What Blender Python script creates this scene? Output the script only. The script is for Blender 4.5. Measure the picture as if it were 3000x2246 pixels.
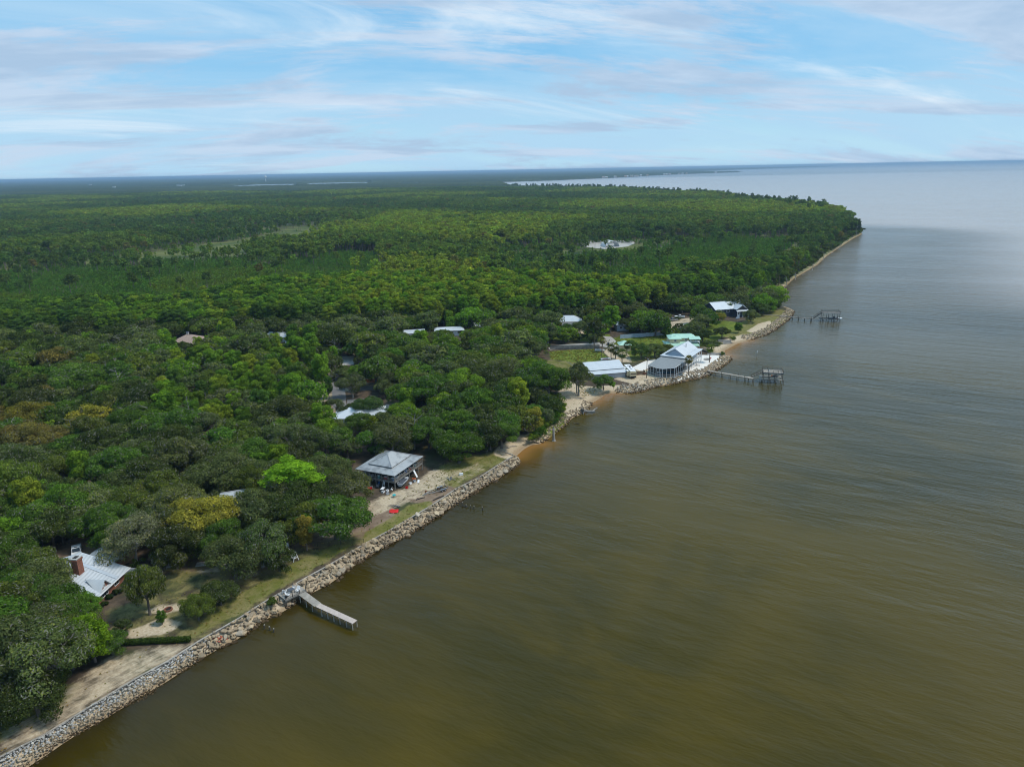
import bpy, bmesh, math, random
import numpy as np
from mathutils import Vector, Matrix
from mathutils.geometry import tessellate_polygon

for o in list(bpy.data.objects): bpy.data.objects.remove(o)
SC = bpy.context.scene
COL = SC.collection
R = math.radians
rnd = random.Random(11)
rng = np.random.default_rng(5)

# ------------------------------------------------------------------ camera
H, F, CX, CY = 85.0, 2081.0, 1500.0, 1123.0
ROLL, PIT = math.atan(0.019), math.atan(624.5 / 2081.0)
cam = bpy.data.cameras.new("camera")
cam.sensor_fit = 'HORIZONTAL'; cam.sensor_width = 36.0; cam.lens = 36.0 * F / 3000.0
cam.clip_start = 1.0; cam.clip_end = 120000.0
camo = bpy.data.objects.new("camera", cam); COL.objects.link(camo)
_f = Vector((0, math.cos(PIT), -math.sin(PIT))); _u0 = Vector((0, math.sin(PIT), math.cos(PIT))); _r0 = Vector((1, 0, 0))
_r = _r0 * math.cos(ROLL) - _u0 * math.sin(ROLL); _u = _r0 * math.sin(ROLL) + _u0 * math.cos(ROLL)
camo.matrix_world = Matrix(((_r.x, _u.x, -_f.x, 0), (_r.y, _u.y, -_f.y, 0), (_r.z, _u.z, -_f.z, H), (0, 0, 0, 1)))
SC.camera = camo

# ------------------------------------------------------------------ sky, sun, exposure
SUN_AZ, SUN_EL = R(96), R(57)          # azimuth measured from +Y towards +X
w = bpy.data.worlds.new("World"); SC.world = w; w.use_nodes = True
def world_sky():
    nt = w.node_tree; N = nt.nodes; L = nt.links
    for n in list(N): N.remove(n)
    out = N.new('ShaderNodeOutputWorld'); bg = N.new('ShaderNodeBackground'); bg.inputs[1].default_value = 0.1
    sky = N.new('ShaderNodeTexSky'); sky.sky_type = 'NISHITA'; sky.sun_disc = False
    sky.sun_elevation = SUN_EL; sky.sun_rotation = SUN_AZ; sky.altitude = 0; sky.air_density = 1.0
    sky.dust_density = 0.35; sky.ozone_density = 2.2
    tc = N.new('ShaderNodeTexCoord'); sep = N.new('ShaderNodeSeparateXYZ'); L.new(tc.outputs['Generated'], sep.inputs[0])
    def M(op, a, b=None, c=None):
        n = N.new('ShaderNodeMath'); n.operation = op
        for i, v in enumerate((a, b, c)):
            if v is None: continue
            if isinstance(v, (int, float)): n.inputs[i].default_value = v
            else: L.new(v, n.inputs[i])
        return n.outputs[0]
    z = M('ADD', M('MAXIMUM', sep.outputs[2], 0.0), 0.20)
    comb = N.new('ShaderNodeCombineXYZ')
    L.new(M('DIVIDE', sep.outputs[0], z), comb.inputs[0]); L.new(M('DIVIDE', sep.outputs[1], z), comb.inputs[1])
    def noise(rot, lx, ly, det, rough, dist, off=(0, 0, 0)):
        mp = N.new('ShaderNodeMapping'); mp.vector_type = 'TEXTURE'; mp.inputs['Rotation'].default_value = (0, 0, R(rot))
        mp.inputs['Scale'].default_value = (lx, ly, 1); mp.inputs['Location'].default_value = off
        L.new(comb.outputs[0], mp.inputs[0])
        n = N.new('ShaderNodeTexNoise'); n.inputs['Scale'].default_value = 1.0; n.inputs['Detail'].default_value = det
        n.inputs['Roughness'].default_value = rough; n.inputs['Distortion'].default_value = dist
        L.new(mp.outputs[0], n.inputs['Vector']); return n.outputs['Fac']
    def ramp(x, a, b):
        n = N.new('ShaderNodeMapRange'); n.interpolation_type = 'SMOOTHSTEP'
        n.inputs['From Min'].default_value = a; n.inputs['From Max'].default_value = b; L.new(x, n.inputs['Value']); return n.outputs[0]
    def mix(f, a, b):
        n = N.new('ShaderNodeMix'); n.data_type = 'RGBA'
        if isinstance(f, (int, float)): n.inputs[0].default_value = f
        else: L.new(f, n.inputs[0])
        for i, v in ((6, a), (7, b)):
            if isinstance(v, tuple): n.inputs[i].default_value = (*v, 1)
            else: L.new(v, n.inputs[i])
        return n.outputs[2]
    # thin veil, broad lavender-grey sheets, bright drawn-out wisps
    veil = M('MULTIPLY', ramp(noise(20, 2.2, 1.1, 7, .58, .6, (3.1, 1.7, 0)), .34, .60), .80)
    sheet = M('MULTIPLY', ramp(noise(10, 1.9, .74, 10, .66, .5, (7.3, 5.2, 0)), .475, .575), .85)
    wisp = M('MULTIPLY', ramp(noise(20, 2.5, .72, 9, .62, .7, (1.2, 9.4, 0)), .52, .74), .85)
    low = M('MULTIPLY', M('SUBTRACT', 1.0, ramp(sep.outputs[2], 0.0, .13)), .7)
    hs = N.new('ShaderNodeHueSaturation'); hs.inputs['Saturation'].default_value = 1.1; L.new(sky.outputs[0], hs.inputs['Color'])
    c = mix(.62, hs.outputs[0], (1.7, 5.2, 8.6))
    c = mix(low, c, (4.9, 7.2, 8.4))
    c = mix(veil, c, (3.9, 6.0, 7.9))
    c = mix(sheet, c, mix(ramp(noise(12, 1.1, .5, 6, .6, .4, (2.0, 8.1, 0)), .4, .6), (3.7, 4.95, 6.6), (5.05, 6.15, 7.6)))
    c = mix(wisp, c, (6.9, 7.8, 8.6))
    L.new(c, bg.inputs[0]); L.new(bg.outputs[0], out.inputs[0])
world_sky()
sl = bpy.data.lights.new("sun", 'SUN'); sl.energy = 2.7; sl.angle = R(12); sl.color = (1.0, .94, .82)
so = bpy.data.objects.new("sun", sl); COL.objects.link(so)
so.rotation_euler = Vector((-math.sin(SUN_AZ) * math.cos(SUN_EL), -math.cos(SUN_AZ) * math.cos(SUN_EL), -math.sin(SUN_EL))).to_track_quat('-Z', 'Y').to_euler()
so.location = (200, 200, 400)
vs = SC.view_settings; vs.view_transform = 'Standard'; vs.look = 'None'; vs.gamma = 1.0; vs.exposure = 0.2; vs.use_curve_mapping = False
SC.cycles.use_denoising = True; SC.cycles.filter_width = 1.05
SC.cycles.max_bounces = 6; SC.cycles.diffuse_bounces = 3; SC.cycles.glossy_bounces = 2; SC.cycles.transmission_bounces = 3
SC.cycles.transparent_max_bounces = 8; SC.cycles.volume_bounces = 0; SC.cycles.caustics_reflective = False; SC.cycles.caustics_refractive = False

# ------------------------------------------------------------------ photo pixel <-> place
_c, _s = math.cos(ROLL), math.sin(ROLL)
def G(u, v, z=0.0):
    "the point at height z that the photograph shows at pixel (u, v)"
    du, dv = u - CX, v - CY
    x = du * _c - dv * _s; y = du * _s + dv * _c
    d = (x, F * math.cos(PIT) - y * math.sin(PIT), -F * math.sin(PIT) - y * math.cos(PIT))
    t = (z - H) / d[2]
    return Vector((d[0] * t, d[1] * t, z))
def PX(x, y, z):
    z = z - H
    zc = np.maximum(y * math.cos(PIT) - z * math.sin(PIT), 1.0); yc = -(y * math.sin(PIT) + z * math.cos(PIT))
    X = F * x / zc; Y = F * yc / zc
    return CX + X * _c + Y * _s, CY - X * _s + Y * _c, zc
def GP(pts, z=1.7): return [tuple(G(u, v, z)[:2]) for u, v in pts]

def inside(poly, x, y):
    x = np.asarray(x, float); y = np.asarray(y, float); r = np.zeros(x.shape, bool); n = len(poly)
    for i in range(n):
        x0, y0 = poly[i]; x1, y1 = poly[(i + 1) % n]
        if y0 == y1: continue
        k = ((y0 > y) != (y1 > y)) & (x < (x1 - x0) * (y - y0) / (y1 - y0) + x0)
        r ^= k
    return r
def dist_line(pts, x, y, closed=False):
    x = np.asarray(x, float); y = np.asarray(y, float); d = np.full(x.shape, 1e9); n = len(pts)
    for i in range(n if closed else n - 1):
        ax, ay = pts[i]; bx, by = pts[(i + 1) % n]; ux, uy = bx - ax, by - ay; l2 = ux * ux + uy * uy + 1e-9
        t = np.clip(((x - ax) * ux + (y - ay) * uy) / l2, 0, 1)
        d = np.minimum(d, np.hypot(x - ax - t * ux, y - ay - t * uy))
    return d
def smooth(a, b, x):
    t = np.clip((x - a) / (b - a), 0, 1); return t * t * (3 - 2 * t)

# ------------------------------------------------------------------ helpers: objects and meshes
def tag(o, label=None, cat=None, group=None, kind=None):
    if label: o["label"] = label
    if cat: o["category"] = cat
    if group: o["group"] = group
    if kind: o["kind"] = kind
    return o
def link(name, data, parent=None):
    o = bpy.data.objects.new(name, data); COL.objects.link(o)
    if parent is not None: o.parent = parent
    return o
def thing(name, label, cat, loc=(0, 0, 0), rz=0.0, group=None):
    o = bpy.data.objects.new(name, None); o.empty_display_size = .3; COL.objects.link(o)
    o.location = loc; o.rotation_euler = (0, 0, rz); return tag(o, label, cat, group)
class MB:
    "collects shapes, links them as one mesh"
    def __init__(s): s.v = []; s.f = []; s.m = []; s.k = 0
    def mat(s, k): s.k = k; return s
    def face(s, pts):
        n = len(s.v); s.v += [tuple(p) for p in pts]; s.f.append(tuple(range(n, n + len(pts)))); s.m.append(s.k); return s
    def hexa(s, p):
        n = len(s.v); s.v += [tuple(q) for q in p]
        for f in ((0, 3, 2, 1), (4, 5, 6, 7), (0, 1, 5, 4), (1, 2, 6, 5), (2, 3, 7, 6), (3, 0, 4, 7)):
            s.f.append(tuple(n + i for i in f)); s.m.append(s.k)
        return s
    def box(s, x0, x1, y0, y1, z0, z1):
        return s.hexa([(x0, y0, z0), (x1, y0, z0), (x1, y1, z0), (x0, y1, z0), (x0, y0, z1), (x1, y0, z1), (x1, y1, z1), (x0, y1, z1)])
    def bar(s, a, b, w, h):
        "a squared beam from a to b, w wide, h high"
        a = Vector(a); b = Vector(b); d = (b - a).normalized()
        up = Vector((0, 0, 1)) if abs(d.z) < .95 else Vector((1, 0, 0))
        r = d.cross(up).normalized() * w / 2; u = r.cross(d).normalized() * h / 2
        return s.hexa([a - r - u, a + r - u, b + r - u, b - r - u, a - r + u, a + r + u, b + r + u, b - r + u])
    def tube(s, pts, radii, n=7, cap=True):
        pts = [Vector(p) for p in pts]; base = len(s.v)
        for i, p in enumerate(pts):
            d = (pts[min(i + 1, len(pts) - 1)] - pts[max(i - 1, 0)]).normalized()
            up = Vector((0, 0, 1)) if abs(d.z) < .9 else Vector((1, 0, 0))
            a = d.cross(up).normalized(); b = d.cross(a)
            for j in range(n):
                t = 2 * math.pi * j / n; s.v.append(tuple(p + (a * math.cos(t) + b * math.sin(t)) * radii[i]))
        for i in range(len(pts) - 1):
            for j in range(n):
                k = (j + 1) % n
                s.f.append((base + i * n + j, base + i * n + k, base + (i + 1) * n + k, base + (i + 1) * n + j)); s.m.append(s.k)
        if cap:
            s.f.append(tuple(base + j for j in range(n))); s.m.append(s.k)
            s.f.append(tuple(base + (len(pts) - 1) * n + j for j in range(n - 1, -1, -1))); s.m.append(s.k)
        return s
    def slab(s, pts, t):
        "a flat plate: polygon pts (top face) with thickness t downwards"
        n = len(s.v); k = len(pts)
        s.v += [tuple(p) for p in pts] + [(p[0], p[1], p[2] - t) for p in pts]
        s.f.append(tuple(range(n, n + k))); s.f.append(tuple(range(n + 2 * k - 1, n + k - 1, -1))); s.m += [s.k] * 2
        for i in range(k):
            j = (i + 1) % k; s.f.append((n + i, n + k + i, n + k + j, n + j)); s.m.append(s.k)
        return s
    def mesh(s, name, mats, smooth_=False):
        me = bpy.data.meshes.new(name); me.from_pydata(s.v, [], s.f)
        for m in (mats if isinstance(mats, (list, tuple)) else [mats]): me.materials.append(m)
        if s.m and max(s.m) > 0: me.polygons.foreach_set('material_index', np.array(s.m, np.int32))
        if smooth_: me.polygons.foreach_set('use_smooth', np.ones(len(s.f), bool))
        me.update(); return me
    def build(s, name, mats, parent=None, smooth_=False, **kw):
        o = link(name, s.mesh(name, mats, smooth_), parent); return tag(o, **kw) if kw else o
def np_mesh(name, v, quads, mats, mi=None, smooth_=False):
    v = np.asarray(v, np.float32); q = np.asarray(quads, np.int32); k = q.shape[1]
    me = bpy.data.meshes.new(name); me.vertices.add(len(v)); me.vertices.foreach_set('co', v.ravel())
    me.loops.add(q.size); me.loops.foreach_set('vertex_index', q.ravel())
    me.polygons.add(len(q)); me.polygons.foreach_set('loop_start', np.arange(0, q.size, k, dtype=np.int32))
    for m in (mats if isinstance(mats, (list, tuple)) else [mats]): me.materials.append(m)
    if mi is not None: me.polygons.foreach_set('material_index', np.asarray(mi, np.int32))
    if smooth_: me.polygons.foreach_set('use_smooth', np.ones(len(q), bool))
    me.update(calc_edges=True); return me
def attr_color(me, name, rgb):
    rgb = np.asarray(rgb, np.float32); a = me.attributes.new(name, 'FLOAT_COLOR', 'POINT')
    a.data.foreach_set('color', np.concatenate([rgb, np.ones((len(rgb), 1), np.float32)], 1).ravel())

# ------------------------------------------------------------------ materials
class NT:
    def __init__(s, name):
        s.m = bpy.data.materials.new(name); s.m.use_nodes = True; s.t = s.m.node_tree; s.N = s.t.nodes; s.L = s.t.links
        for n in list(s.N): s.N.remove(n)
        s.out = s.N.new('ShaderNodeOutputMaterial')
    def set(s, n, i, v):
        if v is None: return
        if isinstance(v, bpy.types.NodeSocket): s.L.new(v, n.inputs[i])
        elif isinstance(v, tuple) and len(v) == 3 and n.inputs[i].type == 'RGBA': n.inputs[i].default_value = (*v, 1)
        else: n.inputs[i].default_value = v
    def node(s, typ, **kw):
        n = s.N.new(typ)
        for k, v in kw.items():
            if k.startswith('_'): setattr(n, k[1:], v)
            else: s.set(n, k.replace('__', ' '), v)
        return n
    def coord(s, which='Object'): return s.node('ShaderNodeTexCoord').outputs[which]
    def pos(s): return s.node('ShaderNodeNewGeometry').outputs['Position']
    def map(s, vec, scale=(1, 1, 1), rot=(0, 0, 0), loc=(0, 0, 0)):
        return s.node('ShaderNodeMapping', Vector=vec, Scale=scale, Rotation=rot, Location=loc).outputs[0]
    def mapt(s, vec, size, rot): return s.node('ShaderNodeMapping', _vector_type='TEXTURE', Vector=vec, Scale=size, Rotation=(0, 0, R(rot))).outputs[0]
    def noise(s, vec, scale, detail=4, rough=.55, dist=0.0, out='Fac'):
        n = s.node('ShaderNodeTexNoise', Vector=vec, Scale=scale, Detail=detail, Roughness=rough, Distortion=dist); return n.outputs[out]
    def math(s, op, a, b=None, c=None):
        n = s.N.new('ShaderNodeMath'); n.operation = op
        for i, v in enumerate((a, b, c)): s.set(n, i, v)
        return n.outputs[0]
    def ramp(s, x, a, b, lo=0.0, hi=1.0):
        n = s.node('ShaderNodeMapRange', _interpolation_type='SMOOTHSTEP'); s.L.new(x, n.inputs['Value'])
        for k, v in (('From Min', a), ('From Max', b), ('To Min', lo), ('To Max', hi)): n.inputs[k].default_value = v
        return n.outputs[0]
    def mix(s, f, a, b, typ='MIX'):
        n = s.N.new('ShaderNodeMix'); n.data_type = 'RGBA'; n.blend_type = typ
        s.set(n, 0, f); s.set(n, 6, a); s.set(n, 7, b); return n.outputs[2]
    def bump(s, h, strength=.3, dist=.05): return s.node('ShaderNodeBump', Height=h, Strength=strength, Distance=dist).outputs[0]
    def pbr(s, col, rough=.8, metal=0.0, normal=None, spec=.3, **kw):
        n = s.node('ShaderNodeBsdfPrincipled', Roughness=rough, Metallic=metal); s.set(n, 'Base Color', col)
        n.inputs['Specular IOR Level'].default_value = spec
        if normal is not None: s.L.new(normal, n.inputs['Normal'])
        for k, v in kw.items(): s.set(n, k.replace('__', ' '), v)
        s.L.new(n.outputs[0], s.out.inputs[0]); return s.m

def mat_plain(name, col, rough=.8, metal=0.0, var=.18, scale=1.5, spec=.3):
    "a painted or weathered surface: base colour with blotches and fine grain"
    t = NT(name); p = t.coord(); n = t.noise(p, scale, 6, .62); g = t.noise(p, scale * 9, 3, .6)
    c = t.mix(t.ramp(n, .35, .7), tuple(x * (1 - var) for x in col), tuple(min(1, x * (1 + var)) for x in col))
    c = t.mix(t.math('MULTIPLY', g, .35), c, tuple(x * .72 for x in col))
    return t.pbr(c, rough, metal, t.bump(g, .25, .02), spec)
def mat_wood(name, col, rough=.85):
    t = NT(name); p = t.coord(); n = t.noise(t.map(p, (1, 1, 1)), .9, 4); g = t.noise(t.map(p, (5, 5, .6)), 3.0, 5, .65)
    c = t.mix(t.ramp(n, .3, .7), tuple(x * .72 for x in col), tuple(x * 1.2 for x in col))
    c = t.mix(t.ramp(g, .45, .7), c, tuple(x * .6 for x in col))
    return t.pbr(c, rough, 0, t.bump(g, .4, .02), .2)
def mat_metal_roof(name, col, stain, rough=.42, pitch=.42, amount=.5):
    "standing-seam sheet with streaks of wear"
    t = NT(name); p = t.coord(); n = t.noise(p, .35, 6, .6); g = t.noise(p, 1.7, 5, .6)
    c = t.mix(t.math('MULTIPLY', t.ramp(n, .42, .68), amount), col, stain)
    c = t.mix(t.math('MULTIPLY', t.ramp(g, .5, .75), .3), c, tuple(x * .8 for x in col))
    return t.pbr(c, rough, .15, t.bump(g, .12, .03), .5)

M = {}
M['brick'] = mat_plain('brick', (.25, .105, .07), .9, var=.3, scale=4)
M['white'] = mat_plain('white_paint', (.74, .75, .76), .6, var=.08)
M['cream'] = mat_plain('cream_siding', (.66, .56, .36), .75, var=.08)
M['greenroof'] = mat_metal_roof('pale_green_roof', (.43, .66, .53), (.34, .55, .45), .45)
M['whiteroof'] = mat_metal_roof('white_metal_roof', (.60, .625, .65), (.47, .505, .54), .45)
M['tinroof'] = mat_metal_roof('galvanised_roof', (.37, .38, .385), (.19, .195, .20), .5, amount=1.0)
M['brightroof'] = mat_metal_roof('bright_metal_roof', (.57, .595, .62), (.44, .48, .52), .45)
M['tanroof'] = mat_plain('tan_shingles', (.34, .25, .205), .95, var=.2, scale=2)
M['greywood'] = mat_wood('weathered_grey_wood', (.21, .20, .185))
M['palewood'] = mat_wood('pale_weathered_wood', (.37, .335, .29))
M['darkwood'] = mat_wood('dark_wet_wood', (.075, .065, .055))
M['brownwood'] = mat_wood('brown_wood', (.17, .125, .09))
M['darkwall'] = mat_plain('dark_board_wall', (.07, .065, .06), .85, var=.3)
M['greywall'] = mat_plain('grey_siding', (.40, .42, .45), .6, var=.07)
M['bluegrey'] = mat_plain('blue_grey_siding', (.38, .45, .54), .6, var=.06)
M['glass'] = mat_plain('dark_glass', (.02, .025, .03), .12, var=.3, spec=.6)
M['black'] = mat_plain('black_rubber', (.02, .02, .02), .7)
M['steel'] = mat_plain('galvanised_steel', (.42, .44, .46), .4, .6)
M['rust'] = mat_plain('rusty_steel', (.17, .07, .035), .9, var=.4, scale=5)
M['concrete'] = mat_plain('concrete', (.44, .42, .39), .9, var=.2)
M['red'] = mat_plain('red_tarpaulin', (.62, .015, .012), .5, var=.1)
M['orange'] = mat_plain('orange_mesh', (.80, .22, .08), .7, var=.12)
M['turquoise'] = mat_plain('turquoise_plastic', (.02, .42, .48), .45, var=.08)
M['blue'] = mat_plain('blue_plastic', (.04, .15, .42), .5)
M['driftwood'] = mat_wood('driftwood', (.30, .275, .25))
M['palmbark'] = mat_wood('palm_bark', (.20, .165, .13))
M['bark'] = mat_wood('bark', (.13, .115, .10))
M['pinebark'] = mat_wood('pine_bark', (.20, .16, .135))
M['barewood'] = mat_wood('bare_grey_limbs', (.30, .285, .265))
# ------------------------------------------------------------------ the shore, read off the photograph at water level
WALL = GP([(0,2218),(135,2149),(216,2099),(315,2038),(392,1991),(495,1935),(586,1876),(700,1811),(786,1756),(826,1735),(880,1702),(971,1651),(1065,1595),(1137,1556),(1179,1531),(1267,1479),(1336,1432),(1403,1399),(1463,1360),(1506,1334)], 1.7)
d0 = (WALL[0][0] - WALL[3][0], WALL[0][1] - WALL[3][1]); WALL = [(WALL[0][0] + d0[0] * 2.2, WALL[0][1] + d0[1] * 2.2)] + WALL
WLINE = GP([(99,2234),(225,2149),(315,2099),(405,2043),(495,1991),(540,1959),(599,1923),(644,1896),(700,1869),(775,1814),(833,1789),(870,1760),(902,1742),(971,1706),(1043,1648),(1116,1608),(1199,1564),(1282,1511),(1336,1475),(1403,1432),(1463,1399),(1493,1378),(1525,1354)], 0)
WLINE = [(WLINE[0][0] + d0[0] * 2.2, WLINE[0][1] + d0[1] * 2.2)] + WLINE
S_BEACH1 = GP([(1514,1335),(1535,1316),(1555,1304)], 0)
S_ROCK1 = GP([(1584,1300),(1602,1287),(1629,1268),(1661,1242),(1675,1225),(1692,1217),(1719,1206),(1736,1180)], 0)
S_BEACH2 = GP([(1757,1167),(1779,1153)], 0)
S_ROCK2 = GP([(1806,1151),(1849,1152),(1889,1146),(1910,1137),(1939,1131),(1984,1123),(2029,1112),(2049,1110),(2078,1099),(2111,1077),(2133,1062),(2143,1051),(2133,1043)], 0)
S_BEACH3 = GP([(2121,1037),(2124,1026),(2143,1016),(2160,1007)], 0)
S_ROCK3 = GP([(2194,997),(2243,982),(2275,964),(2292,950),(2311,937),(2327,913),(2316,906)], 0)
S_FAR = GP([(2285,899),(2262,880),(2262,862),(2275,850),(2302,838),(2322,818),(2351,801),(2392,777),(2424,748),(2461,724),(2497,700),(2526,685)], 0)
S_BAY = GP([(2505,668),(2473,645),(2400,625),(2320,610),(2180,596),(2078,580)], 0) + GP([(1960,557),(1800,547.5),(1650,543.5),(1505,541.5)], 17) + [(-20, 4600), (-60, 5600)]
FARSHORE = GP([(1500,532.5),(1614,529),(1800,521),(1928,513.5),(2066,508),(2184,504)], 0)
FARSHORE2 = [(3000, 11300), (3300, 13000), (5000, 16500), (8000, 21000), (11500, 25500), (13000, 42000)]
SHORE_NEAR = WLINE + S_BEACH1 + S_ROCK1 + S_BEACH2 + S_ROCK2 + S_BEACH3 + S_ROCK3 + S_FAR
LAND = SHORE_NEAR + S_BAY + FARSHORE + FARSHORE2 + [(-60000, 60000), (-60000, -2000), (SHORE_NEAR[0][0], -2000)]
BEACHES = [S_BEACH1 + [S_ROCK1[0]], [S_ROCK1[-1]] + S_BEACH2 + [S_ROCK2[0]], [S_ROCK2[-1]] + S_BEACH3 + [S_ROCK3[0]]]
ROUGH = [S_FAR]
LZ = 1.7                                            # height of the land above the water

def land_z(x, y):
    "height of the ground"
    ins = inside(LAND, x, y); d = dist_line(SHORE_NEAR, x, y)
    sd = np.where(ins, d, -d)
    z = np.interp(sd, [-14, -5, 0, 1.2, 3.2, 6.5, 9], [-3.2, -1.2, 0.0, .5, 1.25, LZ - .05, LZ])
    db = np.minimum.reduce([dist_line(b, x, y) for b in BEACHES] + [np.full(np.shape(x), 1e9)])
    zb = np.interp(sd, [-14, -5, 0, 3, 6, 11], [-2.4, -.7, 0.0, .45, 1.0, LZ])
    z = np.where(db < d + .5, np.minimum(z, zb), z)
    # behind the timber wall the ground is level up to it
    dw = dist_line(WALL, x, y); wl = inside(WALL + [(-400, 260), (-400, 20)], x, y)
    z = np.where(wl & (y < 201), LZ, z); z = np.where(~wl & (dw < 1.5) & (y < 200) & ins, np.minimum(z, LZ - .7), z)
    return z

def axis(lo, hi, segs):
    out = []
    for a, b, st in segs: out += list(np.arange(a, b - 1e-6, st))
    return np.array(out + [segs[-1][1]])
# ---- ground cover painted by place: patches of lawn, sand, bare dirt, white shell sand (ground polygons read off the photograph)
LAWN, SAND, DIRT, SHELL, WEED = 0, 1, 2, 3, 4
PATCH = [
 (SAND, .54, 3, [(0,2140),(0,2216),(135,2150),(320,2034),(500,1930),(580,1880),(430,1893),(300,1930),(230,1985),(120,2080)]),
 (LAWN, .8, 3, [(0,2100),(0,2170),(180,2075),(240,2000),(150,2020)]),
 (LAWN, .50, 3, [(300,1790),(330,1870),(560,1888),(700,1808),(860,1708),(1060,1592),(1060,1555),(870,1600),(800,1640),(700,1660),(560,1640),(480,1660),(450,1700),(380,1760)]),
 (SAND, .85, 2, [(365,1852),(385,1868),(500,1850),(530,1822),(470,1812),(410,1838)]),
 (SAND, .75, 2, [(430,1790),(470,1800),(545,1782),(535,1768),(470,1770)]),
 (SAND, .7, 2, [(575,1668),(590,1678),(640,1672),(640,1660)]),
 (SAND, .6, 2, [(690,1685),(700,1698),(770,1682),(770,1668)]),
 (SAND, .6, 2, [(540,1775),(600,1800),(625,1790),(610,1765)]),
 (DIRT, .8, 3, [(480,1660),(700,1705),(820,1670),(870,1610),(800,1615),(690,1650),(540,1630)]),
 (LAWN, 1.0, 2, [(560,1865),(700,1790),(870,1690),(1050,1585),(1030,1575),(860,1650),(760,1710),(620,1790)]),
 (DIRT, .9, 3, [(850,1612),(1060,1590),(1180,1525),(1150,1490),(1060,1480),(960,1500),(900,1545)]),
 (SAND, .5, 3, [(890,1560),(960,1590),(1010,1560),(1000,1520),(930,1510)]),
 (LAWN, 1.0, 1.5, [(1060,1592),(1137,1557),(1267,1480),(1258,1468),(1200,1480),(1130,1530),(1070,1560)]),
 (SAND, .56, 3, [(1060,1480),(1080,1520),(1190,1475),(1310,1420),(1330,1380),(1270,1370),(1200,1420),(1120,1450)]),
 (SAND, 1.0, 2, [(1115,1460),(1130,1480),(1160,1470),(1150,1450)]),
 (LAWN, .5, 4, [(1200,1440),(1300,1440),(1370,1390),(1290,1370),(1240,1410)]),
 (DIRT, .8, 2, [(1170,1465),(1265,1478),(1340,1432),(1320,1412),(1240,1435)]),
 (LAWN, .7, 3, [(1270,1390),(1330,1430),(1506,1335),(1463,1318),(1380,1335),(1290,1362)]),
 (SAND, .45, 2, [(1300,1390),(1345,1420),(1440,1365),(1400,1352)]),
 (SAND, 1.0, 2, [(1495,1325),(1512,1338),(1560,1305),(1550,1290),(1510,1302)]),
 (WEED, 1.0, 3, [(1520,1290),(1590,1290),(1660,1235),(1650,1190),(1610,1180),(1580,1250)]),
 (SAND, .9, 3, [(1650,1200),(1675,1220),(1730,1195),(1790,1150),(1760,1130),(1700,1130),(1640,1110),(1640,1150)]),
 (WEED, .9, 2, [(1690,1165),(1730,1160),(1760,1140),(1740,1130),(1690,1145)]),
 (WEED, 1.0, 2, [(1610,1030),(1615,1052),(1700,1062),(1785,1055),(1770,1040),(1745,1022),(1660,1026)]),
 (LAWN, 1.0, 2, [(1630,1095),(1650,1112),(1665,1100),(1650,1090)]),
 (SAND, .9, 2, [(1770,1030),(1800,1060),(1850,1060),(1835,1030),(1790,1015)]),
 (SAND, .9, 2, [(1800,1110),(1860,1125),(1960,1115),(1960,1085),(1870,1080),(1830,1100)]),
 (SHELL, 1.0, 1.2, [(1850,1078),(1880,1086),(1920,1068),(1920,1052),(1890,1058)]),
 (SHELL, 1.0, 1.2, [(1985,1108),(2010,1100),(2060,1088),(2085,1072),(2120,1044),(2105,1040),(2040,1040),(2020,1060)]),
 (SAND, .6, 2, [(2050,1020),(2100,1036),(2118,1036),(2112,1010),(2080,1010)]),
 (SAND, 1.0, 2, [(2100,1010),(2118,1030),(2160,1008),(2150,998),(2120,995)]),
 (LAWN, .8, 2, [(2110,985),(2190,990),(2300,935),(2320,910),(2260,905),(2180,940)]),
 (SAND, 1.0, 2, [(2190,970),(2215,975),(2262,950),(2255,940),(2225,948)]),
 (WEED, .8, 2, [(2020,960),(2100,975),(2180,960),(2100,940),(2040,935)]),
 (SAND, .9, 3, [(1620,965),(1700,985),(1715,968),(1660,955)]),
 (SAND, .6, 3, [(1900,955),(1960,975),(2060,945),(2040,930),(1950,935)]),
 (WEED, .75, 4, [(1770,1000),(1800,1045),(1900,1050),(1960,1020),(1960,985),(1830,980)]),
 (LAWN, .8, 3, [(1800,1030),(1850,1062),(1930,1050),(1960,1035),(1900,1020)]),
 (LAWN, .8, 3, [(1590,1090),(1650,1100),(1720,1120),(1700,1060),(1600,1055)]),
 (WEED, .8, 3, [(1900,1000),(2060,1015),(2120,985),(2180,945),(2060,935),(1960,960)]),
 (LAWN, 1.2, 3, [(1700,965),(1725,965),(1725,940),(1705,945)]),
 (WEED, 1.2, 3, [(1600,995),(1790,1000),(1780,980),(1620,975)]),
 (SAND, .5, 3, [(900,1115),(960,1280),(1000,1260),(1010,1150),(1100,1130),(1180,1120),(1150,1100),(960,1090)]),
 (SAND, .45, 3, [(900,1020),(960,1090),(1050,1060),(1120,1050),(1100,1030),(980,1025)]),
 (DIRT, .8, 3, [(130,1690),(300,1690),(420,1620),(280,1560),(140,1600)]),
 (DIRT, .6, 3, [(430,1640),(560,1660),(690,1640),(640,1560),(460,1580)]),
]
PATCH = [(k, a, e, GP(p, LZ)) for k, a, e, p in PATCH]
MEADOW = [GP(p, 3.5) for p in ([(330,752),(520,722),(700,700),(830,672),(900,655),(955,672),(930,705),(760,722),(690,752),(560,757),(440,765)], [(1450,735),(1700,728),(1760,712),(1880,712),(1900,728),(1700,748)], [(150,775),(330,768),(360,748),(200,762)])]

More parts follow.
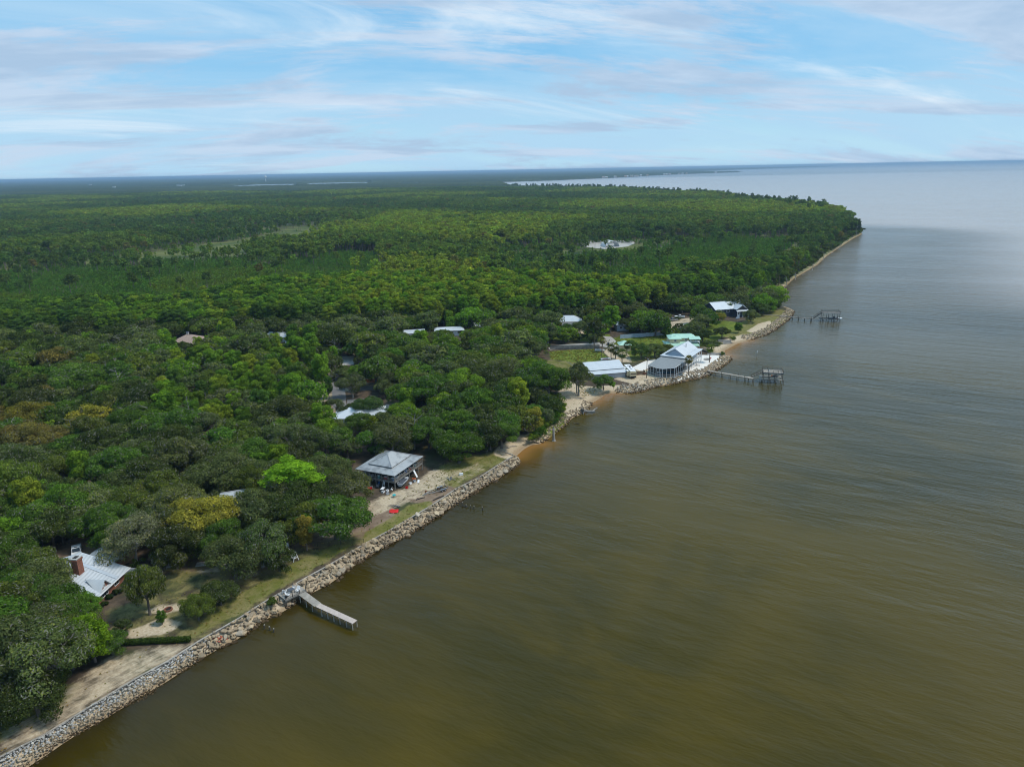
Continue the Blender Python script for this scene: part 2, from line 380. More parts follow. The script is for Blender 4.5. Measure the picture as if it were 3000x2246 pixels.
def make_ground():
    X = axis(0, 0, [(-900, -460, 40), (-460, -120, 5), (-120, 200, 1.1), (200, 480, 5), (480, 900, 40)])
    Y = axis(0, 0, [(20, 80, 5), (80, 440, 1.1), (440, 1000, 5), (1000, 1250, 25)])
    gx, gy = np.meshgrid(X, Y); x = gx.ravel(); y = gy.ravel(); z = land_z(x, y)
    cov = np.zeros((len(x), 3), np.float32); cov2 = np.zeros((len(x), 3), np.float32)
    near = (y < 520)
    for k, a, e, p in PATCH:
        px = [q[0] for q in p]; py = [q[1] for q in p]
        s = (x > min(px) - 8) & (x < max(px) + 8) & (y > min(py) - 8) & (y < max(py) + 8)
        if not s.any(): continue
        ins = inside(p, x[s], y[s]); d = dist_line(p, x[s], y[s], True); m = smooth(-e, e * .6, np.where(ins, d, -d)) * a
        t = cov if k < 3 else cov2; c = k if k < 3 else k - 3
        t[s, c] = np.maximum(t[s, c], m)
    for p in MEADOW:
        ins = inside(p, x, y); d = dist_line(p, x, y, True); cov2[:, 2] = np.maximum(cov2[:, 2], smooth(-12, 12, np.where(ins, d, -d)))
    drk = dist_line(WLINE, x, y); cov[:, 1] = np.maximum(cov[:, 1], .75 * smooth(5.5, 4, drk) * ~inside(WALL + [(-400, 260), (-400, 20)], x, y))
    db = np.minimum.reduce([dist_line(b, x, y) for b in BEACHES]); dfar = dist_line(S_FAR, x, y)
    cov2[:, 2] = np.maximum(cov2[:, 2], .62 * smooth(400, 480, y)); cov[:, 1] = np.maximum(cov[:, 1], smooth(9, 5, db)); cov[:, 1] = np.maximum(cov[:, 1], .52 * smooth(5, 2.5, dfar))
    nx, ny = len(X), len(Y); i = np.arange(nx * ny).reshape(ny, nx)
    q = np.stack([i[:-1, :-1], i[:-1, 1:], i[1:, 1:], i[1:, :-1]], -1).reshape(-1, 4)
    me = np_mesh('ground', np.stack([x, y, z], 1), q, M['ground'], smooth_=True)
    attr_color(me, 'cover', cov); attr_color(me, 'cover_more', cov2)
    tag(link('ground', me), 'sandy coastal ground with leaf litter, lawn and bare patches', 'ground', kind='structure')

def mat_ground():
    t = NT('ground'); p = t.pos()
    a = t.node('ShaderNodeAttribute', _attribute_name='cover'); b = t.node('ShaderNodeAttribute', _attribute_name='cover_more')
    sa = t.node('ShaderNodeSeparateColor', Color=a.outputs['Color']); sb = t.node('ShaderNodeSeparateColor', Color=b.outputs['Color'])
    big = t.noise(p, .06, 5, .6); mid = t.noise(p, .35, 6, .65, .4); fine = t.noise(p, 2.2, 5, .7); tyre = t.noise(t.mapt(p, (6.0, .55, 1), 52), 1.0, 4, .6)
    litter = t.mix(t.ramp(mid, .35, .68), (.055, .043, .03), (.115, .083, .058))
    litter = t.mix(t.ramp(big, .5, .65), litter, (.06, .065, .028))
    dirt = t.mix(t.ramp(mid, .3, .7), (.15, .10, .068), (.25, .185, .13))
    sand = t.mix(t.ramp(fine, .3, .75), (.40, .31, .205), (.56, .47, .345))
    lawn = t.mix(t.ramp(mid, .35, .66), (.125, .130, .026), (.215, .180, .075)); lawn = t.mix(t.ramp(fine, .42, .8), lawn, (.085, .100, .02))
    weed = t.mix(t.ramp(mid, .3, .7), (.075, .115, .014), (.165, .195, .026))
    meadow = t.mix(t.ramp(t.noise(p, .02, 5, .6), .38, .62), (.060, .085, .022), (.135, .145, .045))
    shell = t.mix(t.ramp(fine, .35, .75), (.66, .63, .58), (.78, .755, .71))
    def edge(m, n, w=.45):          # patch strength broken up by noise
        return t.ramp(t.math('ADD', m, t.math('MULTIPLY', t.math('SUBTRACT', n, .5), w * 2.2)), .33, .67)
    c = litter
    c = t.mix(edge(sb.outputs[2], t.noise(p, .03, 5, .6), .5), c, meadow)
    c = t.mix(edge(sa.outputs[2], mid), c, dirt)
    c = t.mix(edge(sa.outputs[0], mid), c, lawn)
    c = t.mix(edge(sb.outputs[1], mid), c, weed)
    c = t.mix(edge(sa.outputs[1], t.mix(.35, mid, tyre)), c, sand)
    c = t.mix(edge(sb.outputs[0], fine, .12), c, shell)
    wet = t.ramp(t.node('ShaderNodeSeparateXYZ', Vector=p).outputs[2], .12, .5)
    c = t.mix(wet, t.mix(.6, c, (.21, .125, .055)), c)
    t.pbr(c, .95, 0, t.bump(fine, .5, .12), .15); return t.m
M['ground'] = mat_ground(); make_ground()

# ---- the land beyond the near ground, flat out to the horizon
def mat_far():
    t = NT('far_land'); p = t.pos(); n = t.noise(p, .004, 6, .6)
    return t.pbr(t.mix(t.ramp(n, .4, .6), (.05, .07, .025), (.085, .095, .035)), .95)
M['far_land'] = mat_far()
def flat(name, poly, z, mat, **kw):
    pts = [Vector((a, b, z)) for a, b in poly]; tri = tessellate_polygon([pts])
    me = bpy.data.meshes.new(name); me.from_pydata([tuple(q) for q in pts], [], [tuple(k) for k in tri]); me.materials.append(mat); me.update()
    if len(me.polygons) and me.polygons[0].normal.z < 0: me.flip_normals()
    return tag(link(name, me), **kw)
FAR_POLY = [(544, 1245)] + [p for p in S_BAY if p[1] > 1250] + FARSHORE + FARSHORE2 + [(-60000, 60000), (-60000, 1245)]
flat('land', FAR_POLY, LZ + .35, M['far_land'], label='flat wooded land stretching back to the horizon', cat='land', kind='structure')
flat('land', [(-60000, 1245), (-895, 1245), (-895, -2000), (-60000, -2000)], LZ + .35, M['far_land'], label='flat wooded land stretching back beside the plantation', cat='land', kind='structure')
LAGOON = [GP([(630,547),(760,540.5),(860,539),(862,548),(700,550)], 2.2), GP([(905,537),(1010,534.5),(1075,533.5),(1080,541),(960,545),(900,546)], 2.2), GP([(1170,543),(1225,541),(1225,536),(1180,537)], 2.2)]

# ------------------------------------------------------------------ water
def mat_water():
    t = NT('bay_water'); p = t.pos()
    a = t.node('ShaderNodeAttribute', _attribute_name='shallow'); sep = t.node('ShaderNodeSeparateColor', Color=a.outputs['Color'])
    big = t.noise(p, .012, 4, .55, .5); mid = t.noise(t.mapt(p, (34, 16, 1), -35), 1.0, 5, .6, .6); bot = t.noise(p, .5, 4, .6)
    c = t.mix(t.ramp(big, .36, .60), (.072, .050, .0), (.036, .029, .0))
    c = t.mix(t.math('MULTIPLY', t.ramp(mid, .45, .68), .55), c, (.074, .051, .0))
    c = t.mix(t.math('MULTIPLY', t.ramp(bot, .66, .76), .35), c, (.085, .072, .012))
    c = t.mix(sep.outputs[1], c, t.mix(t.ramp(sep.outputs[1], .45, 1.0), (.090, .073, .047), (.41, .355, .315)))                  # deeper, siltier water out in the bay, pale sky reflection painted into its colour
    c = t.mix(sep.outputs[2], c, (.022, .015, .005))                  # weed and dark bottom at the foot of the stones
    c = t.mix(sep.outputs[0], c, (.30, .15, .045))                    # sand just under the surface off the beaches
    w1 = t.noise(t.mapt(p, (4.6, 1.35, 1), -33), 1.0, 3, .55, .3); w2 = t.noise(t.mapt(p, (1.6, .55, 1), -24), 1.0, 3, .6, .2)
    w3 = t.noise(t.mapt(p, (15, 4.2, 1), -31), 1.0, 3, .5, .25); w4 = t.noise(t.mapt(p, (55, 17, 1), -24), 1.0, 3, .55, .3)
    h = t.math('ADD', t.math('ADD', t.math('MULTIPLY', w1, .55), t.math('MULTIPLY', w2, .28)), t.math('ADD', t.math('MULTIPLY', w3, 1.35), t.math('MULTIPLY', w4, 2.4)))
    gust = t.ramp(t.noise(t.mapt(p, (260, 70, 1), -25), 1.0, 5, .6, .7), .36, .62, .35, 1.0)
    open_ = t.math('ADD', t.math('MULTIPLY', sep.outputs[1], .7), .3)
    nrm = t.node('ShaderNodeBump', Height=h, Strength=t.math('MULTIPLY', gust, open_), Distance=1.0).outputs[0]
    n = t.node('ShaderNodeBsdfPrincipled', Roughness=.17); t.set(n, 'Base Color', c); n.inputs['IOR'].default_value = 1.33; n.inputs['Specular IOR Level'].default_value = .36
    t.L.new(nrm, n.inputs['Normal']); t.L.new(n.outputs[0], t.out.inputs[0]); return t.m
M['water'] = mat_water()
def make_water():
    X = axis(0, 0, [(-60000, -400, 8000), (-400, -90, 20), (-90, 230, 2), (230, 900, 40), (900, 60000, 6000)])
    Y = axis(0, 0, [(-2000, 60, 500), (60, 480, 2), (480, 1200, 40), (1200, 8000, 800), (8000, 60000, 6000)])
    gx, gy = np.meshgrid(X, Y); x = gx.ravel(); y = gy.ravel()
    sh = np.zeros((len(x), 3), np.float32); ins = inside(LAND, x, y)
    db = np.minimum.reduce([dist_line(b, x, y) for b in BEACHES]); sh[:, 0] = .85 * np.exp(-np.maximum(db - 1, 0) / 4.0)
    d = dist_line(SHORE_NEAR, x, y); dd = np.where(ins, 0, d)
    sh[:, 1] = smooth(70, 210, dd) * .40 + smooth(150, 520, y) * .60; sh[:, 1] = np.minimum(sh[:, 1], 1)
    dl = dist_line(WLINE, x, y); sh[:, 2] = .55 * np.exp(-dl / 2.4) + .38 * np.exp(-(dl / 24.0) ** 2); sh[:, 2] = np.where(dl < d + .5, sh[:, 2], 0)
    nx, ny = len(X), len(Y); i = np.arange(nx * ny).reshape(ny, nx)
    q = np.stack([i[:-1, :-1], i[:-1, 1:], i[1:, 1:], i[1:, :-1]], -1).reshape(-1, 4)
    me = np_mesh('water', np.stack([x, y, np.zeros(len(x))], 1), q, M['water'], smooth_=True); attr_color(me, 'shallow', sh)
    tag(link('water', me), 'tea-brown bay water ruffled by small wind waves', 'water', kind='structure')
make_water()
for g in LAGOON: flat('lagoon', g, LZ + .75, M['water'], label='narrow strip of lagoon water beyond the pine forest', cat='water', kind='structure')
# ------------------------------------------------------------------ trees: leaf clumps through the crown's volume, tapered trunk and limbs
def mat_foliage(name, inst):
    t = NT(name)
    if inst: tint = t.node('ShaderNodeAttribute', _attribute_name='tint', _attribute_type='INSTANCER').outputs['Color']
    else: tint = t.node('ShaderNodeObjectInfo').outputs['Color']
    v = t.node('ShaderNodeAttribute', _attribute_name='v').outputs['Fac']
    c = t.mix(1.0, tint, t.node('ShaderNodeCombineColor', Red=v, Green=v, Blue=v).outputs[0], 'MULTIPLY')
    warm = t.mix(t.ramp(v, 1.15, 1.5), c, t.mix(1.0, c, (1.25, 1.1, .8), 'MULTIPLY'))
    d = t.node('ShaderNodeBsdfDiffuse', Color=warm); tr = t.node('ShaderNodeBsdfTranslucent', Color=t.mix(1.0, warm, (1.3, 1.35, .6), 'MULTIPLY'))
    m = t.node('ShaderNodeMixShader', Fac=.45); t.L.new(d.outputs[0], m.inputs[1]); t.L.new(tr.outputs[0], m.inputs[2])
    t.L.new(m.outputs[0], t.out.inputs[0]); return t.m
M['leaf'] = mat_foliage('foliage', False); M['leaf_i'] = mat_foliage('foliage_mass', True)
def mat_twig():
    t = NT('grey_twigs'); return t.pbr(t.mix(t.noise(t.coord(), 2.0), (.13, .13, .10), (.20, .195, .165)), .95, spec=.1)
M['twig'] = mat_twig()

def leaf_quads(g, cen, rad, cnt, s0, s1, outward=.9, up=.35, shell=.55, elong=1.0, vert=0.0):
    "diamond leaf sprays scattered through ellipsoid clumps"
    idx = np.repeat(np.arange(len(cen)), cnt); n = len(idx)
    d = g.normal(size=(n, 3)); d[:, 2] += up; d /= np.linalg.norm(d, axis=1)[:, None]
    r = shell + (1.06 - shell) * g.random(n) ** .6
    p = cen[idx] + d * rad[idx] * r[:, None]
    nr = d * outward + g.normal(size=(n, 3)) * .36; nr /= np.linalg.norm(nr, axis=1)[:, None]
    a = np.cross(nr, g.normal(size=(n, 3))); a /= np.linalg.norm(a, axis=1)[:, None] + 1e-9
    if vert:
        a = a * (1 - vert) + np.array([0, 0, 1.0]) * vert; a /= np.linalg.norm(a, axis=1)[:, None] + 1e-9
    b = np.cross(nr, a); b /= np.linalg.norm(b, axis=1)[:, None] + 1e-9
    s = s0 + (s1 - s0) * g.random(n); a = a * (s * elong)[:, None]; b = b * s[:, None] * .62
    bend = nr * (s * .22)[:, None]
    v = np.stack([p - a - bend, p - b, p + a - bend, p + b], 1).reshape(-1, 3)
    val = np.clip(g.normal(1.0, .20, n) + (g.normal(0, .13, len(cen)))[idx], .5, 1.6)
    return v, np.repeat(val, 4)
def crown_mesh(name, parts, mats):
    "parts: list of (verts, val, material slot)"
    v = np.concatenate([p[0] for p in parts]); val = np.concatenate([p[1] for p in parts]); mi = np.concatenate([np.full(len(p[0]) // 4, p[2]) for p in parts])
    me = np_mesh(name, v, np.arange(len(v)).reshape(-1, 4), mats, mi)
    a = me.attributes.new('v', 'FLOAT', 'POINT'); a.data.foreach_set('value', val.astype(np.float32)); return me

def shape_oak(g, h, wd, lumps, sparse=1.0, flat_=.62):
    "clump centres and radii of a broad crown, and where the limbs go"
    cen = []; rad = []
    for i in range(lumps):
        t = g.random() * 2 * math.pi; q = math.sqrt(g.random()); el = math.sqrt(max(0, 1 - (q * .92) ** 2))
        rr = wd / 2 * .86 * q; zz = h * (.44 + .36 * el * (.55 + .45 * g.random())) if i % 4 else h * (.28 + .3 * g.random())
        cen.append((rr * math.cos(t), rr * math.sin(t), zz)); r = wd * (.075 + .095 * g.random() ** 1.3); rad.append((r * (1 + .25 * g.random()), r * (1 + .25 * g.random()), r * flat_ * (1 + .3 * g.random())))
    return np.array(cen), np.array(rad)
def shape_pine(g, h, wd, lumps, base=.52):
    cen = []; rad = []
    for i in range(lumps):
        t = i * 2.4 + g.random() * .8; q = (i + .5) / lumps; zz = h * (base + (0.95 - base) * q); k = math.sin(math.pi * (.24 + .58 * q)) ** .8
        rr = wd / 2 * .72 * k * (.45 + .55 * g.random())
        cen.append((rr * math.cos(t), rr * math.sin(t), zz)); r = wd * (.12 + .07 * g.random()) * (.6 + .5 * k); rad.append((r, r, r * .62))
    return np.array(cen), np.array(rad)
def shape_bushy(g, h, wd, lumps):
    cen = []; rad = []
    for i in range(lumps):
        q = (i + .5) / lumps; t = i * 2.4 + g.random(); k = math.sin(math.pi * (.28 + .55 * q)) ** .8; rr = wd / 2 * .72 * k * (.4 + .6 * g.random())
        cen.append((rr * math.cos(t), rr * math.sin(t), h * (.26 + .66 * q))); r = wd * (.13 + .07 * g.random()) * (.55 + .5 * k); rad.append((r, r, r * .8))
    return np.array(cen), np.array(rad)
def trunk_mb(g, cen, h, r0, fork, limbs, lean=.04, mb=None, straight=False):
    mb = mb or MB(); lx, ly = g.normal(0, lean * h, 2)
    top = h * (.93 if straight else fork + .12)
    n = 5; pts = [(lx * (i / n) ** 1.4, ly * (i / n) ** 1.4, top * i / n - (.3 if i == 0 else 0)) for i in range(n + 1)]
    mb.tube(pts, [r0 * (1.25 if i == 0 else 1 - (.85 if straight else .35) * i / n) for i in range(n + 1)], 7)
    order = np.argsort(-np.hypot(cen[:, 0], cen[:, 1]) * (1 if not straight else 0) - g.random(len(cen)) * 2)[:limbs]
    for k in order:
        c = Vector(cen[k]); f = (c.z / h * .8 if straight else fork * (.75 + .5 * g.random())); f = min(f, top / h)
        a = Vector((lx * (f * h / top) ** 1.4, ly * (f * h / top) ** 1.4, f * h)); m = a.lerp(c, .5) + Vector((g.normal(0, .06 * h * .5), g.normal(0, .03 * h), .05 * h))
        r = r0 * (.22 if straight else .45); mb.tube([a, m, c], [r, r * .62, r * .2], 5, cap=False)
    return mb

PROTO = {}          # kind -> list of (crown mesh, trunk mesh, joined mesh for the mass, height, width)
PCOL = bpy.data.collections.new('tree_patterns')       # not linked to the scene: source meshes for the mass
def joined(name, crown_parts, mb, barkmat):
    tv = np.array(mb.v); fs = mb.f
    v = np.concatenate([p[0] for p in crown_parts]); val = np.concatenate([p[1] for p in crown_parts]); n0 = len(v)
    me = bpy.data.meshes.new(name); faces = np.arange(n0).reshape(-1, 4).tolist() + [tuple(i + n0 for i in f) for f in fs]
    me.from_pydata(np.concatenate([v, tv]).tolist(), [], faces)
    for m in (M['leaf_i'], M['twig'], barkmat): me.materials.append(m)
    mi = np.concatenate([np.full(len(p[0]) // 4, p[2]) for p in crown_parts] + [np.full(len(fs), 2)]).astype(np.int32); me.polygons.foreach_set('material_index', mi)
    a = me.attributes.new('v', 'FLOAT', 'POINT'); a.data.foreach_set('value', np.concatenate([val, np.ones(len(tv))]).astype(np.float32)); me.update()
    o = bpy.data.objects.new(name, me); PCOL.objects.link(o); return o
def make_proto(kind, n, fn, seed, near, mid, barkmat):
    out = []
    for i in range(n):
        g = np.random.default_rng(seed + i); h, wd, (cen, rad), tr, tw = fn(g, i)
        def parts(cfg, g):
            cnt, s0, s1 = cfg[:3]; area = rad[:, 0] * rad[:, 1]; c = np.maximum(4, (cnt * area / area.sum()).astype(int))
            ps = [leaf_quads(g, cen, rad, c, s0, s1, **(cfg[3] if len(cfg) > 3 else {})) + (0,)]
            if tw: ps.append(leaf_quads(g, cen, rad * 1.03, np.maximum(2, (c * tw * .30).astype(int)), s0 * .5, s1 * .55, shell=.75, elong=2.6) [:2] + (1,))
            return ps
        mb = trunk_mb(np.random.default_rng(seed + 50 + i), cen, h, *tr[:3], **tr[3])
        crown = crown_mesh(kind + '_crown', parts(near, g), [M['leaf'], M['twig']]) if near else None
        trunk = mb.mesh(kind + '_trunk', barkmat, True) if near else None
        out.append((crown, trunk, joined(kind + '_pattern', parts(mid, g), mb, barkmat) if mid else None, h, wd))
    PROTO[kind] = out
make_proto('oak', 6, lambda g, i: (11, 13, shape_oak(g, 11, 13, 40), (.42, .30, 9, dict(lean=.05)), .10 + .12 * (i % 3)), 100, (14000, .13, .28), (3000, .26, .52), M['bark'])
make_proto('greyoak', 3, lambda g, i: (11, 13, shape_oak(g, 11, 13, 30), (.40, .30, 11, dict(lean=.06)), .5), 140, (9000, .12, .26), (2200, .26, .50), M['barewood'])
make_proto('pine', 5, lambda g, i: (18, 8.5, shape_pine(g, 18, 8.5, 26, .42 + .03 * i), (.24, .5, 10, dict(lean=.02, straight=True)), 0), 180, (6500, .15, .32, dict(up=.6)), (1300, .32, .58, dict(up=.6)), M['pinebark'])
make_proto('sandpine', 4, lambda g, i: (11, 7, shape_bushy(g, 11, 7, 30), (.2, .4, 6, dict(lean=.03, straight=True)), 0), 220, (6500, .14, .28, dict(up=.6)), (1300, .28, .50, dict(up=.6)), M['pinebark'])
make_proto('farpine', 4, lambda g, i: (18, 8.5, shape_pine(g, 18, 8.5, 16, .50 + .04 * i), (.26, .5, 2, dict(lean=.02, straight=True)), 0), 260, None, (300, .55, 1.05, dict(up=.6)), M['pinebark'])
make_proto('youngpine', 3, lambda g, i: (4.6, 2.7, shape_bushy(g, 4.6, 2.7, 10), (.08, .4, 1, dict(lean=.01, straight=True)), 0), 300, None, (150, .20, .42, dict(up=.9, vert=.5)), M['pinebark'])
make_proto('thicket', 3, lambda g, i: (3.0, 4.2, shape_oak(g, 3.0, 4.2, 9), (.06, .3, 3, dict(lean=.05)), .12), 340, (1500, .12, .24), (500, .18, .34), M['bark'])

TREES = []      # dict(kind, x, y, z, h, w, rot, tint, place, label)
def vary(c, s=.12, g=rnd):
    k = 1.62 * (1 + g.gauss(0, s)); return tuple(max(.008, x * m * k * (1 + g.gauss(0, s * .4))) for x, m in zip(c, (1.09, 1.03, .84)))
TONE = dict(grey=('grey-olive', (.070, .093, .040)), dark=('dark green', (.040, .058, .020)), olive=('olive green', (.067, .094, .024)), green=('mid green', (.052, .098, .021)),
            yellow=('yellowing olive', (.142, .138, .032)), rust=('rusty brown-green', (.108, .096, .036)), lime=('bright lime-green', (.100, .185, .016)), bright=('fresh green', (.084, .150, .020)),
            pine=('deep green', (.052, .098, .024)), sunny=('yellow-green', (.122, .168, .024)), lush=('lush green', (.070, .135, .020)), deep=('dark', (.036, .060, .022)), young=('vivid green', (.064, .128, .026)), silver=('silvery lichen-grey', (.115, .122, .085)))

# ---- where the photograph shows something behind or between the trees: (pixel outline, distance)
def rect(a, b, c, d): return [(a, b), (c, b), (c, d), (a, d)]
SHOW = [(rect(232,1628,385,1762), 140), (rect(200,1582,250,1640), 155), (rect(1050,1315,1245,1450), 196), (rect(985,1172,1065,1238), 245), (rect(1140,1160,1160,1180), 245),
        (rect(535,972,590,988), 380), (rect(795,968,826,978), 385), (rect(1205,966,1255,971), 395), (rect(1312,959,1355,964), 395), (rect(1398,942,1412,952), 400), (rect(1645,926,1695,937), 400),
        (rect(1800,950,1830,965), 370), (rect(1700,1045,1860,1110), 300), (rect(1845,1060,2060,1110), 310), (rect(1810,990,1842,1035), 330), (rect(1948,970,2040,1015), 345),
        (rect(2085,882,2176,903), 408), (rect(2140,903,2165,925), 400), (rect(1965,915,2020,945), 410), (rect(1612,1000,1800,1060), 345), (rect(1765,980,1815,1020), 370), (rect(1820,980,1850,990), 352), (rect(1900,978,1950,988), 352),
        (rect(980,1125,1012,1190), 262), (rect(1010,1044,1035,1064), 330), (rect(1075,1112,1110,1135), 285), (rect(1740,690,1850,725), 850), (rect(440,1620,490,1668), 150), (rect(590,1420,700,1480), 168)]
CLEARPX = [[(0,2110),(0,2240),(590,1880),(900,1700),(1066,1596),(1066,1560),(870,1598),(815,1640),(640,1655),(500,1650),(395,1770),(320,1790),(345,1880),(240,1990),(120,2085)],
           [(960,1500),(870,1605),(1066,1596),(1510,1336),(1463,1312),(1330,1350),(1250,1330),(1240,1340),(1050,1360),(1040,1440)],
           [(1640,1090),(1640,1200),(1700,1225),(1800,1160),(2150,1060),(2120,1035),(2330,915),(2310,900),(2170,935),(2090,960),(2060,1010),(2040,1020),(1990,1030),(1950,1012),(1960,990),(1815,990),(1800,975),(1765,975),(1765,1000),(1605,1008),(1600,1060)],
           [(1490,1340),(1540,1325),(1660,1245),(1720,1215),(1660,1195),(1645,1215),(1560,1290)],
           [(1900,915),(2040,920),(2060,945),(1960,970),(1900,950)], [(120,1685),(120,1640),(220,1590),(330,1590),(345,1650),(420,1700),(320,1790),(160,1770)],
           [(972,1120),(972,1245),(1040,1240),(1165,1225),(1165,1170),(1085,1165),(1030,1165),(1015,1120)], [(1000,1042),(1040,1042),(1040,1066),(1000,1068)], [(600,1560),(720,1560),(720,1480),(600,1480)], [(1620,985),(1620,950),(1730,950),(1740,975)], [(1790,975),(1850,975),(1850,945),(1790,945)]]
CLEAR = [GP(p, LZ) for p in CLEARPX]
OPENPX = [[(0,2150),(0,2240),(590,1880),(900,1700),(1066,1596),(1060,1560),(880,1600),(700,1680),(560,1670),(480,1680),(400,1760),(350,1800),(350,1870),(250,1980),(140,2080)],
          [(1060,1440),(1090,1520),(1066,1590),(1510,1336),(1463,1318),(1330,1355),(1250,1345)], [(1620,1030),(1660,1062),(1790,1055),(1745,1025)], [(1830,1112),(2150,1060),(2120,1035),(1980,1060)],
          [(2120,985),(2200,990),(2320,912),(2260,908)], [(1650,1120),(1650,1190),(1720,1200),(1730,1140)]]

def blocked(t):
    x, y, z, h, wd = t['x'], t['y'], t['z'], t['h'], t['w']
    cu, cv, zc = PX(x, y, z + h * .62); ru = wd * .5 * F / zc; tu, tv, _ = PX(x, y, z + h * .97)
    pu = np.array([cu, cu - .75 * ru, cu + .75 * ru, tu, cu, cu - .5 * ru, cu + .5 * ru]); pv = np.array([cv, cv, cv, tv, .5 * (cv + tv), tv + .2 * (cv - tv), tv + .2 * (cv - tv)])
    rv = max(4.0, cv - tv)
    for p, dep in SHOW:
        if y < dep:
            dx = (cu - min(max(cu, p[0][0]), p[2][0])) / ru; dy = (cv - min(max(cv, p[0][1]), p[2][1])) / rv
            if dx * dx + dy * dy < .62: return True
    return any(inside(p, pu[:5], pv[:5]).any() for p in OPENPX)

# ---- the woods: one position after another on a jittered grid, kind and tone by place
def scatter(step, x0, x1, y0, y1, seed, jit=.42):
    g = np.random.default_rng(seed); X, Y = np.meshgrid(np.arange(x0, x1, step), np.arange(y0, y1, step))
    x = X.ravel() + g.uniform(-jit, jit, X.size) * step; y = Y.ravel() + g.uniform(-jit, jit, X.size) * step
    k = inside(LAND, x, y); x, y = x[k], y[k]
    k = np.abs(x) < (y * .80 + 75); x, y = x[k], y[k]
    return x, y, g
def wob(x, y): return 8 * np.sin(x * .031 + 2 * np.sin(y * .017)) + 6 * np.sin(y * .043 + 1.7 * np.sin(x * .052)) + 4 * np.sin(x * .11 + y * .09)
def bf(u): return np.interp(u, [0, 500, 800, 1000, 1500, 1900, 2200, 2400], [935, 905, 868, 852, 842, 862, 832, 780])
def bn(u): return np.interp(u, [0, 600, 1000, 1500, 1750, 2000, 2300], [1005, 978, 968, 942, 930, 905, 870])
def pf(u): return np.interp(u, [0, 400, 800, 1000, 1100], [800, 780, 760, 748, 745])
MASS = {k: [] for k in PROTO}      # kind -> rows x, y, z, scale_xy, scale_z, rot, variant, r, g, b
def mass(kind, x, y, z, sxy, sz, var, tint): MASS[kind].append((x, y, z, sxy, sz, rnd.random() * 6.28, var, *tint))

CLEAR_ALL = CLEAR + MEADOW
def woods():
    x, y, g = scatter(7.7, -420, 260, 60, 600, 21)
    u, v, _ = PX(x, y, LZ); k = (v > bn(u)) & (dist_line(SHORE_NEAR, x, y) > 7); x, y, u, v = x[k], y[k], u[k], v[k]
    free = np.ones(len(x), bool)
    for c in CLEAR: free &= ~inside(c, x, y)
    # oaks and sand pines of the near wood
    zz = land_z(x, y)
    for i in np.nonzero(free)[0]:
        X, Y = float(x[i]), float(y[i]); h = min(15.5, max(6.5, rnd.lognormvariate(2.36, .20))); kind = 'oak'; wd = h * rnd.uniform(.95, 1.35)
        cu, cv, zc = PX(X, Y, LZ + h * .7); r = rnd.random()
        if (470 < cu < 960 and 955 < cv < 1215 and r < .72) or r < .07:
            kind = 'sandpine'; h = min(15, rnd.lognormvariate(2.36, .18)); wd = h * rnd.uniform(.55, .78); tone = rnd.choice(['bright', 'bright', 'sunny', 'pine', 'lush'])
        elif cu < 330 and 1030 < cv < 1300: tone = rnd.choice(['yellow', 'rust', 'olive', 'dark', 'green', 'green', 'grey', 'green', 'olive', 'dark'])
        elif cu > 1180: tone = rnd.choice(['green', 'green', 'bright', 'olive', 'dark', 'grey'])
        elif cu > 1000: tone = rnd.choice(['grey', 'grey', 'olive', 'dark', 'green', 'green'])
        elif cv < 1010: tone = rnd.choice(['grey', 'dark', 'olive', 'dark', 'grey'])
        else: tone = rnd.choice(['grey', 'grey', 'grey', 'olive', 'dark', 'dark', 'green', 'olive', 'green', 'lush'])
        if kind == 'oak' and tone == 'grey' and rnd.random() < .5: kind = 'greyoak'
        t = dict(kind=kind, x=X, y=Y, z=float(zz[i]), h=h, w=wd, rot=rnd.random() * 6.28, tone=tone, var=rnd.randrange(len(PROTO[kind])))
        if blocked(t):
            t['h'] *= .5; t['w'] *= .55; t['kind'] = 'oak'; t['var'] %= 6
            if rnd.random() < .45 or blocked(t): continue
        TREES.append(t)
    # tall pines of the belt behind the houses, and the dark coastal wood beside the bay
    x, y, g = scatter(5.6, -520, 480, 330, 1000, 22); u, v, _ = PX(x, y, LZ + 1.5)
    k = (v <= bn(u)) & (v > bf(u)) & (dist_line(SHORE_NEAR, x, y) > np.where(y > 440, 2.5, 6))
    for i in np.nonzero(k)[0]:
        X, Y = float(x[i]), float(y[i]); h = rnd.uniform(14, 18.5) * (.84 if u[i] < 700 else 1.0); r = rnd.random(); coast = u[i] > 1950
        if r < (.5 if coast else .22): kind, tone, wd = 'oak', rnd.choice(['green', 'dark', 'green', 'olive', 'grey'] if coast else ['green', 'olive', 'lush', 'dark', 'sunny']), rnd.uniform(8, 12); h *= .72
        else: kind, tone, wd = 'pine', rnd.choice(['pine', 'pine', 'green', 'bright'] if coast or u[i] < 350 else (['sunny', 'sunny', 'sunny', 'bright', 'bright', 'lush'] if 950 < u[i] < 1950 else ['sunny', 'bright', 'bright', 'lush', 'green', 'pine'])), rnd.uniform(7.5, 11)  # mid-belt leans yellow-green: pines' own tone, with cloud-lit patches put into the tint
        if any(inside(c, [X], [Y])[0] for c in CLEAR): continue
        t = dict(kind=kind, x=X, y=Y, z=LZ, h=h, w=wd, rot=rnd.random() * 6.28, tone=tone, var=rnd.randrange(len(PROTO[kind])))
        if blocked(t): continue
        TREES.append(t)
woods()

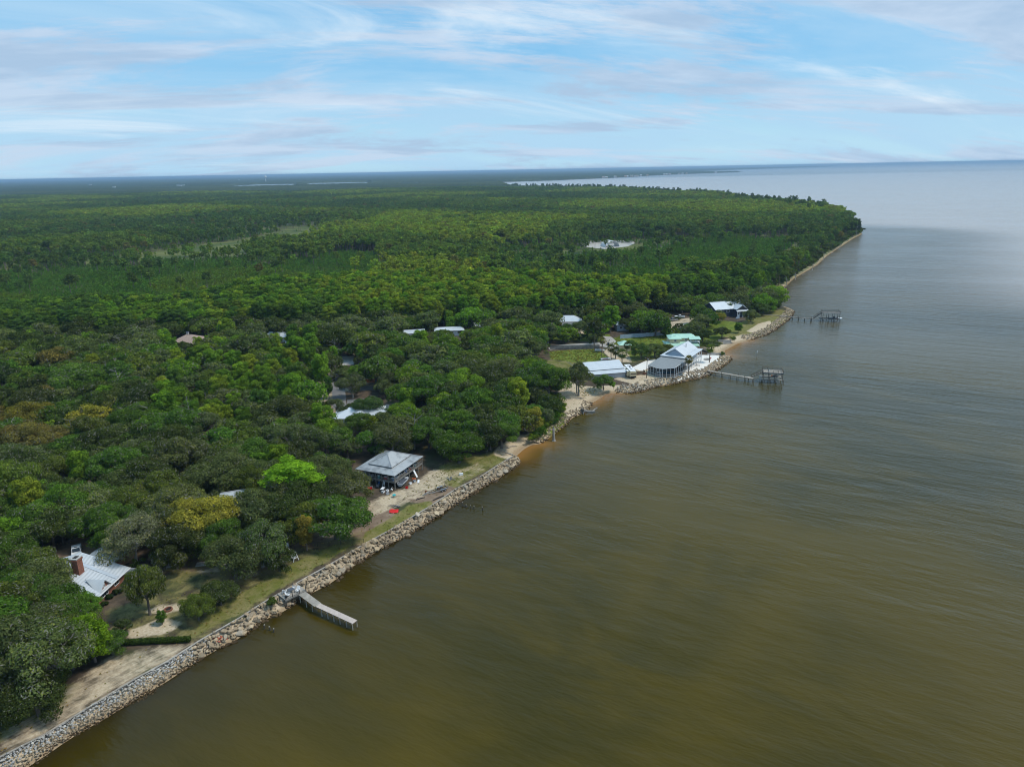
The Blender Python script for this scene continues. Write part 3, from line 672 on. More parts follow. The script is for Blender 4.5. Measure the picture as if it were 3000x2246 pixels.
def far_woods():
    # plantation of young pines
    x, y, g = scatter(3.1, -760, 420, 480, 1120, 23, .3); u, v, _ = PX(x, y, 3.5); v = v + wob(x, y); u = u + 2 * wob(y, x)
    pl = (v <= bf(u) + 6) & (u < 1120) & (v > pf(u)); right = inside([(1900,745),(2000,725),(2120,690),(2290,688),(2345,735),(2330,770),(2150,800),(1950,812),(1800,830)], u, v); mid = (u > 1450) & (u < 1960) & (v > 728) & (v <= bf(u))
    dm = np.minimum.reduce([np.where(inside(m, x, y), 0, dist_line(m, x, y, True)) for m in MEADOW]); k = (pl | right | ((dm < 110) & (v <= bf(u)) & (g.random(len(x)) < .30)) | (mid & (g.random(len(x)) < .75))) & (dist_line(S_FAR, x, y) > 40)
    for m in MEADOW: k &= ~(inside(m, x, y) & (g.random(len(x)) < .97))
    pad = GP([(1690,712),(1860,708),(1880,722),(1700,730)], 3.5); k &= ~inside(pad, x, y)
    patch = np.sin(x * .021) * np.sin(y * .017 + x * .008)
    for i in np.nonzero(k)[0]:
        s = rnd.uniform(.5, 1.3) * (1.12 if right[i] else 1.0) * (1 + .25 * math.sin(x[i] * .05) * math.sin(y[i] * .043)); c = vary(TONE['young'][1], .14)
        if patch[i] > .3: c = (c[0] * 1.35, c[1] * 1.1, c[2])
        mass('youngpine', x[i], y[i], LZ - .05, s * 1.1, s, rnd.randrange(3), c)
    # pine forest to 2.7 km
    for step, ya, yb, seed in ((6.6, 520, 1250, 24), (7.6, 1250, 2000, 25), (9.2, 2000, 3300, 26)):
        x, y, g = scatter(step, -.80 * yb - 90, .42 * yb + 90, ya, yb, seed); u, v, _ = PX(x, y, 3.5); v = v + wob(x, y) * (ya < 1250); u = u + 2 * wob(y, x) * (ya < 1250)
        k = (v <= bf(u)) & (x < .8 * y); dm = np.minimum.reduce([np.where(inside(m, x, y), 0, dist_line(m, x, y, True)) for m in MEADOW])
        pl = ((u < 1120) & (v > pf(u))) | inside([(1900,745),(2000,725),(2120,690),(2290,688),(2345,735),(2330,770),(2150,800),(1950,812),(1800,830)], u, v); mid = (u > 1450) & (u < 1960) & (v > 728); stand = (u > 1000) & (u < 1560) & (v > 738)
        p = np.where(pl, .03, np.where(mid, .10, np.where(stand, .62, .92))); p = np.where(dm <= 0, .03, np.where((dm < 70) & ~pl & ~stand, np.minimum(p, .42), p))
        n1 = np.sin(x * .0063 + 1.3 * np.sin(y * .0041)) * np.sin(y * .0052 + 1.1 * np.sin(x * .0037)); n2 = np.sin(x * .019 + y * .006) * np.sin(y * .013 - x * .004)
        p = np.where((n1 < -.55) & ~stand & ~pl, p * .45, p)
        k &= g.random(len(x)) < p
        if yb < 2000: k &= dist_line(SHORE_NEAR + S_BAY, x, y) > 4
        for i in np.nonzero(k)[0]:
            m = n1[i] + .5 * n2[i]; bright = m > .38; s = rnd.uniform(.72, 1.12) * (1 + .12 * n1[i]) * (.85 if dm[i] < 70 else 1)
            if stand[i]: s *= .95
            c = vary((.128, .172, .030) if bright else (.080, .122, .030) if m > -.3 else (.058, .096, .031), .14)
            if rnd.random() < .02: c = vary((.10, .095, .04))
            kind = 'farpine'; mass(kind, x[i], y[i], LZ - .05, s * rnd.uniform(1.0, 1.4), s, rnd.randrange(4), c)
    # uneven tall pines along the far edge of the point, seen against the bay
    for (ax, ay), (bx, by) in zip(S_BAY[1:], S_BAY[2:-2]):
        l = math.hypot(bx - ax, by - ay)
        for _ in range(int(l / 7)):
            t = rnd.random(); nx, ny = -(by - ay) / l, (bx - ax) / l; d = rnd.uniform(4, 60); x, y = ax + (bx - ax) * t + nx * d, ay + (by - ay) * t + ny * d
            if inside(LAND, [x], [y])[0]: s = rnd.uniform(.95, 1.5); mass('farpine', x, y, LZ - .05, s * rnd.uniform(.6, .9), s, rnd.randrange(4), vary((.055, .085, .027)))
    # low oak scrub and thickets: along the pine edge, under the trees, along the bay shore
    x, y, g = scatter(4.6, -420, 480, 90, 960, 27); u, v, _ = PX(x, y, 2.5); ds = dist_line(SHORE_NEAR, x, y)
    free = np.ones(len(x), bool)
    for c in CLEAR + MEADOW: free &= ~inside(c, x, y)
    edge = (v > bf(u)) | (ds < 18); k = free & edge & (ds > np.where(y > 440, 2.0, 5)) & (g.random(len(x)) < np.where((ds < 14) & (y > 430), .85, np.where((u > 1950) | (v > 1100), .38, .20)))
    for i in np.nonzero(k)[0]:
        t = dict(x=float(x[i]), y=float(y[i]), z=2.0, h=3.0, w=4.2)
        if blocked(t): continue
        s = rnd.uniform(.6, 1.5) * (1.9 if ds[i] < 18 and y[i] > 430 else 1); mass('thicket', x[i], y[i], float(land_z(x[i:i+1], y[i:i+1])[0]) - .1, s, s, rnd.randrange(3), vary(TONE[rnd.choice(['green', 'dark', 'olive', 'dark'])][1]))
far_woods()

def tufts():
    "dry grass tufts and weeds over the yards"
    g = random.Random(31)
    for k, a, e, poly in PATCH:
        xs = [q[0] for q in poly]; ys = [q[1] for q in poly]
        if min(ys) > 330 or k == SHELL: continue
        ar = abs(sum(poly[i][0] * poly[(i + 1) % len(poly)][1] - poly[(i + 1) % len(poly)][0] * poly[i][1] for i in range(len(poly)))) / 2
        for _ in range(int(min(900, ar * (1.8 if k in (LAWN, WEED) else .35)))):
            x, y = g.uniform(min(xs), max(xs)), g.uniform(min(ys), max(ys))
            if not inside(poly, [x], [y])[0]: continue
            c = vary([(.15, .16, .04), (.20, .185, .07), (.25, .21, .10), (.13, .15, .035)][g.randrange(4)], .15)
            if (k == LAWN and math.sin(x * .9) * math.sin(y * .7 + x * .3) < -.35): continue
            s = g.uniform(.035, .08) * (1.8 if k == WEED else 1); mass('thicket', x, y, LZ - .02, s * 1.3, s, g.randrange(3), c)
tufts()
# ---- single trees one can point at (foot pixel, height, width, tone, label)
HAND = [
 ('pine', (868,1500), 14.5, 16.5, 'lime', 2, 'bright lime-green spreading pine rising above the darker oaks'),
 ('oak', (610,1590), 13.5, 16, 'yellow', 0, 'large yellowing oak with a broad olive-gold crown'),
 ('oak', (985,1578), 11.5, 17, 'green', 1, 'spreading oak with a leaning dark trunk beside the wire fence'),
 ('sandpine', (900,1612), 9.0, 5, 'yellow', 1, 'slim yellowing tree with pale trunk beside the wire fence'),
 ('oak', (440,1800), 12.5, 8.0, 'olive', 2, 'solitary yard oak beside the round fire ring'),
 ('oak', (582,1815), 6.0, 7.0, 'olive', 3, 'low grey-green yard tree beside the sandy patch'),
 ('oak', (648,1772), 5.4, 8.2, 'dark', 4, 'dense round dark green yard tree on the lawn'),
 ('sandpine', (476,1828), 3.2, 2.2, 'green', 0, 'little sapling on bare sand below the fire ring'),
 ('oak', (362,1858), 3.6, 3.6, 'dark', 5, 'small dark shrub-like oak near the clipped hedge'),
 ('oak', (60,2010), 14.5, 15, 'grey', 1, 'big grey-green oak overhanging the sandy strip'),
 ('oak', (115,2095), 8.0, 10, 'dark', 3, 'low dark oak leaning over the sand track'),
 ('sandpine', (280,1938), 9.5, 8.0, 'lime', 2, 'fresh green pine with pale trunk beside the clipped hedge'),
 ('oak', (215,1960), 5.0, 8.5, 'dark', 0, 'dense dark green thicket oak at the sand track edge'),
 ('oak', (330,1915), 5.0, 6.0, 'green', 2, 'low green oak where the clipped hedge begins'),
 ('oak', (165,1905), 9.5, 11, 'green', 4, 'mid green oak in front of the brick house'),
 ('oak', (40,1860), 12.5, 13, 'olive', 5, 'tall olive oak close by the brick house gable'),
 ('oak', (95,1800), 11, 12, 'green', 0, 'rounded green oak covering the white house roof'),
 ('greyoak', (150,1830), 9.5, 9, 'grey', 1, 'thin grey oak with bare twigs against the white roof'),
 ('oak', (20,1740), 12.5, 13, 'green', 3, 'sunlit green oak in the clump beside the brick house'),
 ('oak', (105,1720), 10, 11, 'olive', 2, 'olive oak standing behind the brick house chimney'),
 ('greyoak', (400,1655), 13.5, 13, 'silver', 0, 'silvery lichen-covered oak behind the yard'),
 ('oak', (520,1665), 11.5, 11, 'dark', 5, 'dark round oak at the edge of the brown yard'),
 ('oak', (330,1600), 12, 13, 'green', 1, 'green oak shading the parked white pickup'),
 ('oak', (160,1610), 11.5, 13, 'dark', 4, 'dark oak shading the back drive'),
 ('oak', (690,1690), 10.5, 13, 'grey', 3, 'wide grey-green oak with low limbs over the lawn'),
 ('greyoak', (770,1660), 11.5, 13, 'grey', 2, 'grey oak hung with lichen above the white swing frame'),
 ('oak', (820,1672), 6.0, 7.5, 'dark', 2, 'dark bushy oak in front of the white swing frame'),
 ('oak', (760,1560), 12.5, 14, 'grey', 0, 'tall grey-green oak next to the lime pine'),
 ('oak', (1020,1480), 10.5, 13, 'grey', 5, 'grey oak crowding the stilted house veranda'),
 ('oak', (950,1440), 12, 14, 'grey', 3, 'broad grey-green oak behind the lime pine'),
 ('oak', (1345,1355), 10.5, 14, 'green', 0, 'wide light green oak on the lawn by the timber wall'),
 ('oak', (1310,1340), 7.5, 9, 'dark', 2, 'dark oak close behind the stilted house'),
 ('oak', (1425,1320), 10.5, 11, 'dark', 1, 'dark green shore oak near the beach end of the timber wall'),
 ('oak', (1470,1310), 9.5, 11, 'green', 4, 'leafy shore oak above the small sandy beach'),
 ('sandpine', (1565,1268), 9.0, 6.5, 'yellow', 3, 'yellowing tree with two pale bare trunks at the shore'),
 ('greyoak', (1600,1240), 6.5, 6, 'grey', 1, 'half-bare grey shrub tree above the shore stones'),
 ('oak', (1500,1250), 9, 11, 'olive', 0, 'olive oak behind the shore thicket'),
 ('oak', (1610,1150), 7.5, 10, 'green', 3, 'leafy green tree by the sandy path to the barn'),
 ('oak', (1590,1120), 9.5, 11, 'deep', 1, 'very dark broad tree beside the barn lawn'),
 ('greyoak', (1695,1155), 14, 11, 'grey', 2, 'tall half-bare grey oak by the barn end'),
 ('oak', (1768,1140), 6.6, 9.0, 'green', 2, 'round green shore tree in front of the barn wall'),
 ('thicket', (1797,1138), 3.0, 3.6, 'bright', 0, 'small fresh green bush beside the shore boulders'),
 ('oak', (1878,1050), 8.0, 9.5, 'green', 5, 'dense green tree between the garage and the pool house'),
 ('oak', (1918,1048), 7.5, 10, 'grey', 1, 'grey-green oak behind the screened pool enclosure'),
 ('oak', (1955,1040), 6.0, 8, 'olive', 3, 'olive oak in front of the green-roofed house'),
 ('oak', (2058,1002), 7.5, 9.5, 'deep', 0, 'dark oak beside the green-roofed house balcony'),
 ('oak', (2085,1025), 5.5, 9.5, 'grey', 4, 'low grey oak spreading over the beach bank'),
 ('oak', (2115,990), 6.5, 9, 'dark', 2, 'dark oak above the broken concrete bank'),
 ('oak', (2200,945), 8, 10, 'grey', 1, 'grey oak beside the dark-walled shore house'),
 ('oak', (2255,915), 8.5, 13, 'deep', 3, 'leaning dark oak at the lawn by the far pier'),
 ('sandpine', (2162,975), 5.5, 5, 'green', 1, 'small green tree on the weedy bank'),
 ('oak', (2105,945), 6.5, 8, 'yellow', 0, 'yellow-green oak before the dark-walled shore house'),
 ('oak', (1620,975), 8.5, 9, 'rust', 1, 'rusty orange-tinged tree by the tin-roofed house'),
 ('oak', (1622,905), 12, 14, 'yellow', 5, 'large golden autumn-tinged tree before the pine belt'),
 ('oak', (200,1870), 10.0, 9.5, 'green', 3, 'leafy green oak in front of the brick chimney'),
 ('greyoak', (165,1770), 9.0, 8.5, 'olive', 0, 'straggly olive oak leaning over the white roof edge'),
 ('oak', (1025,1225), 6.0, 7.0, 'dark', 2, 'dark round oak in front of the white metal-roofed house'),
 ('oak', (1085,1225), 9.0, 11, 'deep', 0, 'very dark oak hiding the middle of the white metal-roofed house'),
 ('greyoak', (985,1215), 7.5, 6, 'grey', 1, 'slim grey oak at the corner of the white metal-roofed house'),
 ('greyoak', (1035,1165), 11, 11, 'grey', 2, 'tall weeping grey oak beside the asphalt drive'),
 ('oak', (1128,1165), 8, 8, 'grey', 4, 'grey-green oak in front of the orange fence'),
 ('oak', (1145,1150), 9.5, 9, 'dark', 5, 'dense dark oak at the end of the orange fence'),
 ('oak', (1660,985), 7.5, 8, 'green', 1, 'green tree on the verge of the pale lane'),
 ('oak', (1700,978), 8, 8, 'grey', 3, 'grey-green tree before the tin-roofed cottage'),
 ('oak', (1740,1012), 6.5, 5.5, 'dark', 2, 'dark upright tree at the fence beside the lane'),
 ('oak', (1650,1005), 5, 5, 'green', 4, 'low green tree at the lane verge'),
 ('oak', (1840,968), 8, 10, 'dark', 0, 'dark tree behind the blue-grey panel fence'),
 ('oak', (1890,972), 8.5, 11, 'green', 1, 'broad green tree behind the blue-grey panel fence'),
 ('oak', (1935,962), 8, 10, 'grey', 5, 'grey oak at the far end of the panel fence'),
 ('oak', (1848,1022), 5, 6.5, 'green', 2, 'round green tree beside the cream garage'),
 ('oak', (2010,1000), 4.0, 5, 'olive', 3, 'small olive tree against the green-roofed house'),
 ('oak', (2040,975), 7, 9, 'grey', 0, 'grey oak on the slope behind the green-roofed house'),
 ('oak', (2075,955), 7, 9, 'green', 4, 'green oak below the parked pickups'),
 ('oak', (2225,925), 8.5, 11, 'green', 5, 'leafy green oak between the dark-walled house and the lawn'),
 ('oak', (2205,900), 9, 9, 'rust', 2, 'orange-tinged oak beside the dark-walled house'),
 ('oak', (180,1835), 9.5, 10.5, 'green', 2, 'dense green oak spread before the white house roof'),
 ('oak', (250,1805), 5.5, 6.5, 'lush', 4, 'low lush oak below the brick chimney'),
 ('oak', (975,1280), 7.0, 9, 'grey', 1, 'grey oak hiding the wall of the chimneyed white house'),
 ('oak', (1055,1268), 8.0, 9.5, 'green', 3, 'green oak hiding the front of the chimneyed white house'),
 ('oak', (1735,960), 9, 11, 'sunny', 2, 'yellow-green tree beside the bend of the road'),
]
for kind, (fu, fv), h, wd, tone, var, lab in HAND:
    p = G(fu, fv, LZ); TREES.append(dict(kind=kind, x=p.x, y=p.y, z=LZ, h=h, w=wd, rot=rnd.random() * 6.28, tone=tone, var=var % len(PROTO[kind]), label=lab))

LANDMARK = [((-90, 130), 'the brick house'), ((-35, 187), 'the stilted grey house'), ((-52, 240), 'the chimneyed white house'), ((-180, 375), 'the tan-roofed house'), ((-125, 380), 'the bright white roofs'),
            ((40, 300), 'the grey barn'), ((65, 320), 'the screened pool house'), ((105, 340), 'the green-roofed house'), ((35, 390), 'the bend of the road'), ((130, 400), 'the dark-walled shore house'), ((-15, 240), 'the shore thicket'), ((-60, 160), 'the lime pine')]
def where(x, y):
    d = [(math.hypot(x - a, y - b), n) for (a, b), n in LANDMARK]; k = min(d)
    if k[0] < 32: return 'close to ' + k[1]
    if k[0] < 85: return 'beyond ' + k[1]
    return 'deep in the coastal wood'
def zdepth(t): return t['y'] * math.cos(PIT) - (t['z'] - H) * math.sin(PIT)
KINDNAME = dict(oak=('oak_tree', 'oak', 'oak tree'), greyoak=('oak_tree', 'half-bare lichened oak', 'oak tree'), pine=('pine_tree', 'tall pine', 'pine tree'), sandpine=('pine_tree', 'bushy pine', 'pine tree'), thicket=('bush', 'bush', 'bush'))
fam = {}
for t in TREES: fam.setdefault(KINDNAME[t['kind']][0], []).append(t)
for name, ts in fam.items():
    ts.sort(key=lambda t: -(t['w'] * t['h']) ** .5 / zdepth(t) * (100 if 'label' in t else 1))
    for i, t in enumerate(ts):
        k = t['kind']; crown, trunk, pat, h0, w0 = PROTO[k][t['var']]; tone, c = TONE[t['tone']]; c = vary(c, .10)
        sx, sz = t['w'] / w0, t['h'] / h0
        if i < 298:
            nm, word, cat = KINDNAME[k]
            size = 'big' if t['h'] > (15 if k == 'pine' else 10.8) else 'small' if t['h'] < (11 if k == 'pine' else 7.5) else ''
            ar = t['w'] / t['h']; form = ('wide' if ar > 1.2 else 'narrow' if ar < 1.02 else '') if k in ('oak', 'greyoak') else ('full' if ar > .6 else 'slim' if ar < .5 else '')
            lab = ' '.join((t.get('label') or f"{size} {form} {tone} {word} {where(t['x'], t['y'])}").split())
            e = thing(nm, lab, cat, (t['x'], t['y'], t['z'] - .05), t['rot'], 'woodland oaks' if nm == 'oak_tree' else 'woodland pines' if nm == 'pine_tree' else None)
            q = rnd.uniform(.86, 1.16); e.scale = (sx * q, sx / q, sz)
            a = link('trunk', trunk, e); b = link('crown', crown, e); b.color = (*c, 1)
        else: mass(k, t['x'], t['y'], t['z'] - .05, sx, sz, t['var'], c)

# ---- the rest of each wood as one mass of instances
def mass_object(name, kinds, label, cat):
    tree = bpy.data.node_groups.new(name, 'GeometryNodeTree'); tree.interface.new_socket('Geometry', in_out='INPUT', socket_type='NodeSocketGeometry'); tree.interface.new_socket('Geometry', in_out='OUTPUT', socket_type='NodeSocketGeometry')
    N, L = tree.nodes, tree.links; gi = N.new('NodeGroupInput'); go = N.new('NodeGroupOutput'); jn = N.new('GeometryNodeJoinGeometry'); L.new(jn.outputs[0], go.inputs[0])
    def named(n, typ):
        a = N.new('GeometryNodeInputNamedAttribute'); a.data_type = typ; a.inputs[0].default_value = n; return a.outputs[0]
    rows = []; ids = []; k = 0
    for kind in kinds:
        for vi in range(len(PROTO[kind])):
            r = [q for q in MASS[kind] if q[6] == vi]
            if not r: continue
            rows += r; ids += [k] * len(r)
            sp = N.new('GeometryNodeSeparateGeometry'); sp.domain = 'POINT'; L.new(gi.outputs[0], sp.inputs[0])
            cm = N.new('FunctionNodeCompare'); cm.data_type = 'INT'; cm.operation = 'EQUAL'; L.new(named('pattern', 'INT'), cm.inputs[2]); cm.inputs[3].default_value = k; L.new(cm.outputs[0], sp.inputs[1])
            ip = N.new('GeometryNodeInstanceOnPoints'); L.new(sp.outputs[0], ip.inputs['Points'])
            oi = N.new('GeometryNodeObjectInfo'); oi.inputs[0].default_value = PROTO[kind][vi][2]; oi.inputs['As Instance'].default_value = True; L.new(oi.outputs['Geometry'], ip.inputs['Instance'])
            L.new(named('turn', 'FLOAT_VECTOR'), ip.inputs['Rotation']); L.new(named('size', 'FLOAT_VECTOR'), ip.inputs['Scale'])
            L.new(ip.outputs[0], jn.inputs[0]); k += 1
    a = np.array(rows, np.float32); me = bpy.data.meshes.new(name); me.vertices.add(len(a)); me.vertices.foreach_set('co', a[:, :3].ravel())
    def put(n, typ, arr, f): me.attributes.new(n, typ, 'POINT').data.foreach_set(f, arr.ravel())
    put('pattern', 'INT', np.array(ids, np.int32), 'value'); z = np.zeros(len(a), np.float32)
    put('turn', 'FLOAT_VECTOR', np.stack([z, z, a[:, 5]], 1), 'vector'); put('size', 'FLOAT_VECTOR', np.stack([a[:, 3], a[:, 3], a[:, 4]], 1), 'vector')
    put('tint', 'FLOAT_COLOR', np.concatenate([a[:, 7:10], np.ones((len(a), 1), np.float32)], 1), 'color')
    me.update(); o = link(name, me); m = o.modifiers.new('trees', 'NODES'); m.node_group = tree; tag(o, label, cat, kind='stuff'); print(name, len(a)); return o
mass_object('woodland', ['oak', 'greyoak', 'pine', 'sandpine'], 'mixed coastal wood of oaks and pines behind the houses', 'wood')
mass_object('forest', ['farpine'], 'pine forest reaching far back behind the plantation', 'forest')
mass_object('plantation', ['youngpine'], 'dense plantation of vivid green young pines', 'plantation')
mass_object('undergrowth', ['thicket'], 'low scrub and bushes under and between the trees', 'undergrowth')

# ---- forest canopy too far off to tell trees apart
def far_canopy():
    th = np.radians(np.arange(-52, 50, .13)); r = 3150 * np.exp(np.arange(0, 2.75, .0085)); T, RR = np.meshgrid(th, r); g = np.random.default_rng(9)
    RR = RR * (1 + g.uniform(-.003, .003, RR.shape)); T = T + g.uniform(-.0006, .0006, T.shape)
    x = RR * np.sin(T); y = RR * np.cos(T); land = inside(LAND, x, y)
    for q in LAGOON: land &= ~inside(q, x, y)
    z = LZ + 11 + g.random(x.shape) * 6 + 3.0 * np.sin(x * .004) * np.sin(y * .003)
    ny, nx = x.shape; i = np.arange(nx * ny).reshape(ny, nx); q = np.stack([i[:-1, :-1], i[:-1, 1:], i[1:, 1:], i[1:, :-1]], -1).reshape(-1, 4)
    ok = land.ravel()[q].all(1); z = np.where(land, z, LZ)
    # let the canopy come down to the ground at its edges
    edge = np.zeros(nx * ny, bool); bad = q[~ok]; edge[np.unique(bad)] = True; zz = z.ravel().copy(); zz[edge] = LZ - .5
    me = np_mesh('forest', np.stack([x.ravel(), y.ravel(), zz], 1), q[ok], M['canopy'])
    tag(link('forest', me), 'hazy blue-green forest along the horizon', 'forest', kind='stuff')
def mat_canopy():
    t = NT('far_canopy'); p = t.pos(); n = t.noise(p, .0016, 6, .65); f = t.noise(p, .03, 4, .7)
    c = t.mix(t.ramp(n, .38, .64), (.036, .056, .026), (.070, .088, .032)); return t.pbr(t.mix(t.ramp(f, .4, .7), c, (.03, .045, .024)), 1.0, spec=0.0)
M['canopy'] = mat_canopy(); far_canopy()
# ------------------------------------------------------------------ shore works: stones, timber wall, piers
def mat_rock(name, col, col2, attr):
    t = NT(name); p = t.coord(); n = t.noise(p, 1.6, 6, .65); g = t.noise(p, 8, 4, .6)
    tint = t.node('ShaderNodeAttribute', _attribute_name='tint').outputs['Color'] if attr else t.node('ShaderNodeObjectInfo').outputs['Color']
    c = t.mix(t.ramp(n, .3, .7), t.mix(1.0, tint, (.72, .70, .66), 'MULTIPLY'), tint)
    c = t.mix(t.math('MULTIPLY', t.ramp(g, .5, .8), .45), c, t.mix(1.0, tint, (.45, .42, .38), 'MULTIPLY'))
    z = t.node('ShaderNodeSeparateXYZ', Vector=t.pos()).outputs[2]
    c = t.mix(t.ramp(t.math('ADD', z, t.math('MULTIPLY', n, .25)), .42, .68), t.mix(1.0, c, (.24, .20, .15), 'MULTIPLY'), c)     # algae and damp up to the high-water mark
    return t.pbr(c, .92, 0, t.bump(g, .5, .05), .2)
M['rock'] = mat_rock('stone', 0, 0, False); M['rock_i'] = mat_rock('stone_mass', 0, 0, True)
def rock_shape(seed):
    g = random.Random(seed); bm = bmesh.new()
    s = (1, g.uniform(.62, .95), g.uniform(.42, .68))
    for i in range(15):
        v = Vector((g.gauss(0, 1), g.gauss(0, 1), g.gauss(0, 1))).normalized() * g.uniform(.42, .56); bm.verts.new((v.x * s[0], v.y * s[1], v.z * s[2]))
    r = bmesh.ops.convex_hull(bm, input=bm.verts); bmesh.ops.delete(bm, geom=[e for e in r['geom_interior'] if isinstance(e, bmesh.types.BMVert)], context='VERTS')
    me = bpy.data.meshes.new('stone'); bm.to_mesh(me); bm.free(); me.materials.append(M['rock']); return me
ROCKS = [rock_shape(i) for i in range(12)]
RDATA = []
for me in ROCKS:
    v = np.array([q.co for q in me.vertices]); me.calc_loop_triangles(); f = np.array([t.vertices[:] for t in me.loop_triangles]); RDATA.append((v, f))
def rot3(g):
    a, b, c = g.uniform(0, 6.28), g.gauss(0, .35), g.gauss(0, .35)
    return Matrix.Rotation(a, 3, 'Z') @ Matrix.Rotation(b, 3, 'X') @ Matrix.Rotation(c, 3, 'Y')
def shade(g, c): k = g.uniform(.60, 1.0); return tuple(q * k * g.uniform(.985, 1.015) for q in c)
TAN = [(.54, .42, .28), (.50, .39, .265), (.44, .345, .24), (.58, .46, .32), (.47, .40, .31), (.40, .31, .215)]
WHITE = [(.62, .60, .57), (.52, .51, .50), (.44, .43, .42), (.57, .54, .49)]
def stones(name, label, spots, keep):
    "spots: x, y, z, size, tint. The largest in view become parts of their own, the rest one mass"
    e = thing(name, label, 'riprap', (spots[0][0], spots[0][1], 0)); o0 = Vector(e.location)
    def app(s): return -(s[3] ** 1.3) / math.hypot(s[0], s[1], s[2] - H) - (s[2] * .0012)
    sp = sorted(spots, key=app); g = random.Random(3)
    for s in sp[:keep]:
        o = link('stone', ROCKS[g.randrange(12)], e); o.location = Vector(s[:3]) - o0; o.rotation_euler = rot3(g).to_euler(); o.scale = (s[3],) * 3; o.color = (*s[4], 1)
    V, Fc, T = [], [], []; n = 0
    for s in sp[keep:]:
        v, f = RDATA[g.randrange(12)]; m = np.array(rot3(g)); V.append((v @ m.T) * s[3] + np.array(s[:3]) - np.array(o0)); Fc.append(f + n); T.append(np.repeat([s[4]], len(v), 0)); n += len(v)
    if V:
        me = np_mesh('stones', np.concatenate(V), np.concatenate(Fc), M['rock_i']); attr_color(me, 'tint', np.concatenate(T)); tag(link('stones', me, e), kind='stuff')
def resample(pts, step):
    out = []; acc = 0
    for (ax, ay), (bx, by) in zip(pts, pts[1:]):
        l = math.hypot(bx - ax, by - ay); t = acc
        while t < l: out.append((ax + (bx - ax) * t / l, ay + (by - ay) * t / l, (bx - ax) / l, (by - ay) / l)); t += step
        acc = t - l
    return out
def near_on(pts, x, y):
    best = None
    for (ax, ay), (bx, by) in zip(pts, pts[1:]):
        ux, uy = bx - ax, by - ay; t = max(0, min(1, ((x - ax) * ux + (y - ay) * uy) / (ux * ux + uy * uy + 1e-9))); px, py = ax + t * ux, ay + t * uy; d = math.hypot(px - x, py - y)
        if best is None or d < best[0]: best = (d, px, py)
    return best[1], best[2], best[0]
def riprap_wall():
    big, small = [], []; g = random.Random(8)
    for x, y, dx, dy in resample(WALL, .30):
        if y < 70: continue
        wx, wy, d = near_on(WLINE, x, y); fine = y < 112.5 + g.gauss(0, 1.6); reach = 1.16 + .16 * math.sin(x * .31) * math.sin(y * .53) + .1 * math.sin(x * 1.3)
        n = (11 if fine else 4)
        for k in range(n):
            t = (k + g.random()) / n * reach; px = x + (wx - x) * (t * .97 + .06) + g.gauss(0, .12); py = y + (wy - y) * (t * .97 + .06) + g.gauss(0, .12)
            z = LZ * (1 - t) ** .85 - .02 if t < 1 else -.12; z += g.uniform(-.08, .22)
            if fine:
                s = g.uniform(.28, .62); c = g.choice(WHITE) if t < .5 + g.gauss(0, .12) else g.choice(TAN)
                small.append((px, py, z, s, shade(g, c)))
            elif g.random() < .95:
                s = min(2.3, max(.35, g.lognormvariate(-.14, .44))); c = shade(g, g.choice(TAN))
                big.append((px, py, z, s, c))
    stones('riprap', 'sloping bank of big tan boulders below the timber wall', big, 298)
    stones('riprap', 'bank of small white and tan stones below the sand track', small, 290)
    # a reddish patch of broken brick on the stones, one pale block standing on top
    red = []
    for i in range(26): p = G(655 - i * 1.0 + rnd.gauss(0, 5), 1868 + i * .3 + rnd.gauss(0, 4), .9); red.append((p.x, p.y, .95 + rnd.uniform(0, .25), rnd.uniform(.3, .55), vary((.30, .10, .075), .15)))
    stones('rubble', 'heap of broken red brick rubble lying on the boulders', red, 26)
    p = G(1224, 1510, 1.9); b = link('boulder', ROCKS[4].copy()); b.location = (p.x, p.y, 2.25); b.scale = (2.0, 1.3, 2.6); b.rotation_euler = (0, .3, .5); b.color = (.62, .56, .47, 1); tag(b, 'pale slab of stone standing upright on the bank edge', 'boulder')
riprap_wall()
def bank(label, line, wid, dens, s0, s1, keep, tints=TAN):
    g = random.Random(len(label)); sp = []
    for x, y, dx, dy in resample(line, .5):
        nx, ny = -dy, dx
        if not inside(LAND, [x + nx * 2], [y + ny * 2])[0]: nx, ny = -nx, -ny
        for k in range(dens):
            t = g.uniform(-.10, 1.0) * wid; px, py = x + nx * t + g.gauss(0, .2), y + ny * t + g.gauss(0, .2)
            z = float(land_z(np.array([px]), np.array([py]))[0]); z = max(z, -.1) + .12
            sp.append((px, py, z, g.uniform(s0, s1), shade(g, g.choice(tints))))
    stones('riprap', label, sp, keep)
bank('narrow bank of pale stones below the green thicket', S_ROCK1, 3.2, 4, .5, 1.2, 90)
bank('broad rubble bank of broken stone around the pool house point', S_ROCK2[:9], 6.0, 7, .5, 1.35, 200, TAN + [(.52, .46, .38), (.58, .54, .47), (.33, .28, .22)])
bank('rounded tan stones edging the white shell beach', S_ROCK2[8:], 4.2, 6, .6, 1.5, 120)
bank('long curved stone bank along the far pier lawn', S_ROCK3, 4.6, 5, .6, 1.4, 120)

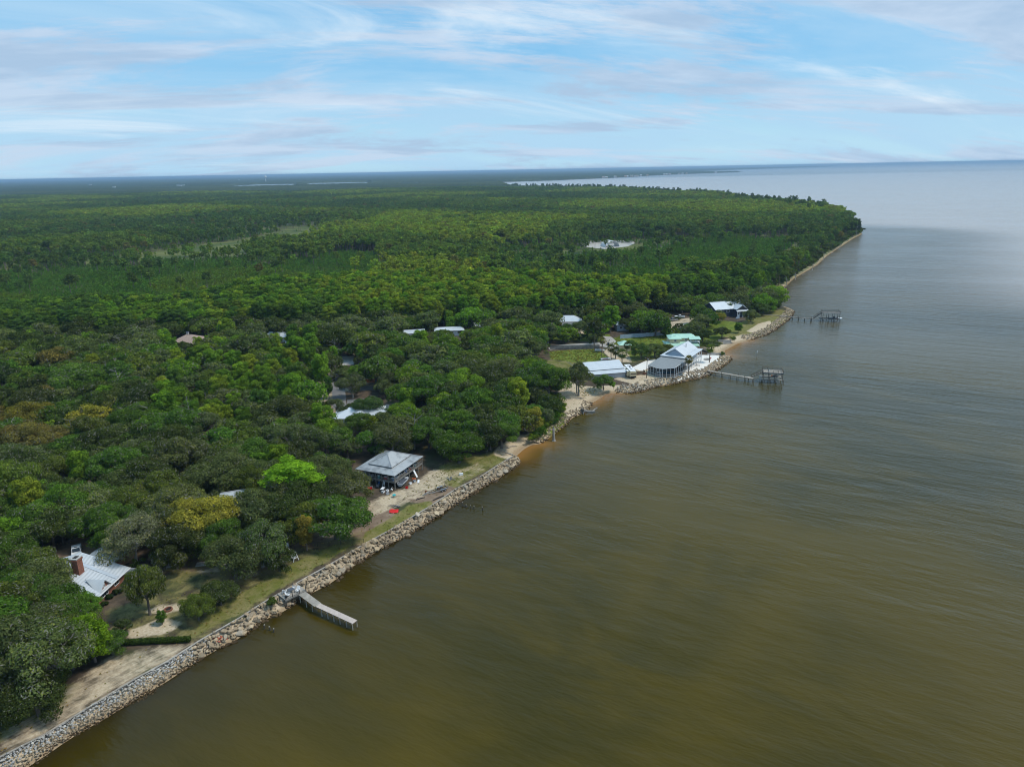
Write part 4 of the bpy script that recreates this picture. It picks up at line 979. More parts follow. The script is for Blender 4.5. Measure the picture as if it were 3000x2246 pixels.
def timber_wall():
    g = random.Random(4); e = thing('bulkhead', 'low weathered timber seawall with capping boards along the lawn', 'seawall', (WALL[8][0], WALL[8][1], 0)); o = Vector((WALL[8][0], WALL[8][1], 0))
    for i, ((ax, ay), (bx, by)) in enumerate(zip(WALL, WALL[1:])):
        a, b = Vector((ax, ay, 0)) - o, Vector((bx, by, 0)) - o; l = (b - a).length; n = max(1, round(l / 4.2)); d = (b - a) / l; s = Vector((d.y, -d.x, 0))
        for k in range(n):
            p, q = a + (b - a) * (k / n), a + (b - a) * ((k + 1) / n) - d * .03; z = LZ + .12
            MB().bar(p + Vector((0, 0, LZ - .75)) + s * .02, q + Vector((0, 0, LZ - .75)) + s * .02, .10, 1.7).build('sheeting', M['greywood'], e)
            MB().bar(p + Vector((0, 0, z + g.uniform(-.02, .02))), q + Vector((0, 0, z + g.uniform(-.02, .02))), .36, .07).build('capping_board', M['palewood'], e)
            MB().tube([p + s * .24 + Vector((0, 0, -1)), p + s * .24 + Vector((0, 0, LZ + .02 + g.uniform(0, .12)))], [.12, .11], 6).build('post', M['greywood'], e)
    end = Vector((WALL[-1][0], WALL[-1][1], 0)) - o; back = G(1463, 1319, LZ); back = Vector((back.x, back.y, 0)) - o
    MB().bar(end + Vector((0, 0, LZ + .1)), back + Vector((0, 0, LZ + .1)), .3, .3).build('return_board', M['palewood'], e)
timber_wall()

def deck_run(e, a, b, wid, mat, board=.16):
    "planked walkway from a to b (local points); boards joined as one deck, stringers below"
    a, b = Vector(a), Vector(b); l = (b - a).length; d = (b - a) / l; s = Vector((d.y, -d.x, 0)).normalized() * wid / 2; n = max(1, int(l / board)); m = MB()
    for k in range(n):
        p = a + d * (l * (k + .5) / n); m.bar(p - s, p + s, l / n * .9, .05)
    m.build('decking', mat, e, kind='stuff')
    for t in (-.8, .8): MB().bar(a + s * t - Vector((0, 0, .16)), b + s * t - Vector((0, 0, .10)), .06, .14).build('stringer', M['brownwood'], e)
def pile(e, p, z0, z1, r=.12, mat=None, lean=0.0):
    return MB().tube([(p[0], p[1], z0), (p[0] + lean, p[1], (z0 + z1) / 2), (p[0] + lean, p[1] + lean, z1)], [r * 1.1, r, r * .92], 8).build('pile', mat or M['greywood'], e)
def pier_near():
    o = Vector((-44.9, 129.4, 0)); e = thing('pier', 'narrow wooden pier with a slight bend running out from the boulders', 'pier', o)
    A, B, C = Vector((0, 0, 1.82)), Vector((4.9, -4.7, 1.72)), Vector((13.5, -10.3, 1.5))
    deck_run(e, A, B, 1.6, M['palewood']); deck_run(e, B + Vector((.02, -.01, .006)), C, 1.3, M['composite'], .3)
    for a, b, w, n in ((A, B, 1.4, 3), (B, C, 1.15, 6)):
        d = (b - a).normalized(); s = Vector((d.y, -d.x, 0)) * w / 2
        for k in range(n):
            p = a + (b - a) * ((k + (.5 if n == 3 else 1)) / n) - d * .12
            for sg in (-1, 1): q = p + s * sg; pile(e, q, -1.2, p.z - .06, .095, M['palewood'], rnd.gauss(0, .04))
            MB().bar(p - s * 1.15 - Vector((0, 0, .2)), p + s * 1.15 - Vector((0, 0, .2)), .08, .12).build('crossbeam', M['brownwood'], e)
    # the landing at the wall
    L = thing('landing_platform', 'square wooden landing with posts where the pier leaves the wall', 'platform', (-49.2, 128.4, 0), math.atan2(.72, .69))
    m = MB()
    for k in range(28): m.box(k * .17, k * .17 + .155, -3.1, .35, 1.93, 1.99)
    m.build('decking', M['palewood'], L, kind='stuff'); MB().box(0, 4.75, -3.16, -3.11, 1.66, 1.99).build('rim_board', M['greywood'], L); MB().box(-.06, 0, -3.16, .35, 1.66, 1.99).build('rim_board', M['greywood'], L)
    for x in (0.1, 1.6, 3.2, 4.7):
        pile(L, (x, -3.0), -.6, 2.95 if x > 1 else 2.2, .10, M['darkwood']); pile(L, (x, .2), .5, 1.92, .09)
    MB().bar((.1, -3.0, 2.1), (4.7, -3.0, 2.1), .05, .12).build('rail', M['greywood'], L)
    w2 = lambda x, y: Vector((-49.2 + x * .692 - y * .722, 128.4 + x * .722 + y * .692, 1.99))
    for (x, y, rz, lab) in ((1.2, -.6, 2.4, 'inland corner'), (1.1, -2.2, .9, 'outer edge'), (3.2, -.7, -2.4, 'wall side'), (3.3, -2.3, -.8, 'pier side')):
        chair(w2(x, y), rz + .8, f'white slatted lounge chair at the {lab} of the landing')
    t = thing('table', 'dark square table between the white chairs on the landing', 'table', w2(2.2, -1.4), .8)
    MB().box(-.62, .62, -.55, .55, .66, .72).build('tabletop', M['slate'], t)
    for a in (-.5, .5):
        for b in (-.45, .45): MB().box(a - .03, a + .03, b - .03, b + .03, 0, .66).build('leg', M['slate'], t)
    q = w2(.5, -2.5); t = thing('planter', 'small black pot on the corner of the landing', 'planter', q); MB().tube([(0, 0, 0), (0, 0, .4)], [.2, .3], 10).build('pot', M['black'], t); MB().tube([(0, 0, .4), (0, 0, .44)], [.32, .32], 10).build('rim', M['black'], t)
def chair(loc, rz, label):
    t = thing('lounge_chair', label, 'chair', loc, rz); m = M['white']
    s = MB()
    for k in range(5): s.bar((-.3, -.25 + k * .13, .33 - k * .02), (.3, -.25 + k * .13, .33 - k * .02), .11, .03)
    s.build('seat', m, t); b = MB()
    for k in range(5): b.bar((-.26 + k * .13, .30, .25), (-.26 + k * .13, .62, 1.0), .11, .03)
    b.build('backrest', m, t)
    for x in (-.36, .36):
        MB().bar((x, -.3, 0), (x, -.3, .52), .07, .05).build('leg', m, t); MB().bar((x, .35, 0), (x, .2, .52), .07, .05).build('leg', m, t); MB().box(x - .07, x + .07, -.38, .35, .52, .56).build('armrest', m, t)
M['composite'] = mat_plain('composite_board', (.52, .44, .39), .8, var=.1); M['slate'] = mat_plain('slate_grey', (.09, .10, .12), .5)
pier_near()
def stub_row(pxs, label, z, grp):
    for k, (u, v) in enumerate(pxs):
        p = G(u, v, 0); t = thing('old_piling', label, 'piling', (p.x, p.y, 0), 0, grp); hh = z * rnd.uniform(.8, 1.2)
        pile(t, (0, 0), -.8, hh, .13, M['darkwood'], rnd.gauss(0, .05)); MB().tube([(0, 0, hh), (0, 0, hh + .08)], [.14, .10], 8).build('cap', M['palewood'], t)
stub_row([(776,1841),(790,1846),(803,1851)], 'short old piling stub standing off the boulders near the pier', .85, 'old pilings near the pier')
stub_row([(1355,1482),(1366,1486),(1378,1488),(1389,1491),(1413,1495)], 'weathered piling stub in the row off the stilted house bank', .95, 'old pilings off the stilted house')
MB_ = MB().bar((-.7, .2, .12), (.9, -.2, .3), .18, .12)
p = G(1360, 1484, 0); e = thing('broken_beam', 'dark broken beam lying against the old piling stubs', 'beam', (p.x, p.y, 0)); MB_.build('beam', M['darkwood'], e)

def rail(e, pts, h, mat, rails=2, posts=True):
    for a, b in zip(pts, pts[1:]):
        a, b = Vector(a), Vector(b)
        for r in range(rails): z = h * (r + 1) / rails; MB().bar(a + Vector((0, 0, z)), b + Vector((0, 0, z)), .07, .10).build('rail', mat, e)
        if posts:
            n = max(1, round((b - a).length / 2.0))
            for k in range(n + 1): p = a + (b - a) * (k / n); MB().bar(p, p + Vector((0, 0, h + .05)), .09, .09).build('rail_post', mat, e)
def lift_pier(label, s, k, ax, ay, L, W, x0, zt, wood, mat2, extra):
    "walkway s->k; boat-lift frame of L x W at k + ax*x0, axes ax (out) and ay (across)"
    o = Vector((s[0], s[1], 0)); e = thing('boat_pier', label, 'pier', o); S = Vector((0, 0, 1.6)); K = Vector((k[0], k[1], 1.6)) - Vector((o.x, o.y, 0))
    deck_run(e, S, K, 1.5, wood, .5); n = max(3, round((K - S).length / 3.4)); d = (K - S).normalized(); sd = Vector((d.y, -d.x, 0)) * .68
    for i in range(n + 1):
        for g in (-1, 1): p = S + (K - S) * (i / n) + sd * g; pile(e, p, -1.5, 1.6 + (.9 if (i + g) % 3 == 0 else -.1), .11, mat2)
    X, Y = Vector((*ax, 0)), Vector((*ay, 0)); O = K + X * x0; O.z = 0
    def P(x, y, z): return O + X * x + Y * y + Vector((0, 0, z))
    # lower frame: walk boards around an open slip
    for a, b, w in ((P(-1.4, 0, 1.5), P(L, 0, 1.5), .9), (P(-1.0, W, 1.5), P(L, W, 1.5), 1.9), (P(-.8, 0, 1.52), P(-.8, W, 1.52), 1.2)): deck_run(e, a, b, w, wood, .5)
    deck_run(e, P(L * .3, W * .5, 1.0), P(L, W * .5, 1.0), .5, wood, .8)
    nx = 4
    for i in range(nx):
        for y in (0, W): pile(e, P(L * i / (nx - 1), y, 0), -1.6, zt, .13, mat2)
        pile(e, P(L * i / (nx - 1) + .5, 0, 0), -1.6, 1.5, .10, mat2)
    # upper deck with fascia and railing
    deck_run(e, P(-.2, W / 2, zt), P(L + .2, W / 2, zt), W + .5, wood, .5)
    for y in (-.28, W + .28): MB().bar(P(-.2, y, zt - .12), P(L + .2, y, zt - .12), .08, .42).build('fascia', extra, e)
    for x in (-.22, L + .22): MB().bar(P(x, -.28, zt - .12), P(x, W + .28, zt - .12), .08, .42).build('fascia', extra, e)
    rail(e, [P(-.1, -.2, zt), P(L + .1, -.2, zt), P(L + .1, W + .2, zt), P(-.1, W + .2, zt)], 1.05, mat2)
    # stair from the walkway
    a, b = P(-4.6, W * .35, 1.6), P(-.2, W * .35, zt); m = MB(); N = 12
    for i in range(N): q = a + (b - a) * ((i + .5) / N); m.bar(q - Y * .55, q + Y * .55, .34, .06)
    m.build('stair_treads', wood, e, kind='stuff')
    for g in (-.6, .6):
        MB().bar(a + Y * g, b + Y * g, .08, .28).build('stringer', mat2, e); MB().bar(a + Y * g + Vector((0, 0, 1)), b + Y * g + Vector((0, 0, 1)), .07, .09).build('rail', mat2, e)
        for t in (0, .5, 1): q = a + (b - a) * t + Y * g; MB().bar(q, q + Vector((0, 0, 1.05)), .08, .08).build('rail_post', mat2, e)
    deck_run(e, P(-6.2, W * .3, 1.55), P(-4.4, W * .3, 1.55), 1.9, wood, .5)
    for g in (-.6, .6): pile(e, P(-5.6, W * .3 + g, 0), -1.5, 1.5, .11, mat2)
    return e, P
k = G(2207, 1108, 1.6); ax = Vector((112.2 - 99.4, 275.8 - 279.1)).normalized()
e, P = lift_pier('weathered boat-lift pier with raised railed deck off the white pool house', (83.6, 291.8), (k.x, k.y), tuple(ax), (-ax.y, ax.x), 7.4, 4.6, 3.8, 4.3, M['palewood'], M['brownwood'], M['slate'])
ow = e.location
def gear(p, label, mats, name='lift_motor', cat='motor'):
    t = thing(name, label, cat, p); MB().box(-.35, .35, -.3, .3, 0, .35).build('housing', mats[0], t); MB().tube([(-.1, 0, .35), (-.1, 0, .75)], [.22, .16], 8).build('top', mats[1], t)
gear(ow + P(2.3, 2.6, 4.36), 'white and black lift motor on the raised pier deck', (M['white'], M['black']))
t = thing('kayak', 'dark kayak stored on the lower boards of the near boat lift', 'kayak', ow + P(5.2, 4.9, 1.56), math.atan2(ax.y, ax.x) + .1)
MB().tube([(-1.6, 0, .25), (-.9, 0, .17), (0, 0, .15), (.9, 0, .17), (1.6, 0, .25)], [.03, .24, .32, .24, .03], 8).build('hull', M['slate'], t, True); MB().tube([(-.2, 0, .40), (.3, 0, .43)], [.16, .16], 8).build('cockpit', M['black'], t)
t = thing('cushion', 'orange float lying on the near boat lift boards', 'float', ow + P(4.0, 5.0, 1.56)); MB().box(-.4, .4, -.25, .25, 0, .35).build('body', M['orange'], t); MB().box(-.42, .42, -.05, .05, .02, .37).build('strap', M['black'], t)
ax3 = Vector((182.3 - 173.6, 388.3 - 390.1)).normalized()
k3 = G(2376, 933, 1.6)
e, P = lift_pier('dark boat-lift pier with raised deck off the far lawn', (158.6, 401.6), (k3.x, k3.y), tuple(ax3), (-ax3.y, ax3.x), 8.8, 4.4, 6.2, 5.0, M['greywood'], M['darkwood'], M['composite'])
ow = e.location
t = thing('moored_boat', 'white-sterned dark boat hanging in the far boat lift', 'boat', ow + P(6.4, 2.2, .9), math.atan2(ax3.y, ax3.x))
def hull(m, L, W, D):
    st = [(-.5, .86, 0), (-.2, 1, 0), (.15, .95, .02), (.38, .6, .12), (.5, .04, .25)]; n = len(m.v)
    for x, w_, up in st: m.v += [(x * L, -w_ * W / 2, D), (x * L, -w_ * W / 3, D * .25 + up * D), (x * L, 0, up * D), (x * L, w_ * W / 3, D * .25 + up * D), (x * L, w_ * W / 2, D)]
    for i in range(len(st) - 1):
        for j in range(4): m.f.append((n + i * 5 + j, n + i * 5 + j + 1, n + i * 5 + 6 + j, n + i * 5 + 5 + j)); m.m.append(0)
    m.f.append((n + 4, n + 3, n + 2, n + 1, n)); m.m.append(0)
    for i in range(len(st) - 1): m.f.append((n + i * 5, n + i * 5 + 5, n + i * 5 + 9, n + i * 5 + 4)); m.m.append(0)
    return m
hull(MB(), 6.4, 2.2, .95).build('hull', M['slate'], t); MB().box(2.4, 4.2, -1.1, 1.1, .35, 1.0).build('swim_platform', M['white'], t); MB().box(-.6, .5, -.5, .5, .95, 1.7).build('console', M['slate'], t); MB().tube([(1.6, 0, .9), (1.7, 0, 1.5)], [.2, .28], 8).build('motor', M['black'], t)
p = G(2217, 1043, 0); t = thing('channel_marker', 'thin white-topped marker pole standing alone in the water', 'marker', (p.x, p.y, 0)); MB().tube([(0, 0, -2), (0, 0, 1.6)], [.10, .09], 8).build('pole', M['steel'], t); MB().tube([(0, 0, 1.6), (0, 0, 2.6)], [.16, .13], 8).build('top', M['white'], t)
# ------------------------------------------------------------------ buildings
def window(e, a, b, z0, z1, n, frame=None, mull=1):
    "a window in a wall: a, b ends of the opening (local xy), n outward normal"
    a, b, n = Vector((*a, 0)), Vector((*b, 0)), Vector((*n, 0)); d = b - a
    m = MB()
    for (p, q, za, zb) in ((a, a + d.normalized() * .1, z0, z1), (b - d.normalized() * .1, b, z0, z1), (a, b, z0 - .08, z0 + .05), (a, b, z1 - .05, z1 + .08)):
        c = [(p - n * .02), (q - n * .02), (q + n * .07), (p + n * .07)]; m.hexa([(v.x, v.y, za) for v in c] + [(v.x, v.y, zb) for v in c])
    for k in range(1, mull + 1):
        p = a + d * (k / (mull + 1)); t = d.normalized() * .03; c = [p - t, p + t, p + t + n * .06, p - t + n * .06]; m.hexa([(v.x, v.y, z0) for v in c] + [(v.x, v.y, z1) for v in c])
    w_ = m.build('window', frame or M['white'], e); g = n * .03
    MB().face([(a + g).to_3d() + Vector((0, 0, z0)), (b + g).to_3d() + Vector((0, 0, z0)), (b + g).to_3d() + Vector((0, 0, z1)), (a + g).to_3d() + Vector((0, 0, z1))]).build('pane', M['glass'], w_); return w_
def roof_plate(e, pts, mat, t=.14, name='roof_panel'):
    return MB().slab(pts, t).build(name, mat, e)
def seams(e, parent, a, b, c, d, n, mat):
    "raised standing seams down a slope: eave a->b, ridge d->c"
    a, b, c, d = map(Vector, (a, b, c, d)); m = MB()
    for k in range(1, n): t = k / n; m.bar(a.lerp(b, t) + Vector((0, 0, .04)), d.lerp(c, t) + Vector((0, 0, .04)), .05, .07)
    m.build('standing_seams', mat, parent, kind='stuff')
def hip(e, L, W, h, rise, ridge, mat, over=.5, x0=0, y0=0, cap=None):
    "hip or gable roof over x0..x0+L, y0..y0+W; ridge = (start, end) fractions along x"
    a, b, c, d = (x0 - over, y0 - over, h), (x0 + L + over, y0 - over, h), (x0 + L + over, y0 + W + over, h), (x0 - over, y0 + W + over, h)
    r0, r1 = (x0 - over + (L + 2 * over) * ridge[0], y0 + W / 2, h + rise), (x0 - over + (L + 2 * over) * ridge[1], y0 + W / 2, h + rise)
    out = [roof_plate(e, [a, b, r1, r0], mat), roof_plate(e, [c, d, r0, r1], mat)]
    if ridge[1] < 1: out.append(roof_plate(e, [b, c, r1], mat))
    if ridge[0] > 0: out.append(roof_plate(e, [d, a, r0], mat))
    MB().bar(Vector(r0) + Vector((0, 0, .03)), Vector(r1) + Vector((0, 0, .03)), .3, .08).build('ridge_cap', cap or mat, e)
    return out
def walls(e, L, W, h, mat, x0=0, y0=0, z0=-.4, t=.25, rise=0.0, gable=()):
    "four walls; gable ends raised to the ridge where asked ('x0' or 'x1')"
    MB().box(x0, x0 + L, y0, y0 + t, z0, h).build('wall', mat, e); MB().box(x0, x0 + L, y0 + W - t, y0 + W, z0, h).build('wall', mat, e)
    for nm, x in (('x0', x0), ('x1', x0 + L - t)):
        MB().box(x, x + t, y0 + t, y0 + W - t, z0, h).build('wall', mat, e)
        if nm in gable:
            m = MB(); k = .97; tri = [(y0 + .05, h), (y0 + W - .05, h), (y0 + W / 2, h + rise * k)]
            n = len(m.v); m.v += [(x, y, z) for y, z in tri] + [(x + t, y, z) for y, z in tri]
            for f in ((0, 2, 1), (3, 4, 5), (0, 1, 4, 3), (1, 2, 5, 4), (2, 0, 3, 5)): m.f.append(tuple(n + i for i in f)); m.m.append(0)
            m.build('gable', mat, e)
def chimney(e, x, y, z0, z1, sx, sy, mat, cap):
    c = MB().box(x - sx, x + sx, y - sy, y + sy, z0, z1).build('chimney', mat, e); MB().box(x - sx - .1, x + sx + .1, y - sy - .1, y + sy + .1, z1, z1 + .18).build('cap', cap, c); return c
def house(name, label, loc, rz, L, W, h, rise, ridge, roofm, wallm, wins=(), gable=(), chim=None, over=.5, cat='house'):
    e = thing(name, label, cat, (loc[0], loc[1], LZ if len(loc) < 3 else loc[2]), rz); walls(e, L, W, h, wallm, rise=rise, gable=gable); hip(e, L, W, h, rise, ridge, roofm, over)
    for sd, a, b, z0, z1 in wins:
        if sd == 'f': window(e, (a, 0), (b, 0), z0, z1, (0, -1))
        elif sd == 'r': window(e, (L, a), (L, b), z0, z1, (1, 0))
        else: window(e, (0, a), (0, b), z0, z1, (-1, 0))
    if chim: chimney(e, *chim)
    return e

def brick_house():
    # local x runs along the water front (away from the camera), local y inland; origin at the near front corner
    o = (-85.2, 126.6); rz = math.atan2(.997, .07); e = thing('brick_house', 'red brick house with white ribbed metal roof and tall brick chimney', 'house', (*o, LZ), rz)
    L, W, h, rise = 9.6, 19.5, 2.15, 3.55; walls(e, L, W, h, M['brick'], rise=rise, gable=('x0', 'x1'))
    hip(e, L, W, h, rise, (0, 1), M['whiteroof'], .75)
    # slope falls to the front (y=0): ridge at W/2
    z = lambda y: h + rise * (y + .75) / (W / 2 + .75)
    sl = [(-.75, -.75), (L + .75, -.75)]
    m = MB()
    for k in range(1, 30):
        x = -.75 + k * (L + 1.5) / 30; m.bar((x, -.75, z(-.75) + .05), (x, W / 2, z(W / 2) + .05), .05, .06)
    m.build('standing_seams', M['whiteroof'], e, kind='stuff')
    MB().slab([(5.6, -.6, z(-.6) + .13), (6.5, -.6, z(-.6) + .13), (7.4, W / 2 - .3, z(W / 2 - .3) + .13), (6.6, W / 2 - .3, z(W / 2 - .3) + .13)], .1).build('valley_flashing', M['steelroof'], e)
    c = MB().box(3.4, 5.0, 5.6, 7.0, 2.0, 7.9).build('chimney', M['brick'], e); MB().box(3.25, 5.15, 5.45, 7.15, 7.45, 7.75).build('corbel', M['brick'], c); MB().box(3.3, 5.1, 5.5, 7.1, 7.9, 8.1).build('cap', M['concrete'], c); MB().box(3.7, 4.7, 5.9, 6.7, 8.1, 8.16).build('flue', M['black'], c)
    # gabled wall dormer on the water front
    d = MB(); y0, y1 = -.45, 3.6; tri = [(.4, 2.1), (4.0, 2.1), (2.2, 4.05)]; n = 0; d.v += [(x, -.12, zz) for x, zz in tri] + [(x, .15, zz) for x, zz in tri]
    for f in ((0, 1, 2), (5, 4, 3), (0, 3, 4, 1), (1, 4, 5, 2), (2, 5, 3, 0)): d.f.append(f); d.m.append(0)
    g = d.build('dormer_gable', M['brick'], e); roof_plate(e, [(.1, -.55, 2.0), (2.2, -.55, 4.25), (2.2, 3.7, 4.25), (.1, -.3, 2.0)], M['whiteroof'], .12, 'dormer_roof'); roof_plate(e, [(2.2, -.55, 4.25), (4.3, -.55, 2.0), (4.3, -.3, 2.0), (2.2, 3.7, 4.25)], M['whiteroof'], .12, 'dormer_roof')
    window(e, (1.95, -.12), (2.5, -.12), 2.5, 3.2, (0, -1)); window(e, (1.1, 0), (3.2, 0), .55, 1.8, (0, -1), mull=2); window(e, (5.4, 0), (7.0, 0), .6, 1.8, (0, -1), mull=1); window(e, (0, 3), (0, 4.4), .7, 1.8, (-1, 0))
    MB().box(-.6, .5, -.35, .9, -.3, 1.95).build('pier_wall', M['brick'], e)
    # open pergola beams at the far front corner
    for k in range(6): MB().bar((8.0 + k * .45, -.7, 2.0), (8.0 + k * .45, -2.6, 1.95), .06, .14).build('pergola_beam', M['white'], e)
    for x in (8.0, 10.2): MB().bar((x, -2.5, -.2), (x, -2.5, 1.9), .12, .12).build('post', M['white'], e)
    for x, y in ((1.6, 7.4), (7.6, 5.2)): MB().tube([(x, y, z(y)), (x, y, z(y) + .75)], [.09, .09], 8).build('vent_pipe', M['steel'], e)
    MB().box(-.8, L + .8, -.86, -.75, h - .1, h + .04).build('gutter', M['white'], e)
    # rear wing
    walls(e, 6.2, 7, 2.0, M['brick'], x0=11.0, y0=4.6, rise=1.9, gable=('x1',)); hip(e, 6.2, 7, 2.0, 1.9, (0, 1), M['wingroof'], .4, x0=11.0, y0=4.6)
M['steelroof'] = mat_plain('flashing', (.50, .55, .61), .45, .2, var=.06); M['wingroof'] = mat_metal_roof('grey_ribbed_roof', (.44, .46, .47), (.36, .38, .39), .5)
brick_house()
def pale_house():
    house('house', 'pale grey house hidden among oaks behind the yard', (-75.5, 163.5), .35, 11, 8, 2.8, 2.2, (.15, .85), M['wingroof'], M['white'], [('f', 1, 2.2, 1, 2), ('f', 6, 7.4, 1, 2), ('r', 2, 3.2, 1, 2)])
pale_house()

def stilt_house():
    o = (-32.6, 178.6); rz = math.atan2(.91, .415); e = thing('stilt_house', 'grey two-storey stilted house with hipped tin roof and veranda', 'house', (*o, LZ), rz)
    L, W = 14.4, 12.4; ze = 4.2
    # upper hipped roof standing a step above the veranda skirt
    i = 2.5; a = [(i, i), (L - i, i), (L - i, W - i), (i, W - i)]; E_ = [(-.35, -.35), (L + .35, -.35), (L + .35, W + .35), (-.35, W + .35)]
    for k in range(4):
        p, q, r, s = E_[k], E_[(k + 1) % 4], a[(k + 1) % 4], a[k]; roof_plate(e, [(*p, ze), (*q, ze), (*r, ze + .72), (*s, ze + .72)], M['tinroof'], .08, 'veranda_roof')
    j = i - .25; b = [(j, j), (L - j, j), (L - j, W - j), (j, W - j)]; r0, r1 = (L / 2 - 1.0, W / 2, 7.35), (L / 2 + 1.0, W / 2, 7.35)
    for f in ([b[0], b[1], r1, r0], [b[1], b[2], r1], [b[2], b[3], r0, r1], [b[3], b[0], r0]): roof_plate(e, [(*p, ze + 1.0) if len(p) == 2 else p for p in f], M['tinroof'], .08)
    for p, q in ((b[0], r0), (b[1], r1), (b[2], r1), (b[3], r0)): MB().bar((*p, ze + 1.03), (*q[:2], 7.39), .22, .06).build('hip_cap', M['tincap'], e)
    MB().box(i, L - i, i, W - i, ze + .5, ze + .93).build('fascia', M['darkwall'], e)
    # core walls of both storeys, floor, posts, railing
    MB().box(i, L - i, i, W - i, 2.1, ze + .6).build('upper_wall', M['darkwall'], e); MB().box(4.6, L - 1.5, 3.2, W - 2, -.3, 1.95).build('lower_wall', M['darkwall'], e)
    MB().box(0, L, 0, W, 1.92, 2.08).build('veranda_floor', M['greywood'], e); MB().box(-.06, L + .06, -.08, -.02, 1.82, 2.12).build('edge_beam', M['greywood'], e); MB().box(-.08, -.02, -.02, W, 1.82, 2.12).build('edge_beam', M['greywood'], e)
    for k in range(7):
        t = k / 6
        for x, y in ((L * t, 0), (0, W * t)) if k else ((0, 0),):
            MB().box(x - .09, x + .09, y - .09, y + .09, -.4, ze - .04).build('post', M['greywood'], e)
    for k in range(4): MB().box(L - .09, L + .09, W * (k + 1) / 4 - .09, W * (k + 1) / 4 + .09, -.4, ze - .04).build('post', M['greywood'], e)
    for nm, fn, n in (('x', lambda t: (L * t, 0), 60), ('y', lambda t: (0, W * t), 58)):
        m = MB()
        for k in range(n + 1): x, y = fn(k / n); m.box(x - .02, x + .02, y - .02, y + .02, 2.08, 2.98)
        m.build('balusters', M['greywood'], e, kind='stuff')
        p, q = fn(0), fn(1)
        for z in (2.2, 2.98): MB().bar((*p, z), (*q, z), .07, .09).build('rail', M['greywood'], e)
    for k in range(4): x = 3.0 + k * 2.2; window(e, (x, i), (x + 1.1, i), 2.6, 3.9, (0, -1)); window(e, (i, x), (i, x + 1.1), 2.6, 3.9, (-1, 0))
    d = MB().box(4.54, 4.6, 8.3, 9.4, -.1, 1.85).build('door', M['paledoor'], e); MB().box(4.48, 4.54, 9.15, 9.25, .85, .95).build('handle', M['steel'], d)
    # goods piled on the veranda
    g = random.Random(5); w3 = Matrix.Rotation(rz, 3, 'Z')
    def at(x, y, z): return Vector((*o, LZ)) + w3 @ Vector((x, y, z))
    cols = [('blue', 'blue'), ('white', 'white'), ('red', 'red'), ('pale', 'palewood'), ('turquoise', 'turquoise')]
    for k in range(11):
        c, mt = cols[k % 5]; side = k % 2; t = 1.2 + k * 1.15; s = g.uniform(.28, .5)
        x, y = (t, .9) if side else (.9, t); q = thing('storage_box', f'{c} box {["with a lid", "tied with a strap"][k % 2]} on the veranda of the stilted house', 'box', at(x, y, 2.08), g.uniform(0, 3), 'goods on the veranda')
        MB().box(-s, s, -s * .7, s * .7, 0, s * 1.7).build('body', M[mt], q); MB().box(-s - .03, s + .03, -s * .7 - .03, s * .7 + .03, s * 1.7, s * 1.7 + .06).build('lid', M['white' if mt != 'white' else 'greywall'], q)
    # junk round the posts: each a thing with its own look
    def junk(name, label, cat, x, y, rz_, fn): q = thing(name, label, cat, at(x, y, 0), rz_ + rz); fn(q); return q
    def jboat(q): hull(MB(), 5.2, 1.9, .8).build('hull', M['greywall'], q); MB().box(-2.4, 1.2, -.85, .85, .78, .84).build('deck', M['slate'], q); MB().bar((-2.3, -.92, .86), (1.0, -.9, .9), .07, .07).build('gunwale', M['white'], q); MB().bar((-2.3, .92, .86), (1.0, .9, .9), .07, .07).build('gunwale', M['white'], q)
    b_ = junk('small_boat', 'grey open boat propped under the veranda edge', 'boat', 3.6, -.55, .12, jboat); b_.location.z += .55
    def chairj(q):
        MB().box(-.28, .28, -.28, .28, .38, .43).build('seat', M['white'], q); MB().box(-.28, .28, .24, .3, .43, .95).build('backrest', M['white'], q)
        for a in (-.25, .25):
            for b in (-.25, .25): MB().box(a - .03, a + .03, b - .03, b + .03, 0, .38).build('leg', M['white'], q)
    junk('plastic_chair', 'white plastic chair tipped beside the corner post', 'chair', -.9, .8, .4, chairj).rotation_euler.x = .7
    junk('plastic_chair', 'white plastic chair standing by the pale door', 'chair', 2.2, 8.9, 1.2, chairj)
    def cart(q):
        MB().box(-.6, .6, -.35, .35, .35, .8).build('body', M['slate'], q); MB().bar((.6, 0, .7), (1.1, 0, .9), .06, .06).build('handle', M['steel'], q)
        for a in (-.4, .4):
            for b in (-.36, .36): MB().tube([(a, b - .04, .18), (a, b + .04, .18)], [.18, .18], 10).build('wheel', M['black'], q)
    junk('hand_cart', 'dark cart parked among the junk under the house', 'cart', -.8, 5.1, .3, cart)
    def table(q):
        MB().box(-.8, .8, -.45, .45, .7, .76).build('tabletop', M['white'], q)
        for a in (-.7, .7):
            for b in (-.38, .38): MB().box(a - .04, a + .04, b - .04, b + .04, 0, .7).build('leg', M['palewood'], q)
    junk('folding_table', 'white folding table in the junk before the house', 'table', -2.0, 2.7, .2, table)
    def ladder(q):
        for b in (-.22, .22): MB().bar((0, b, 0), (1.1, b, 2.3), .05, .08).build('side_rail', M['white'], q)
        for k in range(7): t = (k + .7) / 7.5; MB().bar((1.1 * t, -.22, 2.3 * t), (1.1 * t, .22, 2.3 * t), .05, .05).build('rung', M['white'], q)
    junk('ladder', 'white ladder leaning under the veranda', 'ladder', -.95, 3.4, 0, ladder)
    def bin_(q): MB().tube([(0, 0, 0), (0, 0, .8)], [.26, .32], 12).build('body', M['blue'], q); MB().tube([(0, 0, .8), (0, 0, .88)], [.35, .30], 12).build('lid', M['white'], q)
    junk('barrel', 'blue barrel with white lid under the stilted house', 'barrel', 1.5, 6.4, 0, bin_)
    junk('barrel', 'blue barrel standing beside the pale door', 'barrel', 1.6, 11.2, 0, bin_)
